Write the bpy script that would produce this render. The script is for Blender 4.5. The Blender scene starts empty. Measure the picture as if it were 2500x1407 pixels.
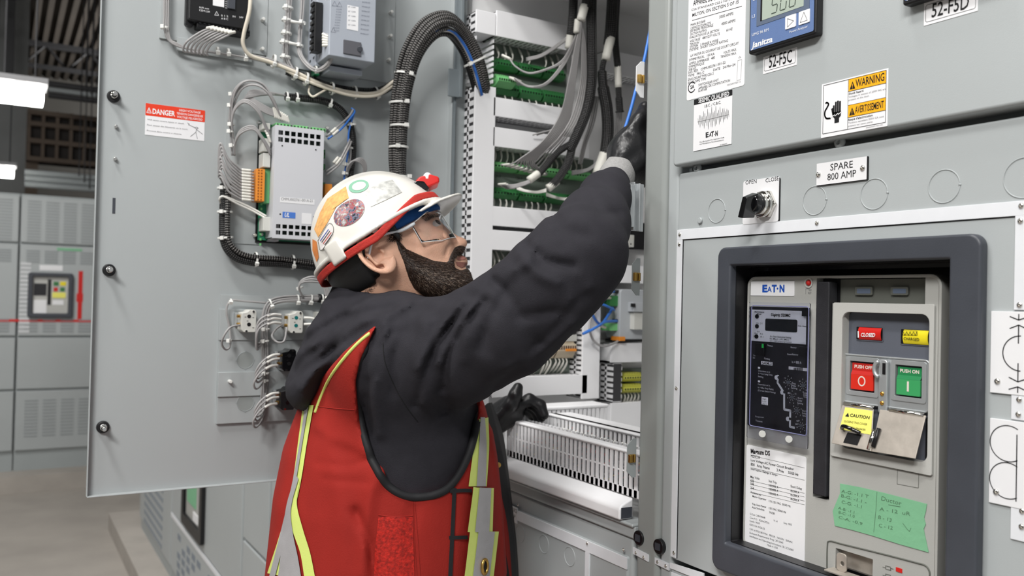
import bpy, math, random
import numpy as np
from mathutils import Vector
from mathutils.bvhtree import BVHTree
random.seed(7)
SC = bpy.context.scene
COL = SC.collection
# ---------------------------------------------------------------- camera (z = 0 is the lens height; the floor lies at ZF)
ZF = -1.60
FPX, YAW, PIT, ROL = 2092.4, math.radians(30.82), math.radians(0.767), math.radians(1.32)
W_, H_ = 2500, 1407
_F0 = np.array([math.sin(YAW), math.cos(YAW), 0]); _R0 = np.array([math.cos(YAW), -math.sin(YAW), 0]); _U0 = np.array([0, 0, 1.0])
CF = math.cos(PIT)*_F0 + math.sin(PIT)*_U0
_Up = math.cos(PIT)*_U0 - math.sin(PIT)*_F0
CR = _R0*math.cos(ROL) + _Up*math.sin(ROL)
CU = _Up*math.cos(ROL) - _R0*math.sin(ROL)
cd = bpy.data.cameras.new('camera'); cam = bpy.data.objects.new('camera', cd); COL.objects.link(cam)
from mathutils import Matrix
cam.matrix_world = Matrix(((CR[0], CU[0], -CF[0], 0), (CR[1], CU[1], -CF[1], 0), (CR[2], CU[2], -CF[2], 0), (0, 0, 0, 1)))
cd.sensor_width = 36; cd.lens = FPX/W_*36; cd.clip_start = 0.02; cd.clip_end = 100
cd.dof.use_dof = True; cd.dof.focus_distance = 1.06; cd.dof.aperture_fstop = 7
SC.camera = cam
# ---------------------------------------------------------------- exposure and world
SC.view_settings.view_transform = 'Standard'; SC.view_settings.look = 'None'
SC.view_settings.gamma = 1; SC.view_settings.use_curve_mapping = False
SC.view_settings.exposure = 0.5
wd = bpy.data.worlds.new('hall_air'); SC.world = wd; wd.use_nodes = True
wd.node_tree.nodes['Background'].inputs[0].default_value = (0.93, 0.96, 1, 1)
wd.node_tree.nodes['Background'].inputs[1].default_value = 0.32
# ---------------------------------------------------------------- ceiling lights of the hall (the fittings themselves come with the background) and one added uplight
def area(name, loc, tgt, sx, sy, power, col=(1, .985, .96)):
    l = bpy.data.lights.new(name, 'AREA'); l.shape = 'RECTANGLE'; l.size = sx; l.size_y = sy; l.energy = power; l.color = col
    o = bpy.data.objects.new(name, l); COL.objects.link(o); o.location = loc
    o.rotation_euler = (Vector(tgt)-Vector(loc)).to_track_quat('-Z', 'Y').to_euler(); return o
area('bay_or_fill_light', (-0.75, 0.55, 2.7), (0.35, 1.1, -0.2), .9, .35, 46)
area('bay_or_fill_light', (-1.5, -1.1, 2.1), (0.6, 1.0, -0.1), 1.2, .5, 88)
area('bay_or_fill_light', (0.15, 1.0, 2.9), (0.35, 1.15, 0), .5, .35, 16)
area('bay_or_fill_light', (-1.3, 5.0, 3.2), (-1.3, 5.5, -1), 1.4, .5, 85)
area('bay_or_fill_light', (-3.5, 2.0, 3.2), (-2.5, 3, -1), 1.4, .5, 75)
area('bay_or_fill_light', (3.2, 12.0, 1.6), (1.4, 13.0, 6), 1.2, .6, 150)  # uplight added only to brighten the roof deck; it has no fitting
# ================================================================ helpers
def V(*a): return np.array(a, float)
def ray(px, py): return CF + (px-1250)/FPX*CR - (py-703.5)/FPX*CU
def at(px, py, d): return ray(px, py)*d                      # a point at distance d along the view axis
def proj(p):
    p = np.asarray(p, float); w = p@CF
    return 1250+FPX*(p@CR)/w, 703.5-FPX*(p@CU)/w
class Fr:                                                    # a flat face in the world: origin, right, up, outward normal
    def __init__(s, o, u, v, n): s.o, s.u, s.v, s.n = [np.array(a, float) for a in (o, u, v, n)]
    def P(s, u, v, h=0): return s.o+s.u*u+s.v*v+s.n*h
    def uv(s, px, py, h=0):
        d = ray(px, py); o = s.o+s.n*h; t = (o@s.n)/(d@s.n); q = d*t-o
        return float(q@s.u), float(q@s.v)
    def pt(s, px, py, h=0): return s.P(*s.uv(px, py, h), h)
    def off(s, h): return Fr(s.o+s.n*h, s.u, s.v, s.n)
    def rect(s, x0, y0, x1, y1, h=0):
        a = s.uv(x0, y0, h); b = s.uv(x1, y1, h)
        return a[0], b[1], b[0], a[1]                        # u0 v0 u1 v1
    def quad(s, tl, tr, bl, br, h=0):
        q = [s.uv(*p, h) for p in (tl, tr, bl, br)]
        return (q[0][0]+q[2][0])/2, (q[2][1]+q[3][1])/2, (q[1][0]+q[3][0])/2, (q[0][1]+q[1][1])/2
class MB:
    def __init__(s): s.v = []; s.f = []; s.uvs = {}
    def add(s, vs, fs):
        k = len(s.v); s.v.extend([tuple(map(float, p)) for p in vs]); s.f.extend([tuple(i+k for i in f) for f in fs]); return s
    def hexa(s, p): return s.add(p, [(0, 3, 2, 1), (4, 5, 6, 7), (0, 1, 5, 4), (1, 2, 6, 5), (2, 3, 7, 6), (3, 0, 4, 7)])
    def box(s, a, b):
        (x0, y0, z0), (x1, y1, z1) = np.minimum(a, b), np.maximum(a, b)
        return s.hexa([(x0, y0, z0), (x1, y0, z0), (x1, y1, z0), (x0, y1, z0), (x0, y0, z1), (x1, y0, z1), (x1, y1, z1), (x0, y1, z1)])
    def fb(s, fr, u0, v0, u1, v1, h0, h1):                   # box on a face
        if u0 > u1: u0, u1 = u1, u0
        if v0 > v1: v0, v1 = v1, v0
        if h0 > h1: h0, h1 = h1, h0
        P = fr.P
        return s.hexa([P(u0, v0, h0), P(u1, v0, h0), P(u1, v1, h0), P(u0, v1, h0), P(u0, v0, h1), P(u1, v0, h1), P(u1, v1, h1), P(u0, v1, h1)])
    def prism(s, fr, pts, h0, h1):
        n = len(pts); a = sum(pts[i][0]*pts[(i+1) % n][1]-pts[(i+1) % n][0]*pts[i][1] for i in range(n))
        if a < 0: pts = pts[::-1]
        vs = [fr.P(u, v, h0) for u, v in pts]+[fr.P(u, v, h1) for u, v in pts]
        return s.add(vs, [tuple(range(n))[::-1], tuple(range(n, 2*n))]+[(i, (i+1) % n, n+(i+1) % n, n+i) for i in range(n)])
    def rbox(s, fr, u0, v0, u1, v1, h0, h1, r, n=5): return s.prism(fr, rr(u0, v0, u1, v1, r, n), h0, h1)
    def frame(s, fr, out, inn, h0, h1):                      # ring between two outlines of equal count
        n = len(out); vs = [fr.P(u, v, h) for h in (h0, h1) for L in (out, inn) for u, v in L]; fs = []
        for i in range(n):
            j = (i+1) % n
            fs += [(2*n+i, 2*n+j, 3*n+j, 3*n+i), (i, n+i, n+j, j), (i, j, 2*n+j, 2*n+i), (n+i, 3*n+i, 3*n+j, n+j)]
        return s.add(vs, fs)
    def cyl(s, a, b, r, n=16, r2=None, cap=True):
        a = V(*a); b = V(*b); r2 = r if r2 is None else r2; d = b-a; d = d/(np.linalg.norm(d)+1e-12)
        t = V(0, 0, 1) if abs(d[2]) < .9 else V(1, 0, 0); e = np.cross(d, t); e /= np.linalg.norm(e); g = np.cross(d, e)
        c = [(math.cos(2*math.pi*i/n), math.sin(2*math.pi*i/n)) for i in range(n)]
        vs = [a+r*(x*e+y*g) for x, y in c]+[b+r2*(x*e+y*g) for x, y in c]
        fs = [(i, (i+1) % n, n+(i+1) % n, n+i) for i in range(n)]
        if cap: fs += [tuple(range(n))[::-1], tuple(range(n, 2*n))]
        return s.add(vs, fs)
    def ball(s, c, r, n=12, m=8, ax=None):
        rx, ry, rz = (r, r, r) if np.isscalar(r) else r
        E = np.eye(3) if ax is None else np.array(ax); c = V(*c); vs = [c+E[2]*rz]
        for i in range(1, m):
            a = math.pi*i/m
            vs += [c+E[0]*rx*math.sin(a)*math.cos(2*math.pi*j/n)+E[1]*ry*math.sin(a)*math.sin(2*math.pi*j/n)+E[2]*rz*math.cos(a) for j in range(n)]
        vs.append(c-E[2]*rz); fs = []
        for j in range(n): fs.append((0, 1+j, 1+(j+1) % n)); fs.append((len(vs)-1, 1+(m-2)*n+(j+1) % n, 1+(m-2)*n+j))
        for i in range(m-2):
            for j in range(n): fs.append((1+i*n+j, 1+(i+1)*n+j, 1+(i+1)*n+(j+1) % n, 1+i*n+(j+1) % n))
        return s.add(vs, fs)
    def tube(s, pts, r, n=8, closed=False, flat=None):
        P = np.array(pts, float); m = len(P); rs = np.full(m, r) if np.isscalar(r) else np.array(r)
        T = np.gradient(P, axis=0)
        if closed: T = np.roll(P, -1, 0)-np.roll(P, 1, 0)
        T /= np.linalg.norm(T, axis=1)[:, None]+1e-12
        t0 = T[0]; a = V(0, 0, 1) if abs(t0[2]) < .9 else V(1, 0, 0)
        e = np.cross(t0, a); e /= np.linalg.norm(e); vs = []; k0 = len(s.v)
        L = np.concatenate([[0], np.cumsum(np.linalg.norm(np.diff(P, axis=0), axis=1))])
        for i in range(m):
            e = e-T[i]*(e@T[i]); e /= np.linalg.norm(e)+1e-12; g = np.cross(T[i], e)
            for j in range(n):
                a = 2*math.pi*j/n; ee = e*math.cos(a); gg = g*math.sin(a)
                vs.append(P[i]+rs[i]*(ee+gg))
                s.uvs[k0+len(vs)-1] = (j/n, L[i])
        fs = []
        for i in range(m if closed else m-1):
            for j in range(n):
                q = (i+1) % m; fs.append((i*n+j, i*n+(j+1) % n, q*n+(j+1) % n, q*n+j))
        if not closed: fs += [tuple(range(n))[::-1], tuple(range((m-1)*n, m*n))]
        return s.add(vs, fs)
    def grid(s, G):                                          # G[i][j] points -> surface
        m, n = len(G), len(G[0])
        return s.add([p for r in G for p in r], [(i*n+j, i*n+j+1, (i+1)*n+j+1, (i+1)*n+j) for i in range(m-1) for j in range(n-1)])
    def build(s, name, mat, parent=None, bevel=0, smooth=False, seg=2, ang=.6):
        me = bpy.data.meshes.new(name); me.from_pydata(s.v, [], s.f); me.validate()
        if s.uvs and len(me.vertices) == len(s.v):
            ul = me.uv_layers.new(name='UVMap'); n = len(me.loops); vi = np.zeros(n, int); me.loops.foreach_get('vertex_index', vi)
            A = np.zeros((len(s.v), 2))
            for k, c in s.uvs.items(): A[k] = c
            ul.data.foreach_set('uv', A[vi].ravel())
        if smooth: me.polygons.foreach_set('use_smooth', [True]*len(me.polygons))
        me.materials.append(mat)
        o = bpy.data.objects.new(name, me); COL.objects.link(o); o.parent = parent
        if bevel:
            m = o.modifiers.new('edge', 'BEVEL'); m.width = bevel; m.segments = seg; m.limit_method = 'ANGLE'; m.angle_limit = ang
            me.polygons.foreach_set('use_smooth', [True]*len(me.polygons))
            m2 = o.modifiers.new('wn', 'WEIGHTED_NORMAL'); m2.keep_sharp = True
        return o
def rr(u0, v0, u1, v1, r, n=5):
    if u0 > u1: u0, u1 = u1, u0
    if v0 > v1: v0, v1 = v1, v0
    L = []
    for cx, cy, a0 in ((u1-r, v1-r, 0), (u0+r, v1-r, 90), (u0+r, v0+r, 180), (u1-r, v0+r, 270)):
        for k in range(n+1):
            a = math.radians(a0+90*k/n); L.append((cx+r*math.cos(a), cy+r*math.sin(a)))
    return L
def circ(u, v, r, n=32, r2=None): return [(u+r*math.cos(2*math.pi*i/n), v+(r2 or r)*math.sin(2*math.pi*i/n)) for i in range(n)]
def cr(P, k=8):                                              # smooth curve through points
    P = np.array(P, float); Q = np.vstack([2*P[0]-P[1], P, 2*P[-1]-P[-2]]); out = []
    for i in range(1, len(Q)-2):
        a, b, c, d = Q[i-1], Q[i], Q[i+1], Q[i+2]
        for t in np.arange(k)/k:
            out.append(.5*((2*b)+(-a+c)*t+(2*a-5*b+4*c-d)*t*t+(-a+3*b-3*c+d)*t**3))
    out.append(Q[-2]); return np.array(out)
def tag(o, label, cat, group=None, kind=None):
    if label: o['label'] = label
    if cat: o['category'] = cat
    if group: o['group'] = group
    if kind: o['kind'] = kind
    return o
def thing(name, label, cat, loc, group=None):
    o = bpy.data.objects.new(name, None); COL.objects.link(o); o.empty_display_size = .02
    o['_loc'] = list(map(float, loc)); return tag(o, label, cat, group)
def finish_things():                                         # move each Empty to its thing's base, keeping the parts where they stand
    for o in list(COL.objects):
        if o.type == 'EMPTY' and '_loc' in o.keys():
            L = Vector(o['_loc']); del o['_loc']; o.location = L
            for c in o.children: c.matrix_parent_inverse = Matrix.Translation(-L)
def struct(o): o['kind'] = 'structure'; return o
# ---- materials
MATS = {}
def mat(name, rgb, rough=.5, metal=0., bump=0., bs=400, var=0., vs=6, spec=.5, coat=0, trans=0, ior=1.45, alpha=1, emis=None, sub=0):
    if name in MATS: return MATS[name]
    m = bpy.data.materials.new(name); m.use_nodes = True; nt = m.node_tree; b = nt.nodes['Principled BSDF']; MATS[name] = m
    lin = tuple(((c/255)/12.92 if c/255 <= .04045 else ((c/255+.055)/1.055)**2.4) for c in rgb)
    b.inputs['Base Color'].default_value = (*lin, 1); b.inputs['Roughness'].default_value = rough; b.inputs['Metallic'].default_value = metal
    b.inputs['Specular IOR Level'].default_value = spec; b.inputs['IOR'].default_value = ior
    if coat: b.inputs['Coat Weight'].default_value = coat; b.inputs['Coat Roughness'].default_value = .1
    if trans: b.inputs['Transmission Weight'].default_value = trans
    if alpha < 1: b.inputs['Alpha'].default_value = alpha
    if sub: b.inputs['Subsurface Weight'].default_value = sub; b.inputs['Subsurface Radius'].default_value = (.012, .005, .003); b.inputs['Subsurface Scale'].default_value = 1
    if emis: b.inputs['Emission Color'].default_value = (*lin, 1); b.inputs['Emission Strength'].default_value = emis
    tc = nt.nodes.new('ShaderNodeTexCoord')
    if var:
        n = nt.nodes.new('ShaderNodeTexNoise'); n.inputs['Scale'].default_value = vs; n.inputs['Detail'].default_value = 5
        nt.links.new(tc.outputs['Object'], n.inputs['Vector'])
        r = nt.nodes.new('ShaderNodeValToRGB'); e = r.color_ramp.elements; e[0].position = .3; e[1].position = .7
        e[0].color = (*[c*(1-var) for c in lin], 1); e[1].color = (*[min(1, c*(1+var)) for c in lin], 1)
        nt.links.new(n.outputs['Fac'], r.inputs['Fac']); nt.links.new(r.outputs['Color'], b.inputs['Base Color'])
    if bump:
        n = nt.nodes.new('ShaderNodeTexNoise'); n.inputs['Scale'].default_value = bs; n.inputs['Detail'].default_value = 3
        nt.links.new(tc.outputs['Object'], n.inputs['Vector'])
        bp = nt.nodes.new('ShaderNodeBump'); bp.inputs['Strength'].default_value = bump; bp.inputs['Distance'].default_value = .001
        nt.links.new(n.outputs['Fac'], bp.inputs['Height']); nt.links.new(bp.outputs['Normal'], b.inputs['Normal'])
    return m
def braid_mat(name, dark, light, su=14, sv=260):
    m = mat(name, dark, .45); nt = m.node_tree; b = nt.nodes['Principled BSDF']
    uv = nt.nodes.new('ShaderNodeUVMap'); sep = nt.nodes.new('ShaderNodeSeparateXYZ'); nt.links.new(uv.outputs[0], sep.inputs[0])
    def mth(op, a, c):
        n = nt.nodes.new('ShaderNodeMath'); n.operation = op
        for k, x in enumerate((a, c)):
            if x is None: continue
            if isinstance(x, (int, float)): n.inputs[k].default_value = x
            else: nt.links.new(x, n.inputs[k])
        return n.outputs[0]
    U = mth('MULTIPLY', sep.outputs[0], su*6.2832); Vv = mth('MULTIPLY', sep.outputs[1], sv*6.2832)
    a = mth('SINE', mth('ADD', U, Vv), None); c = mth('SINE', mth('SUBTRACT', U, Vv), None)
    h = mth('MULTIPLY', a, c)
    r = nt.nodes.new('ShaderNodeValToRGB'); e = r.color_ramp.elements; e[0].position = .3; e[1].position = .85
    l = lambda q: tuple((x/255)**2.2 for x in q)
    e[0].color = (*l(dark), 1); e[1].color = (*l(light), 1); nt.links.new(h, r.inputs['Fac']); nt.links.new(r.outputs[0], b.inputs['Base Color'])
    bp = nt.nodes.new('ShaderNodeBump'); bp.inputs['Strength'].default_value = .7; bp.inputs['Distance'].default_value = .0008
    nt.links.new(h, bp.inputs['Height']); nt.links.new(bp.outputs[0], b.inputs['Normal']); return m
GREY = mat('grey_paint', (172, 177, 178), .42, bump=.08, bs=900, var=.025, vs=3)
GREY2 = mat('grey_paint_shade_free', (160, 166, 167), .45, bump=.08, bs=900, var=.03, vs=3)
DUCT = mat('white_duct_plastic', (240, 240, 242), .4, bump=.03, bs=500)
WHITE = mat('white_plate', (232, 232, 234), .45)
PAPER = mat('white_label', (236, 236, 238), .4)
INK = mat('black_print', (22, 22, 24), .5)
INKG = mat('grey_print', (120, 120, 122), .5)
BLK = mat('black_plastic', (22, 22, 24), .4, bump=.1, bs=700)
DKG = mat('dark_grey_plastic', (66, 69, 76), .42, bump=.1, bs=600, var=.08, vs=20)
CHROME = mat('chrome', (215, 213, 208), .12, 1)
ZINC = mat('zinc_plated', (186, 190, 192), .42, .6, bump=.1, bs=200, var=.08, vs=30)
STEEL = mat('brushed_steel', (192, 184, 174), .45, .55, bump=.15, bs=150, var=.12, vs=60)
BRASS = mat('brass', (205, 165, 90), .28, 1)
GRN = mat('green_terminal', (52, 120, 66), .45)
LGRN = mat('light_green_terminal', (120, 195, 125), .45)
ORG = mat('orange_terminal', (226, 140, 48), .45)
TIE = mat('cable_tie_nylon', (228, 228, 224), .35, trans=0, sub=0)
WIRE = mat('grey_wire', (158, 156, 156), .4)
WIREW = mat('white_wire_sleeve', (228, 226, 220), .45)
CREAM = mat('cream_cable', (222, 214, 198), .4)
BLUEW = mat('blue_wire', (58, 118, 205), .35)
BRAID = braid_mat('black_braid', (14, 14, 16), (190, 186, 182), 5, 115)
BRAID2 = braid_mat('fine_black_braid', (12, 12, 14), (96, 95, 95), 9, 150)
RED = mat('red_plastic', (205, 35, 30), .35)
# ---- lettering: every line becomes flat glyph faces on a face
_tc = bpy.data.curves.new('glyphs', 'FONT'); _to = bpy.data.objects.new('glyphs', _tc)
_cache = {}
def glyphs(t, bold):
    k = (t, bold)
    if k not in _cache:
        COL.objects.link(_to); _tc.body = t; _tc.size = 1; _tc.offset = bold; _tc.resolution_u = 2
        dg = bpy.context.evaluated_depsgraph_get(); dg.update()
        me = bpy.data.meshes.new_from_object(_to.evaluated_get(dg)); COL.objects.unlink(_to)
        _cache[k] = (np.array([v.co[:2] for v in me.vertices]), [tuple(p.vertices) for p in me.polygons]); bpy.data.meshes.remove(me)
    return _cache[k]
def text(mb, fr, t, u, v, h, cap, w=None, align='l', bold=0., rot=0, shear=0):
    vs, fs = glyphs(t, bold)
    if not len(vs): return mb
    x0, x1 = vs[:, 0].min(), vs[:, 0].max(); s = cap/.71; sx = s if w is None else w/(x1-x0)
    X = (vs[:, 0]-x0)*sx; Y = vs[:, 1]*s; X = X+Y*shear
    if align == 'c': X -= (x1-x0)*sx/2
    if align == 'r': X -= (x1-x0)*sx
    c, sn = math.cos(rot), math.sin(rot)
    return mb.add([fr.P(u+a*c-b*sn, v+a*sn+b*c, h) for a, b in zip(X, Y)], fs)
def ptext(mb, fr, t, x0, y0, x1, y1, cap, h, bold=0., shear=0):   # baseline from (x0,y0) to (x1,y1) as seen, cap height in photo pixels
    a = fr.uv(x0, y0, h); b = fr.uv(x1, y1, h); c = fr.uv(x0, y0-cap, h)
    return text(mb, fr, t, a[0], a[1], h, abs(c[1]-a[1]), math.hypot(b[0]-a[0], b[1]-a[1]), bold=bold, rot=math.atan2(b[1]-a[1], b[0]-a[0]), shear=shear)
def stroke(mb, fr, pts, w, h, closed=False):                 # thin drawn line on a face (pts in u,v)
    n = len(pts)
    for i in range(n if closed else n-1):
        a = V(*pts[i]); b = V(*pts[(i+1) % n]); d = b-a; L = np.linalg.norm(d)
        if L < 1e-9: continue
        d /= L; q = V(-d[1], d[0])*w/2; a = a-d*w*.2; b = b+d*w*.2
        mb.add([fr.P(*(a-q), h), fr.P(*(b-q), h), fr.P(*(b+q), h), fr.P(*(a+q), h)], [(0, 1, 2, 3)])
    return mb
def pstroke(mb, fr, pts, w, h, closed=False): return stroke(mb, fr, [fr.uv(*p, h) for p in pts], w, h, closed)
def screw(fr, u, v, h, r, m, parent, name='screw'):
    b = MB(); n = 20
    L = [(r, 0), (r, r*.25), (r*.8, r*.5), (r*.45, r*.62)]
    vs = [fr.P(u+a*math.cos(2*math.pi*i/n), v+a*math.sin(2*math.pi*i/n), h+z) for a, z in L for i in range(n)]
    b.add(vs, [(k*n+i, k*n+(i+1) % n, (k+1)*n+(i+1) % n, (k+1)*n+i) for k in range(3) for i in range(n)])
    b.prism(fr, circ(u, v, r*.3, 12), h+r*.2, h+r*.3)
    s = [fr.P(u+r*.45*math.cos(2*math.pi*i/n), v+r*.45*math.sin(2*math.pi*i/n), h+r*.62) for i in range(n)]
    t = [fr.P(u+r*.3*math.cos(2*math.pi*i/n), v+r*.3*math.sin(2*math.pi*i/n), h+r*.25) for i in range(n)]
    b.add(s+t, [(i, (i+1) % n, n+(i+1) % n, n+i) for i in range(n)])
    return b.build(name, m, parent, smooth=True)
XF = .80                                                     # cabinet fronts stand in the plane x = XF
YD = 1.55                                                    # inner face of the open door
F = Fr((XF, 0, 0), (0, -1, 0), (0, 0, 1), (-1, 0, 0))
D = Fr((0, YD, 0), (1, 0, 0), (0, 0, 1), (0, -1, 0))
# ================================================================ near switchgear section (right of the photo)
YR = -.30                                                    # how far the section runs towards the camera
sec = thing('switchgear_section', 'grey switchgear section with labelled instrument door above a breaker compartment door', 'switchgear cabinet', (XF, .66, ZF+.1))
vT = F.uv(1657, 405, .012)[1]; v2 = F.uv(1657, 424)[1]; vB = F.uv(1650, 1368)[1]
uL = F.uv(1660, 300)[0]; uR = -.385
b = MB(); b.fb(F, -.985+.06, ZF+.1, uR+.05, .95, -.6, -.075); b.fb(F, -.985+.06, vT-.03, uR+.05, .95, -.075, -.022); b.build('enclosure', GREY2, sec)
b = MB(); b.rbox(F, uL, vT, uR, .9, -.02, .012, .006); b.build('instrument_door', GREY, sec, bevel=.004, seg=3, smooth=True)
b = MB(); b.frame(F, rr(uL, vB, uR, v2, .004, 6), rr(F.uv(1779, 900, .012)[0]-.004, F.uv(1783, 1330, .012)[1]-.004, F.uv(2313, 900, .012)[0]+.004, F.uv(1779, 649, .012)[1]+.004, .001, 6), -.02, 0); lower = b.build('breaker_door', GREY, sec, bevel=.003, seg=3, ang=.8)
b = MB(); b.rbox(F, uL, ZF+.12, uR, vB-.012, -.02, .0, .005); b.build('lower_door', GREY, sec, bevel=.003, smooth=True)
uq = F.uv(1614, 900)[0]
b = MB(); b.fb(F, uq, ZF+.1, uL-.003, .95, -.3, -.004); b.build('corner_post', GREY, sec, bevel=.006, seg=3, smooth=True)
b = MB(); b.fb(F, uR+.004, ZF+.1, uR+.04, .95, -.3, -.004); b.build('corner_post', GREY, sec, bevel=.006, seg=3, smooth=True)
b = MB(); b.fb(F, uq, ZF, uR+.05, ZF+.1, -.6, -.02); b.build('plinth', GREY2, sec)
for x, y in ((2046, 347), (1699, 411)):                      # rivets in the shadow gap
    u, v = F.uv(x, y); screw(F, u, v, -.004, .007, GREY2, sec, 'bolt')
def plug(fr, x, y, par):
    u, v = fr.uv(x, y, -.004); o = MB().prism(fr, circ(u, v, .0105, 28), -.01, .002).build('hole_plug', BLK, par, bevel=.001)
    for r in (.0048,): MB().prism(fr, [(u-r, v-r), (u+r, v-r), (u+r, v+r), (u-r, v+r)], .001, .0035).build('plug_slot', DKG, o)
plug(F, 1614, 1334, sec)
WSTRIP = mat('white_bus_strip', (226, 228, 232), .4, var=.015, vs=60)
def strip(u0, v0, u1, v1, par, name='mimic_bus_strip', h=.0016, base=.0):
    o = MB().fb(F, u0, v0, u1, v1, base, base+h).build(name, WSTRIP, par, bevel=.0003); return o
ua, ub = F.uv(1655, 562)[0], F.uv(1667, 620)[0]
h0 = F.uv(1655, 562)[1]; h1 = F.uv(1655, 586)[1]
strip(ua, h1, uR-.004, h0, sec)
strip(ua, F.uv(1648, 1362)[1], ub, h1, sec)
MB().fb(F, ub, F.uv(1648, 1362)[1], ub+.0016, h1, .0, .0004).build('panel_edge_seam', BLK, sec)
MB().fb(F, ub, h1-.0012, F.uv(2478, 530)[0], h1, .0, .0004).build('panel_edge_seam', BLK, sec)
uc = F.uv(2479, 640)[0]
strip(uc, F.uv(2482, 757)[1], uc+.016, h1, sec)
strip(uc-.001, F.uv(2474, 1024)[1], uc+.015, F.uv(2476, 958)[1], sec)
strip(uc, F.uv(2480, 1318)[1], uc+.014, F.uv(2478, 1228)[1], sec)
strip(ua+.002, vB-.032, ua+.06, vB-.018, sec)
for x, y in ((1662, 573), (1661, 597), (1997, 545), (1654, 948), (1648, 1350), (2496, 503), (2494, 540), (2492, 745), (2491, 976), (2489, 1012), (2498, 1248), (2497, 1286)):
    u, v = F.uv(x, y); screw(F, u, v, .0016, .0026, CHROME, sec)
MB().prism(F, [F.uv(1597, 1362), F.uv(1631, 1379), F.uv(1631, 1394), F.uv(1597, 1377)], -.004, -.001).build('cover_strip', WSTRIP, sec)
for x, y in ((1604, 1373), (1624, 1383)): screw(F, *F.uv(x, y), -.001, .0024, CHROME, sec)
MB().prism(F, [F.uv(1638, 1374), F.uv(1720, 1400), F.uv(1720, 1420), F.uv(1638, 1387)], 0, .002).build('cover_strip', WSTRIP, sec)
# knock-outs: pressed rings in the panel
for x, y, r in ((1750, 515, .0155), (1989, 490, .0165), (2134, 474, .0165), (2305, 455, .0165), (2500, 434, .0185)):
    u, v = F.uv(x, y); b = MB(); b.tube([F.P(a, c, .0002) for a, c in circ(u, v, r, 40)], .0006, 6, closed=True)
    b.fb(F, u+r-.001, v-.001, u+r+.0012, v+.001, 0, .0008); b.build('knockout', GREY, sec, smooth=True)
u, v = F.uv(1711, 539); b = MB(); b.prism(F, circ(u, v, .004, 20), 0, .003); b.build('panel_bolt', GREY, sec, bevel=.001)
# engraved nameplate
def plate(name, fr, q, h0, h1, m, par, r=.0004, back=None):
    u0, v0, u1, v1 = q; o = MB().rbox(fr, u0, v0, u1, v1, h0, h1, r, 4).build(name, m, par); return o
q = F.quad((1996, 400), (2120, 383), (1998, 454), (2118, 438))
o = plate('nameplate', F, q, 0, .0024, WHITE, sec); plate('nameplate_edge', F, (q[0]-.0002, q[1]-.0006, q[2]+.0012, q[3]), 0, .0018, BLK, sec)
b = MB(); ptext(b, F, 'SPARE', 2027, 417, 2082, 409, 17, .0026); ptext(b, F, '800 AMP', 2020, 441, 2090, 431, 17, .0026); b.build('engraved_letters', INK, o)
for x, y in ((2002, 427), (2110, 411)): screw(F, *F.uv(x, y), .0024, .0031, CHROME, o)
# key labels under the meters
q = F.quad((1866, 136), (1947, 118), (1862, 181), (1945, 160), .012); o = plate('feeder_label', F, q, .012, .0125, PAPER, sec)
b = MB(); ptext(b, F, '52-F5C', 1877, 166, 1933, 151, 30, .0127, bold=.01); stroke(b, F.off(.0127), rr(q[0]+.002, q[1]+.003, q[2]-.002, q[3]-.003, .002), .0004, 0, True); b.build('lettering', INK, o)
q = F.quad((2258, 4), (2390, -30), (2255, 62), (2386, 29), .012); o = plate('feeder_label', F, q, .012, .0125, PAPER, sec)
b = MB(); ptext(b, F, '52-F5D', 2274, 43, 2365, 20, 34, .0127, bold=.01); stroke(b, F.off(.0127), rr(q[0]+.002, q[1]+.003, q[2]-.002, q[3]-.003, .002), .0004, 0, True); b.build('lettering', INK, o)
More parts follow.
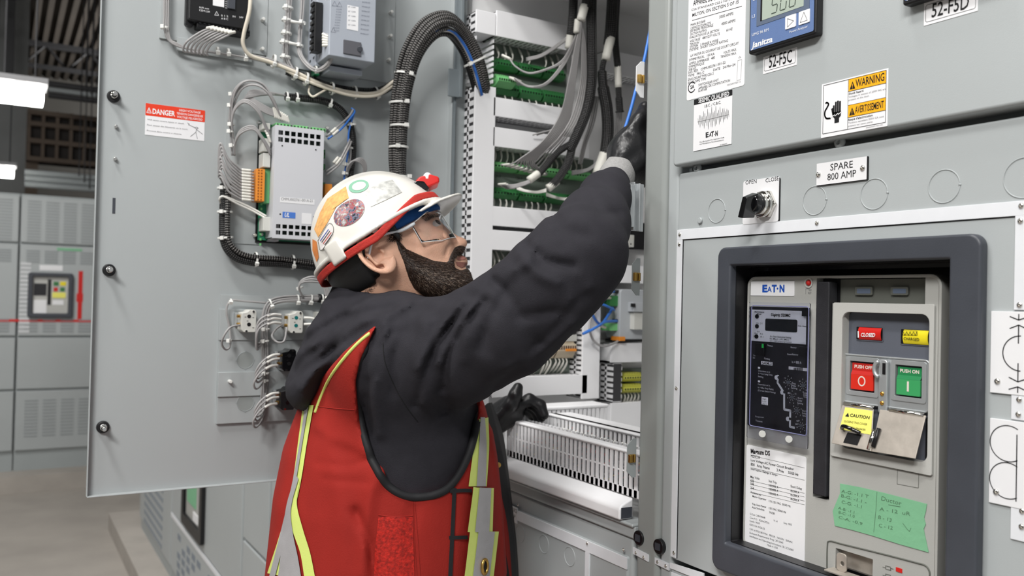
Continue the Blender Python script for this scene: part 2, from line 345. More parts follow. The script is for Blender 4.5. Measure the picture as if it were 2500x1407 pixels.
# rating label
q = F.quad((1685, -60), (1829, -105), (1675, 245), (1812, 212), .012); o = plate('rating_label', F, q, .012, .0124, PAPER, sec, r=.003)
b = MB(); h = .0126
for t, x0, y0, x1, y1, c, bd in (
    ('APPAREIL DE COMMUTATION', 1692, 14, 1806, -16, 13, .01), ('CSA STANDARD C22.2 No 31/SEISMIC', 1688, 27, 1816, -8, 5, 0), ('MILTON, ON SECTION 5 OF 15', 1690, 41, 1803, 8, 8, .005),
    ('MAIN BUS BAR', 1686, 64, 1722, 54, 6, 0), ('CAPACITY/CAPACITE', 1686, 72, 1735, 59, 6, 0), ('DE BARRE PRINCIPALE', 1685, 79, 1741, 64, 6, 0), ('SECTION RATING', 1685, 87, 1725, 76, 6, 0),
    ('EVALUATION DE LA SECTION', 1684, 95, 1755, 76, 6, 0), ('5000 AMPS', 1756, 45, 1790, 36, 7, 0), ('4000 AMPS', 1761, 62, 1795, 53, 7, 0), ('60 HZ', 1773, 77, 1788, 73, 6, 0),
    ('VOLTAGE   480Y/277 VOLTS', 1684, 104, 1757, 85, 6, 0), ('TENSION', 1684, 112, 1706, 106, 6, 0), ('SYSTEM   3 PHASE 4 WIRE', 1684, 119, 1753, 101, 6, 0), ('SYSTEME   SHORT CIRCUIT RATING', 1683, 126, 1777, 102, 6, 0),
    ('LA VALEUR DU COURANT DE COURT CIRCUIT', 1686, 139, 1803, 108, 6, 0), ('SYMMETRICAL   100 KA', 1682, 150, 1744, 134, 6, 0), ('AMPS/L AMPERAGE   480', 1682, 159, 1745, 143, 6, 0), ('SYMMETRIQUE', 1681, 167, 1719, 157, 6, 0),
    ('VOLTS MAX.', 1766, 132, 1798, 123, 6, 0), ('TENSION MAX.', 1759, 142, 1798, 132, 6, 0), ('JOB NO.', 1681, 174, 1700, 169, 6, 0), ('NO. REF.   CMMU002761-001-22', 1681, 181, 1771, 155, 6, 0),
    ('DATE   24-Mar-24', 1741, 174, 1795, 160, 6, 0), ('TYPE   PRL-C', 1680, 189, 1719, 179, 6, 0), ('ENCLOSURE TYPE CSA 2', 1680, 198, 1742, 182, 6, 0), ('ENVELOPPE TYPE', 1680, 206, 1723, 195, 6, 0),
    ('SWITCHGEAR UNIT', 1705, 211, 1754, 198, 6, 0), ('APPAREIL DE COMMUTATION', 1705, 219, 1782, 199, 6, 0), ('LL47168', 1705, 225, 1725, 220, 6, 0)):
    ptext(b, F, t, x0, y0, x1, y1, c, h, bold=bd)
pstroke(b, F, [(1690, 50), (1811, 15)], .0006, h)
pstroke(b, F, [(1688, -44), (1811, -84)], .0006, h)
u, v = F.uv(1689, 213, h); stroke(b, F.off(h), [(u+.0068*math.cos(a), v+.0068*math.sin(a)) for a in np.linspace(.6, 5.7, 24)], .0013, 0)
text(b, F, 'SA', u-.0028, v-.002, h, .005, .0075, bold=.02); b.build('lettering', INK, o)
b = MB(); ptext(b, F, 'ONTARIO REV 12', 1775, 210, 1808, 201, 4, h)
pstroke(b, F, [(1801, 148), (1811, 145), (1808, 194), (1799, 197)], .0003, h, True); pstroke(b, F, [(1803, 142), (1806, 137), (1809, 141), (1803, 142)], .0003, h); b.build('faint_lettering', INKG, o)
# seismic label
q = F.quad((1697, 243), (1790, 219), (1692, 370), (1786, 352), .012); o = plate('seismic_label', F, q, .0124, .0128, PAPER, sec, r=.0003)
hb = F.uv(1697, 257, .012)[1]; MB().fb(F, q[0], hb, q[2], q[3], .0128, .013).build('black_band', INK, o)
b = MB(); ptext(b, F, 'SEISMIC QUALIFIED', 1705, 252, 1780, 234, 11, .0132, bold=.02); b.build('band_lettering', PAPER, o)
b = MB(); ptext(b, F, 'I.B.C. / C.B.C.', 1720, 263, 1760, 253, 7, .013); ptext(b, F, 'E', 1723, 336, 1730, 334, 12, .013, bold=.04); ptext(b, F, 'A', 1731, 334, 1737, 333, 10, .013, bold=.02)
ptext(b, F, 'T', 1736, 334, 1743, 332, 12, .013, bold=.04); ptext(b, F, 'N', 1746, 332, 1752, 331, 12, .013, bold=.04); b.prism(F, circ(*F.uv(1744.5, 328, .013), .0007, 10), .0129, .013)
ptext(b, F, 'Must Be Installed Per Applicable Code', 1708, 349, 1768, 337, 3.4, .013); ptext(b, F, 'and Manufacturer Recommendations', 1708, 354, 1767, 343, 3.4, .013); ptext(b, F, 'IM 5846R02', 1758, 356, 1775, 352, 3, .013)
rs = random.Random(4); pts = []
for i in range(46):
    x = 1704+i*1.68; y = 296.5-i*.42; a = (6+20*math.sin(i*.55)**2*math.exp(-((i-20)/20)**2)+4*rs.random())*(1 if i % 2 else -1); pts.append((x, y+a))
pstroke(b, F, pts, .00035, .013); pstroke(b, F, [(1703, 298), (1779, 280)], .0003, .013); b.build('lettering', INK, o)
# shock warning label
ORL = mat('warning_orange', (248, 178, 32), .4)
TL, TR, BL, BR = (2009, 206), (2171, 166), (2003, 337), (2165, 309)
q = F.quad(TL, TR, BL, BR, .012); o = plate('warning_label', F, q, .012, .0124, PAPER, sec, r=.0004)
hh = .0127; gu = lambda s: q[0]+(q[2]-q[0])*s; gv = lambda s: q[3]+(q[1]-q[3])*s
def onq(fr, s): return gu(s[0]), gv(s[1])
b = MB(); b.fb(F, gu(.425), gv(.25), gu(.975), gv(.03), .0124, .0126); b.fb(F, gu(.425), gv(.72), gu(.975), gv(.5), .0124, .0126); b.build('orange_band', ORL, o)
b = MB(); text(b, F, 'WARNING', gu(.53), gv(.2), hh, abs(gv(.14)-gv(0)), gu(.95)-gu(.53), bold=.015); text(b, F, 'AVERTISSEMENT', gu(.53), gv(.67), hh, abs(gv(.125)-gv(0)), gu(.95)-gu(.53), bold=.015)
for s in (.03, .5):
    t = [(gu(.485-.042), gv(s+.19)), (gu(.485+.042), gv(s+.19)), (gu(.485), gv(s+.05))]; b.prism(F, t, .0126, hh); bang = globals().setdefault('bang', MB()); bang.fb(F, gu(.481), gv(s+.15), gu(.489), gv(s+.095), hh, hh+.0001).fb(F, gu(.481), gv(s+.178), gu(.489), gv(s+.163), hh, hh+.0001)
L = [(gu(.03), gv(.03)), (gu(.975), gv(.03)), (gu(.975), gv(.93)), (gu(.03), gv(.93))]; stroke(b, F, L, .0005, hh, True)
for a, c in (((.42, .03), (.42, .93)), ((.42, .25), (.975, .25)), ((.42, .5), (.975, .5)), ((.42, .72), (.975, .72))): stroke(b, F, [(gu(a[0]), gv(a[1])), (gu(c[0]), gv(c[1]))], .0004, hh)
text(b, F, 'Shock hazard.', gu(.43), gv(.31), hh, .0024, .019, bold=.012); text(b, F, "Risque d'electrocution.", gu(.43), gv(.78), hh, .0024, .031, bold=.012)
b.prism(F, [(gu(x), gv(y)) for x, y in ((.19, .57), (.315, .57), (.31, .66), (.285, .69), (.285, .77), (.215, .77), (.215, .69), (.185, .64))], .0124, hh)      # palm
for i, (x, y0) in enumerate(((.20, .44), (.232, .38), (.264, .37), (.296, .385))): b.rbox(F, gu(x-.013), gv(.6), gu(x+.013), gv(y0), .0124, hh, .0009)
b.prism(F, [(gu(x), gv(y)) for x, y in ((.16, .50), (.185, .48), (.20, .58), (.2, .66), (.18, .62))], .0124, hh)
sn = [(gu(x), gv(y)) for x, y in ((.07, .37), (.09, .36), (.115, .40), (.09, .46), (.06, .52), (.06, .60), (.09, .655), (.15, .665))]; stroke(b, F, cr([(*p, 0) for p in sn], 6)[:, :2].tolist(), .0018, hh)
b.build('lettering', INK, o)
bang.build('exclamation_mark', ORL, o)
bz = MB(); stroke(bz, F, [(gu(x), gv(y)) for x, y in ((.15, .655), (.22, .62), (.225, .645), (.27, .60), (.275, .63), (.33, .58))], .0008, hh+.0002); bz.build('lightning_mark', PAPER, o)
b = MB()
for t, s, w in (('Voltages in excess of 250V AC are', .365, .046), ('present on the door.', .42, .026), ('Tensions excedant 250V CA sont', .835, .044), ('present sur cette porte.', .89, .031)): text(b, F, t, gu(.43), gv(s), hh, .0019, w)
text(b, F, 'DN4R70091 REV 001', gu(.7), gv(.975), hh, .0014, .02); b.build('faint_lettering', INKG, o)
# single-line symbol plates at the right
def symplate(tl, bl, kind):
    q = F.rect(*tl, 2500, bl[1]); u0 = F.uv(*bl)[0]; v0 = F.uv(*bl)[1]; v1 = F.uv(*tl)[1]; u1 = u0+.082; uc = F.uv(2489, 800)[0]+.0005
    o = MB().fb(F, u0, v0, u1, v1, 0, .0022).build('symbol_plate', WHITE, sec, bevel=.0003); b = MB(); H = v1-v0; h = .0024; vc = (v0+v1)/2
    if kind == 0:
        for sg in (1, -1):
            for k in (.44, .34): stroke(b, F, [(uc-.008, vc+sg*H*(k-.045)), (uc, vc+sg*H*k), (uc+.008, vc+sg*H*(k-.045))] if k < .4 else [(uc-.008, vc+sg*H*(k+.0)), (uc, vc+sg*H*(k-.04)), (uc+.008, vc+sg*H*k)], .001, h)
            stroke(b, F, [(uc, vc+sg*H*.34), (uc, vc+sg*H*.12)], .001, h)
            stroke(b, F, [(uc, vc+sg*H*.47), (uc, vc+sg*H*.4)], .001, h)
        stroke(b, F, [(uc+.002-.016*math.sin(a), vc+.016*math.cos(a)) for a in np.linspace(0, math.pi, 20)], .001, h)
    else:
        stroke(b, F, [(uc, v0+.006), (uc, v1-.012)], .001, h)
        for c in (vc+.018, vc-.016): stroke(b, F, [(uc-.008+.0165*math.sin(a)*-1, c+.0165*math.cos(a)) for a in np.linspace(-.55, math.pi+.55, 24)], .0009, h)
    b.build('line_symbol', INK, o)
    for vv in (v0+.011,): screw(F, u0+.007, vv, .0022, .0028, CHROME, o)
symplate((2424, 760), (2420, 958), 0); symplate((2421, 1021), (2417, 1226), 1)
# ---- selector switch
sw = thing('selector_switch', 'black and chrome selector switch on a white OPEN CLOSE plate left of the SPARE nameplate', 'switch', F.pt(1868, 500))
q = F.quad((1817, 443), (1905, 431), (1816, 549), (1902, 541)); o = MB().rbox(F, *q, 0, .002, .003).build('legend_plate', WHITE, sw)
b = MB(); ptext(b, F, 'OPEN', 1820, 451, 1847, 447, 10, .0022); ptext(b, F, 'CLOSE', 1869, 446, 1901, 440, 10, .0022); b.build('lettering', INK, o)
MB().rbox(F, q[0]+.0008, q[1]-.001, q[2]+.0012, q[3]-.001, 0, .0012, .003).build('plate_backing', BLK, sw)
u, v = F.uv(1872, 500); C = F.P(u, v); n = F.n
def ring(r0, h0, r1, h1, nn=32): return MB().cyl(C+n*h0, C+n*h1, r0, nn, r1)
b = MB(); b.prism(F, circ(u, v, .0185, 6), .002, .0075); b.build('hex_nut', CHROME, sw, bevel=.0012, seg=3)
b = ring(.0165, .007, .0155, .011); b.build('knurled_ring', CHROME, sw, bevel=.0012, seg=3)
ring(.0135, .011, .013, .016).build('collar', CHROME, sw, bevel=.001, seg=3)
ring(.0122, .016, .0122, .019).build('gasket', BLK, sw, bevel=.0006)
GB = mat('gloss_black', (14, 14, 16), .12, coat=.5)
ring(.0125, .019, .0105, .028).build('knob', GB, sw, bevel=.0015, seg=3)
fr2 = Fr(C, (math.cos(math.radians(-12))*F.u+math.sin(math.radians(-12))*F.v), (-math.sin(math.radians(-12))*F.u+math.cos(math.radians(-12))*F.v), n)
b = MB(); b.add([fr2.P(x, y, z) for x, y, z in ((-.0055, -.017, .022), (.0055, -.017, .022), (.0055, .0125, .022), (-.0055, .0125, .022), (-.004, -.019, .041), (.004, -.019, .041), (.004, .006, .039), (-.004, .006, .039))],
    [(0, 3, 2, 1), (4, 5, 6, 7), (0, 1, 5, 4), (1, 2, 6, 5), (2, 3, 7, 6), (3, 0, 4, 7)]); b.build('lever', GB, sw, bevel=.0012, seg=3)
# ---- power meters
MBLUE = mat('meter_blue', (98, 122, 168), .4, bump=.3, bs=1500); LCD = mat('lcd_glass', (172, 184, 172), .25); LCDB = mat('lcd_surround', (96, 108, 128), .4)
def meter(dx, label, tl):
    o = thing('power_meter', label, 'meter', F.P(*tl, .012)); u, v = tl; s = .101
    b = MB(); b.rbox(F, u, v, u+s, v+s, .012, .024, .003); b.build('case', BLK, o, bevel=.002, seg=3)
    b = MB(); b.rbox(F, u+.003, v+.004, u+s-.003, v+s-.003, .024, .0246, .002); fc = b.build('face', MBLUE, o)
    b = MB(); b.rbox(F, u+.013, v+.031, u+s-.009, v+s-.006, .0246, .0250, .001); b.build('display_surround', LCDB, fc)
    b = MB(); b.rbox(F, u+.02, v+.036, u+s-.017, v+s-.012, .0250, .0253, .0008); b.build('display', LCD, fc)
    b = MB(); b.fb(F, u+.0195, v+.036, u+.022, v+s-.012, .0250, .0255); b.build('display_edge', BLK, fc)
    for k in (0, 1):
        x = u+.058+k*.0195; b = MB(); b.rbox(F, x, v+.0155, x+.0155, v+.0305, .0246, .0256, .001); kb = b.build('button', PAPER, o); b = MB(); c = (x+.0075, v+.0225)
        t = [(c[0]-.004, c[1]+.005), (c[0]-.004, c[1]-.005), (c[0]+.005, c[1])] if k == 0 else [(c[0]-.005, c[1]-.0045), (c[0]+.005, c[1]-.0045), (c[0], c[1]+.006)]
        stroke(b, F, t, .0004, .0258, True); b.build('arrow_mark', INK, kb)
    b = MB(); z = .0249
    text(b, F, 'UMG 96 RM', u+.006, v+.021, z, .0036, .026); text(b, F, 'Power Analyser', u+.064, v+.010, z, .0028, .026)
    text(b, F, 'Janitza', u+.0055, v+.0065, z, .007, .033, bold=.03, shear=.2); text(b, F, 'L2', u+.007, v+.064, z+.0003, .004); text(b, F, 'L3', u+.006, v+.043, z+.0003, .004); b.build('lettering', PAPER, fc)
    b = MB(); S = dict(zip('abcdefg', ((0, 2, 1, 2), (1, 2, 1, 1), (1, 1, 1, 0), (0, 0, 1, 0), (0, 1, 0, 0), (0, 2, 0, 1), (0, 1, 1, 1))))
    for i, dg in enumerate(('acdfg', 'abcdef', 'abcdef')):
        for c in dg:
            x0, y0, x1, y1 = S[c]; f = lambda x, y: (u+.036+i*.0135+x*.0085+y*.0012, v+.040+y*.0095)
            a, e = V(*f(x0, y0)), V(*f(x1, y1)); d = (e-a)/np.linalg.norm(e-a); stroke(b, F, [a+d*.0009, e-d*.0009], .0012, .0255)
    for k, t in enumerate(('K1', 'K2')): text(b, F, t, u+.0765-.0003, v+.0535-k*.0075, .0255, .004); b.prism(F, circ(u+.0815+.004-.002, v+.0555-k*.0075, .001, 10), .0254, .0255)
    b.build('digits', mat('lcd_digit', (70, 80, 72), .4), fc); return o
meter(0, 'blue faced power meter reading 500, left of the two on the instrument door', (F.uv(1827, 137, .024)[0], F.uv(1827, 134, .024)[1]))
meter(0, 'power meter cut off at the top edge above the 52-F5D label', (F.uv(2203, 18, .024)[0], F.uv(2203, 15, .024)[1]))
# ================================================================ breaker
br = thing('circuit_breaker', 'grey drawout circuit breaker with red off and green on buttons in a dark bezel', 'circuit breaker', F.pt(2060, 1300))
uo0, uo1 = F.uv(1747, 900, .012)[0], F.uv(2392, 900, .012)[0]; vo1 = F.uv(1750, 605, .012)[1]; vo0 = F.uv(1732, 1384, .012)[1]
ui0, ui1 = F.uv(1779, 900, .012)[0], F.uv(2313, 900, .012)[0]; vi1 = F.uv(1779, 649, .012)[1]; vi0 = F.uv(1783, 1330, .012)[1]
out = rr(uo0, vo0, uo1, vo1, .012, 6)[:]; inn = rr(ui0, vi0, ui1, vi1, .0015, 6)
b = MB(); b.frame(F, out, inn, 0, .013); b.build('bezel', DKG, br, bevel=.0035, seg=3, ang=.9)
h = -.03
b = MB(); b.frame(F, rr(ui0-.002, vi0-.002, ui1+.002, vi1+.002, .002, 6), rr(ui0+.0005, vi0+.0005, ui1-.0005, vi1-.0005, .0015, 6), -.06, .002); b.fb(F, ui0-.002, vi0, ui1+.002, vi1, -.062, -.058); b.build('compartment_lining', BLK, br)
b = MB(); b.frame(F, rr(ui0+.0005, vi0+.0005, ui1-.0005, vi1-.0005, .0015, 6), rr(ui0+.006, vi0+.006, ui1-.006, vi1-.006, .006, 6), -.034, -.022); b.build('lining_lip', GB, br)
B = Fr(F.o-F.n*.016, F.u, F.v, F.n)                          # plane of the breaker cover
BF = mat('breaker_cover_grey', (172, 172, 168), .5, bump=.12, bs=900); BF2 = mat('breaker_light_grey', (186, 186, 182), .5, bump=.12, bs=900); BREC = mat('breaker_recess_grey', (96, 98, 92), .55); BSL = mat('breaker_slate', (92, 96, 106), .5, bump=.1, bs=600)
bu0, bu1 = B.uv(1823, 900)[0], B.uv(2298, 900)[0]; bv1 = B.uv(1830, 676)[1]; bv0 = B.uv(1812, 1334)[1]
# cover as a plate with openings: built from strips round the openings
su0, su1, sv1, sv0 = B.uv(1992, 800)[0], B.uv(2030, 900)[0], B.uv(1992, 680)[1], B.uv(1984, 1213)[1]      # handle slot
wu1, wv0 = B.uv(2259, 710)[0], B.uv(2100, 742)[1]
pu0, pu1, pv1, pv0 = B.uv(2058, 900)[0], B.uv(2272, 850)[0], B.uv(2062, 762)[1], B.uv(2060, 1092)[1]      # button recess
ku0, ku1, kv1, kv0 = B.uv(2040, 1360)[0], B.uv(2131, 1360)[0], B.uv(2040, 1338)[1], B.uv(2040, 1372)[1]-.012
bx0, bx1, by0, by1 = bu0+.004, bu1-.004, bv0+.004, bv1-.004
xs = sorted([bx0, su0, su1, pu0, pu1, wu1, ku0, ku1, bx1]); ys = sorted([by0, sv0, sv1, wv0, pv0, pv1, kv0, kv1, by1]); b = MB()
def inside(x, y):
    return (su0 < x < su1 and sv0 < y < sv1) or (su0 < x < wu1 and wv0 < y < sv1) or (pu0 < x < pu1 and pv0 < y < pv1) or (ku0 < x < ku1 and kv0 < y < kv1)
def bodyz(x): return 0
for i in range(len(xs)-1):
    for j in range(len(ys)-1):
        if not inside((xs[i]+xs[i+1])/2, (ys[j]+ys[j+1])/2): b.fb(B, xs[i], ys[j], xs[i+1], ys[j+1], -.012, 0)
body = b.build('front_cover', BF, br)
MB().frame(B, rr(bu0, bv0, bu1, bv1, .012, 6), rr(bu0+.003, bv0+.003, bu1-.003, bv1-.003, .010, 6), -.03, .0015).build('cover_rim', BF, br, bevel=.0006, ang=.9)
MB().fb(B, bu0+.004, bv0+.004, bu1-.004, bv1-.004, -.022, -.012).build('mechanism_plate', BREC, br)
# black handle in its slot
MB().fb(B, su0-.0005, sv0, su1+.001, sv1, -.0118, -.0113).build('slot_floor', BLK, br)
MB().rbox(B, su0+.0025, sv0+.004, su1-.002, sv1-.004, -.011, .004, .002).build('charging_handle', mat('handle_black', (44, 44, 48), .45, bump=.3, bs=900, var=.15, vs=60), br, bevel=.0015)
for x in (2095, 2182):
    q = B.rect(x-21, 700, x+21, 721); o = MB().rbox(B, *q, -.012, -.009, .0015).build('counter_window', BREC, br, bevel=.0005)
    MB().rbox(B, q[0]+.003, q[1]+.002, q[2]-.002, q[3]-.002, -.009, -.0088, .001).build('window_glass', LCDB, o)
MB().fb(B, B.uv(2250, 710)[0], B.uv(2250, 722)[1], wu1, B.uv(2250, 700)[1], -.0118, -.0088).build('side_notch', BLK, br)
# raised light frame round the buttons
ru0 = su1+.003; q = (ru0, B.uv(2036, 1300)[1], B.uv(2283, 900)[0], B.uv(2037, 739)[1])
b = MB(); b.frame(B, rr(ru0, pv0-.012, q[2], q[3], .002, 6), rr(pu0, pv0, pu1, pv1, .009, 6), 0, .003); b.build('button_surround', BF2, br, bevel=.0006, ang=.9)
gb = MB().rbox(B, pu0-.001, pv0-.001, pu1+.001, pv1+.001, -.0119, -.009, .009).build('button_panel', BSL, br)
MB().rbox(B, B.uv(2250, 900)[0], pv0, pu1, B.uv(2265, 1020, 0)[1], -.0092, -.0085, .004).build('panel_hollow', BLK, br)
def flag(x0, y0, x1, y1, m, nm):
    q = B.rect(x0, y0, x1, y1); o = MB().rbox(B, q[0]-.003, q[1]-.0015, q[2]+.001, q[3]+.0012, -.009, -.0082, .002).build(nm+'_window', BSL, br); b = MB()
    MB().rbox(B, q[0]-.0022, q[1]-.0003, q[2], q[3]+.0004, -.0084, -.0079, .001).build('window_hollow', BLK, o)
    G = []
    for k in range(9):
        a = math.radians(-60+k*15); v = (q[1]+q[3])/2+(q[3]-q[1])/2*math.sin(a)/math.sin(math.radians(60)); G.append([B.P(q[0]+.0015, v, -.0095+.004*math.cos(a)), B.P(q[2]-.0006, v, -.0095+.004*math.cos(a))])
    b.grid(G).build('flag', m, o, smooth=True); return o
YEL = mat('flag_yellow', (236, 218, 40), .35)
o = flag(2084, 799, 2143, 832, RED, 'closed_flag'); b = MB(); ptext(b, B, 'CLOSED', 2101, 822, 2136, 823, 9, -.005, bold=.03, shear=.2); ptext(b, B, 'I', 2094, 824, 2097, 824, 15, -.005, bold=.03); b.build('lettering', PAPER, o)
o = flag(2193, 805, 2258, 843, YEL, 'charged_flag'); b = MB(); ptext(b, B, 'CHARGED', 2206, 830, 2244, 833, 7, -.005, bold=.01)
pstroke(b, B, [(2205+i*4.2, 819 if i % 2 else 810) for i in range(9)], .0005, -.005); pstroke(b, B, [(2204, 808), (2239, 809), (2239, 819), (2204, 818)], .0004, -.005, True); b.build('lettering', INK, o)
# zinc button guard with two push buttons
gq = (B.uv(2050, 930, -.006)[0], B.uv(2050, 978, -.006)[1], B.uv(2270, 930, -.006)[0], B.uv(2050, 864, -.006)[1])
g0, g1, g2, g3 = gq; mid = (g0+g2)/2
rb = (B.uv(2078, 920, -.005)[0], B.uv(2078, 951, -.005)[1], B.uv(2135, 920, -.005)[0], B.uv(2078, 883, -.005)[1])
gn = (B.uv(2189, 930, -.005)[0], rb[1], B.uv(2250, 930, -.005)[0], rb[3])
xs = [g0, rb[0]-.001, rb[2]+.001, gn[0]-.001, gn[2]+.001, g2]; ys = [g1, rb[1]-.001, rb[3]+.001, g3]; b = MB()
for i in range(5):
    for j in range(3):
        if j == 1 and i in (1, 3): continue
        b.fb(B, xs[i], ys[j], xs[i+1], ys[j+1], -.009, -.0045)
gd = b.build('button_guard', ZINC, br)
b = MB(); b.tube([B.P(u, v, -.0045) for u, v in rr(g0, g1, g2, g3, .004, 4)], .0011, 8, closed=True)
for k in (rb, gn): b.frame(B, rr(k[0]-.006, k[1]-.006, k[2]+.006, k[3]+.006, .003, 4), rr(k[0]-.001, k[1]-.001, k[2]+.001, k[3]+.001, .001, 4), -.0045, -.0036)
b.build('guard_rim', ZINC, gd, smooth=False, bevel=.0003, ang=.8)
def button(k, m, m2, t, s, nm):
    q0, q1, q2, q3 = k; vm = q1+(q3-q1)*.56
    b = MB(); b.rbox(B, q0+.0006, q1+.0006, q2-.0006, vm, -.009, -.0035, .0012); o = b.build(nm, m, br, bevel=.0005)
    b = MB(); P = B.P; b.add([P(q0+.0006, vm, -.0035), P(q2-.0006, vm, -.0035), P(q2-.0006, vm+.004, -.006), P(q0+.0006, vm+.004, -.006), P(q2-.0006, q3-.001, -.006), P(q0+.0006, q3-.001, -.006)], [(0, 1, 2, 3), (3, 2, 4, 5)]); b.build('button_slope', m2, o)
    b = MB(); text(b, B, t, (q0+q2)/2, q3-.0068, -.0058, .0036, (q2-q0)*.76, 'c', bold=.03)
    if s == 'O': b.frame(B, circ((q0+q2)/2, q1+.0105, .0048, 24, .0056), circ((q0+q2)/2, q1+.0105, .0034, 24, .0042), -.0035, -.0033)
    else: b.fb(B, (q0+q2)/2-.0011, q1+.005, (q0+q2)/2+.0011, q1+.0155, -.0035, -.0033)
    b.build('lettering', mat('button_print', (225, 215, 205), .5), o)
button(rb, mat('button_red', (214, 48, 34), .35), mat('button_red_top', (190, 40, 34), .35), 'PUSH OFF', 'O', 'off_button')
button(gn, mat('button_green', (62, 158, 96), .35), mat('button_green_top', (40, 130, 78), .35), 'PUSH ON', 'I', 'on_button')
mc = (rb[2]+gn[0])/2; b = MB(); b.rbox(B, mc-.0055, g1-.008, mc+.0055, g3-.002, -.0045, .0, .004); bp = b.build('padlock_boss', ZINC, gd, bevel=.0015, seg=3)
b = MB(); b.tube([B.P(mc+.0055*math.cos(a)-.004, g3-.013+.008*math.sin(a), .001) for a in np.linspace(math.pi/2, 3*math.pi/2, 12)], .0022, 8); b.build('hasp', ZINC, gd, smooth=True)
MB().fb(B, mc+.0, g3-.018, mc+.0035, g3-.006, -.001, .0005).build('hasp_slot', BLK, gd)
for v in (g1+.014, g1+.004): screw(B, mc, v, .0, .0024, BRASS, gd)
# hinged metal flaps hanging open
def flap(tl, tr, bl, br_, hk, ht, hb, nm):
    b = MB(); T = [B.pt(*tl, ht), B.pt(*tr, ht), B.pt(*br_, hb), B.pt(*bl, hb)]; nn = np.cross(T[1]-T[0], T[3]-T[0]); nn /= np.linalg.norm(nn)
    if nn@F.n < 0: nn = -nn
    b.hexa([T[3], T[2], T[1], T[0], T[3]+nn*.0012, T[2]+nn*.0012, T[1]+nn*.0012, T[0]+nn*.0012]); o = b.build(nm, STEEL, br, bevel=.0004); return o, T, nn
o, T, nn = flap((2058, 990), (2134, 1000), (2031, 1083), (2128, 1103), 0, -.001, .016, 'off_button_flap')
fq = lambda s, t: (T[0]*(1-s)+T[1]*s)*(1-t)+(T[3]*(1-s)+T[2]*s)*t
YT = mat('caution_yellow', (238, 232, 110), .5); b = MB(); b.add([fq(s, t)+nn*.0016 for s, t in ((.12, .05), (.98, .05), (.98, .62), (.12, .62))], [(0, 1, 2, 3)]); lb = b.build('caution_label', YT, o)
e1 = (T[1]-T[0]); W = np.linalg.norm(e1); e1 = e1/W; e2 = (T[0]-T[3]); Hh = np.linalg.norm(e2); e2 = e2/Hh; FF = Fr(fq(.12, .62), e1, e2, nn); b = MB()
text(b, FF, 'CAUTION', .0085, Hh*.57*.62, .0021, .0035, W*.62, bold=.015); text(b, FF, 'CLOSING THIS COVER', .003, Hh*.57*.34, .0021, .0023, W*.74); text(b, FF, 'WILL OPEN BREAKER', .003, Hh*.57*.1, .0021, .0023, W*.74)
b.add([FF.P(x, y, .0021) for x, y in ((.0028, Hh*.57*.6), (.0078, Hh*.57*.6), (.0053, Hh*.57*.6+.0045))], [(0, 1, 2)]); b.build('lettering', INK, lb)
b = MB(); b.add([fq(s, t)+nn*.0017 for s, t in ((.36, .66), (.74, .66), (.66, .93), (.3, .93))], [(0, 1, 2, 3)]); b.build('flap_opening', BLK, o)
MB().tube(cr([fq(.22, .6)+nn*.004, fq(.35, .57)+nn*.010, fq(.55, .6)+nn*.010, fq(.74, .64)+nn*.004], 6), .0022, 8).build('rubber_tab', GB, o, smooth=True)
o2, T2, n2 = flap((2150, 1001), (2262, 1016), (2128, 1103), (2236, 1121), 0, -.001, .014, 'on_button_flap')
for a, c, nm in (((2062, 985), (2133, 997), o), ((2172, 1000), (2256, 1015), o2)):
    MB().cyl(B.pt(*a, -.0005), B.pt(*c, -.0005), .0022, 12).build('hinge_pin', CHROME, nm, smooth=True)
MB().cyl(B.pt(2136, 1050, .009), B.pt(2122, 1098, .015), .003, 12).build('latch_roller', CHROME, o, smooth=True)
MB().cyl(B.pt(2146, 1046, .009), B.pt(2132, 1092, .015), .0022, 10).build('latch_catch', BLK, o2, smooth=True)
# name plate, indicator, trip unit
q = B.quad((1834, 688), (1940, 686), (1834, 722), (1940, 723)); o = MB().rbox(B, *q, 0, .0008, .0008).build('maker_plate', PAPER, br); b = MB()
EB = mat('logo_blue', (30, 82, 180), .4); z = .001
for t, x0, x1 in (('E', 1861, 1873), ('T', 1884, 1896), ('N', 1903, 1915)): ptext(b, B, t, x0, 713, x1, 713, 17, z, bold=.05)
ptext(b, B, 'A', 1873, 713, 1884, 713, 13, z, bold=.02); b.prism(B, circ(*B.uv(1899.5, 705), .0013, 14), .0009, .001); b.build('lettering', EB, o)
u, v = B.uv(1975, 691); b = MB(); b.frame(B, circ(u, v, .006, 24), circ(u, v, .0042, 24), 0, .0012); o = b.build('indicator', BF2, br); MB().ball(B.P(u, v, 0), .0034, 14, 8).build('red_lamp', RED, o, smooth=True)
b = MB(); pstroke(b, B, [(1967, 718), (1967, 705), (1972, 705)], .0004, .0005); ptext(b, B, 'TRIP', 1973, 711, 1981, 711, 5, .0005); ptext(b, B, 'RST', 1973, 718, 1981, 718, 5, .0005); b.build('etched_marks', INKG, body)
tu = B.quad((1836, 750), (1978, 750), (1829, 1043), (1968, 1058)); t0, t1, t2, t3 = tu
TB = mat('trip_unit_black', (34, 34, 38), .4); o = MB().rbox(B, *tu, 0, .003, .002).build('trip_unit', TB, br)
vw = B.uv(1838, 832)[1]; MB().fb(B, t0+.003, vw, t2-.001, t3-.004, .003, .0034).build('upper_panel', mat('trip_panel_grey', (206, 208, 212), .4), o)
MB().rbox(B, *B.rect(1869, 778, 1946, 812, .004), .0034, .004, .002).build('display', mat('display_black', (36, 38, 40), .25), o)
b = MB(); z = .0036
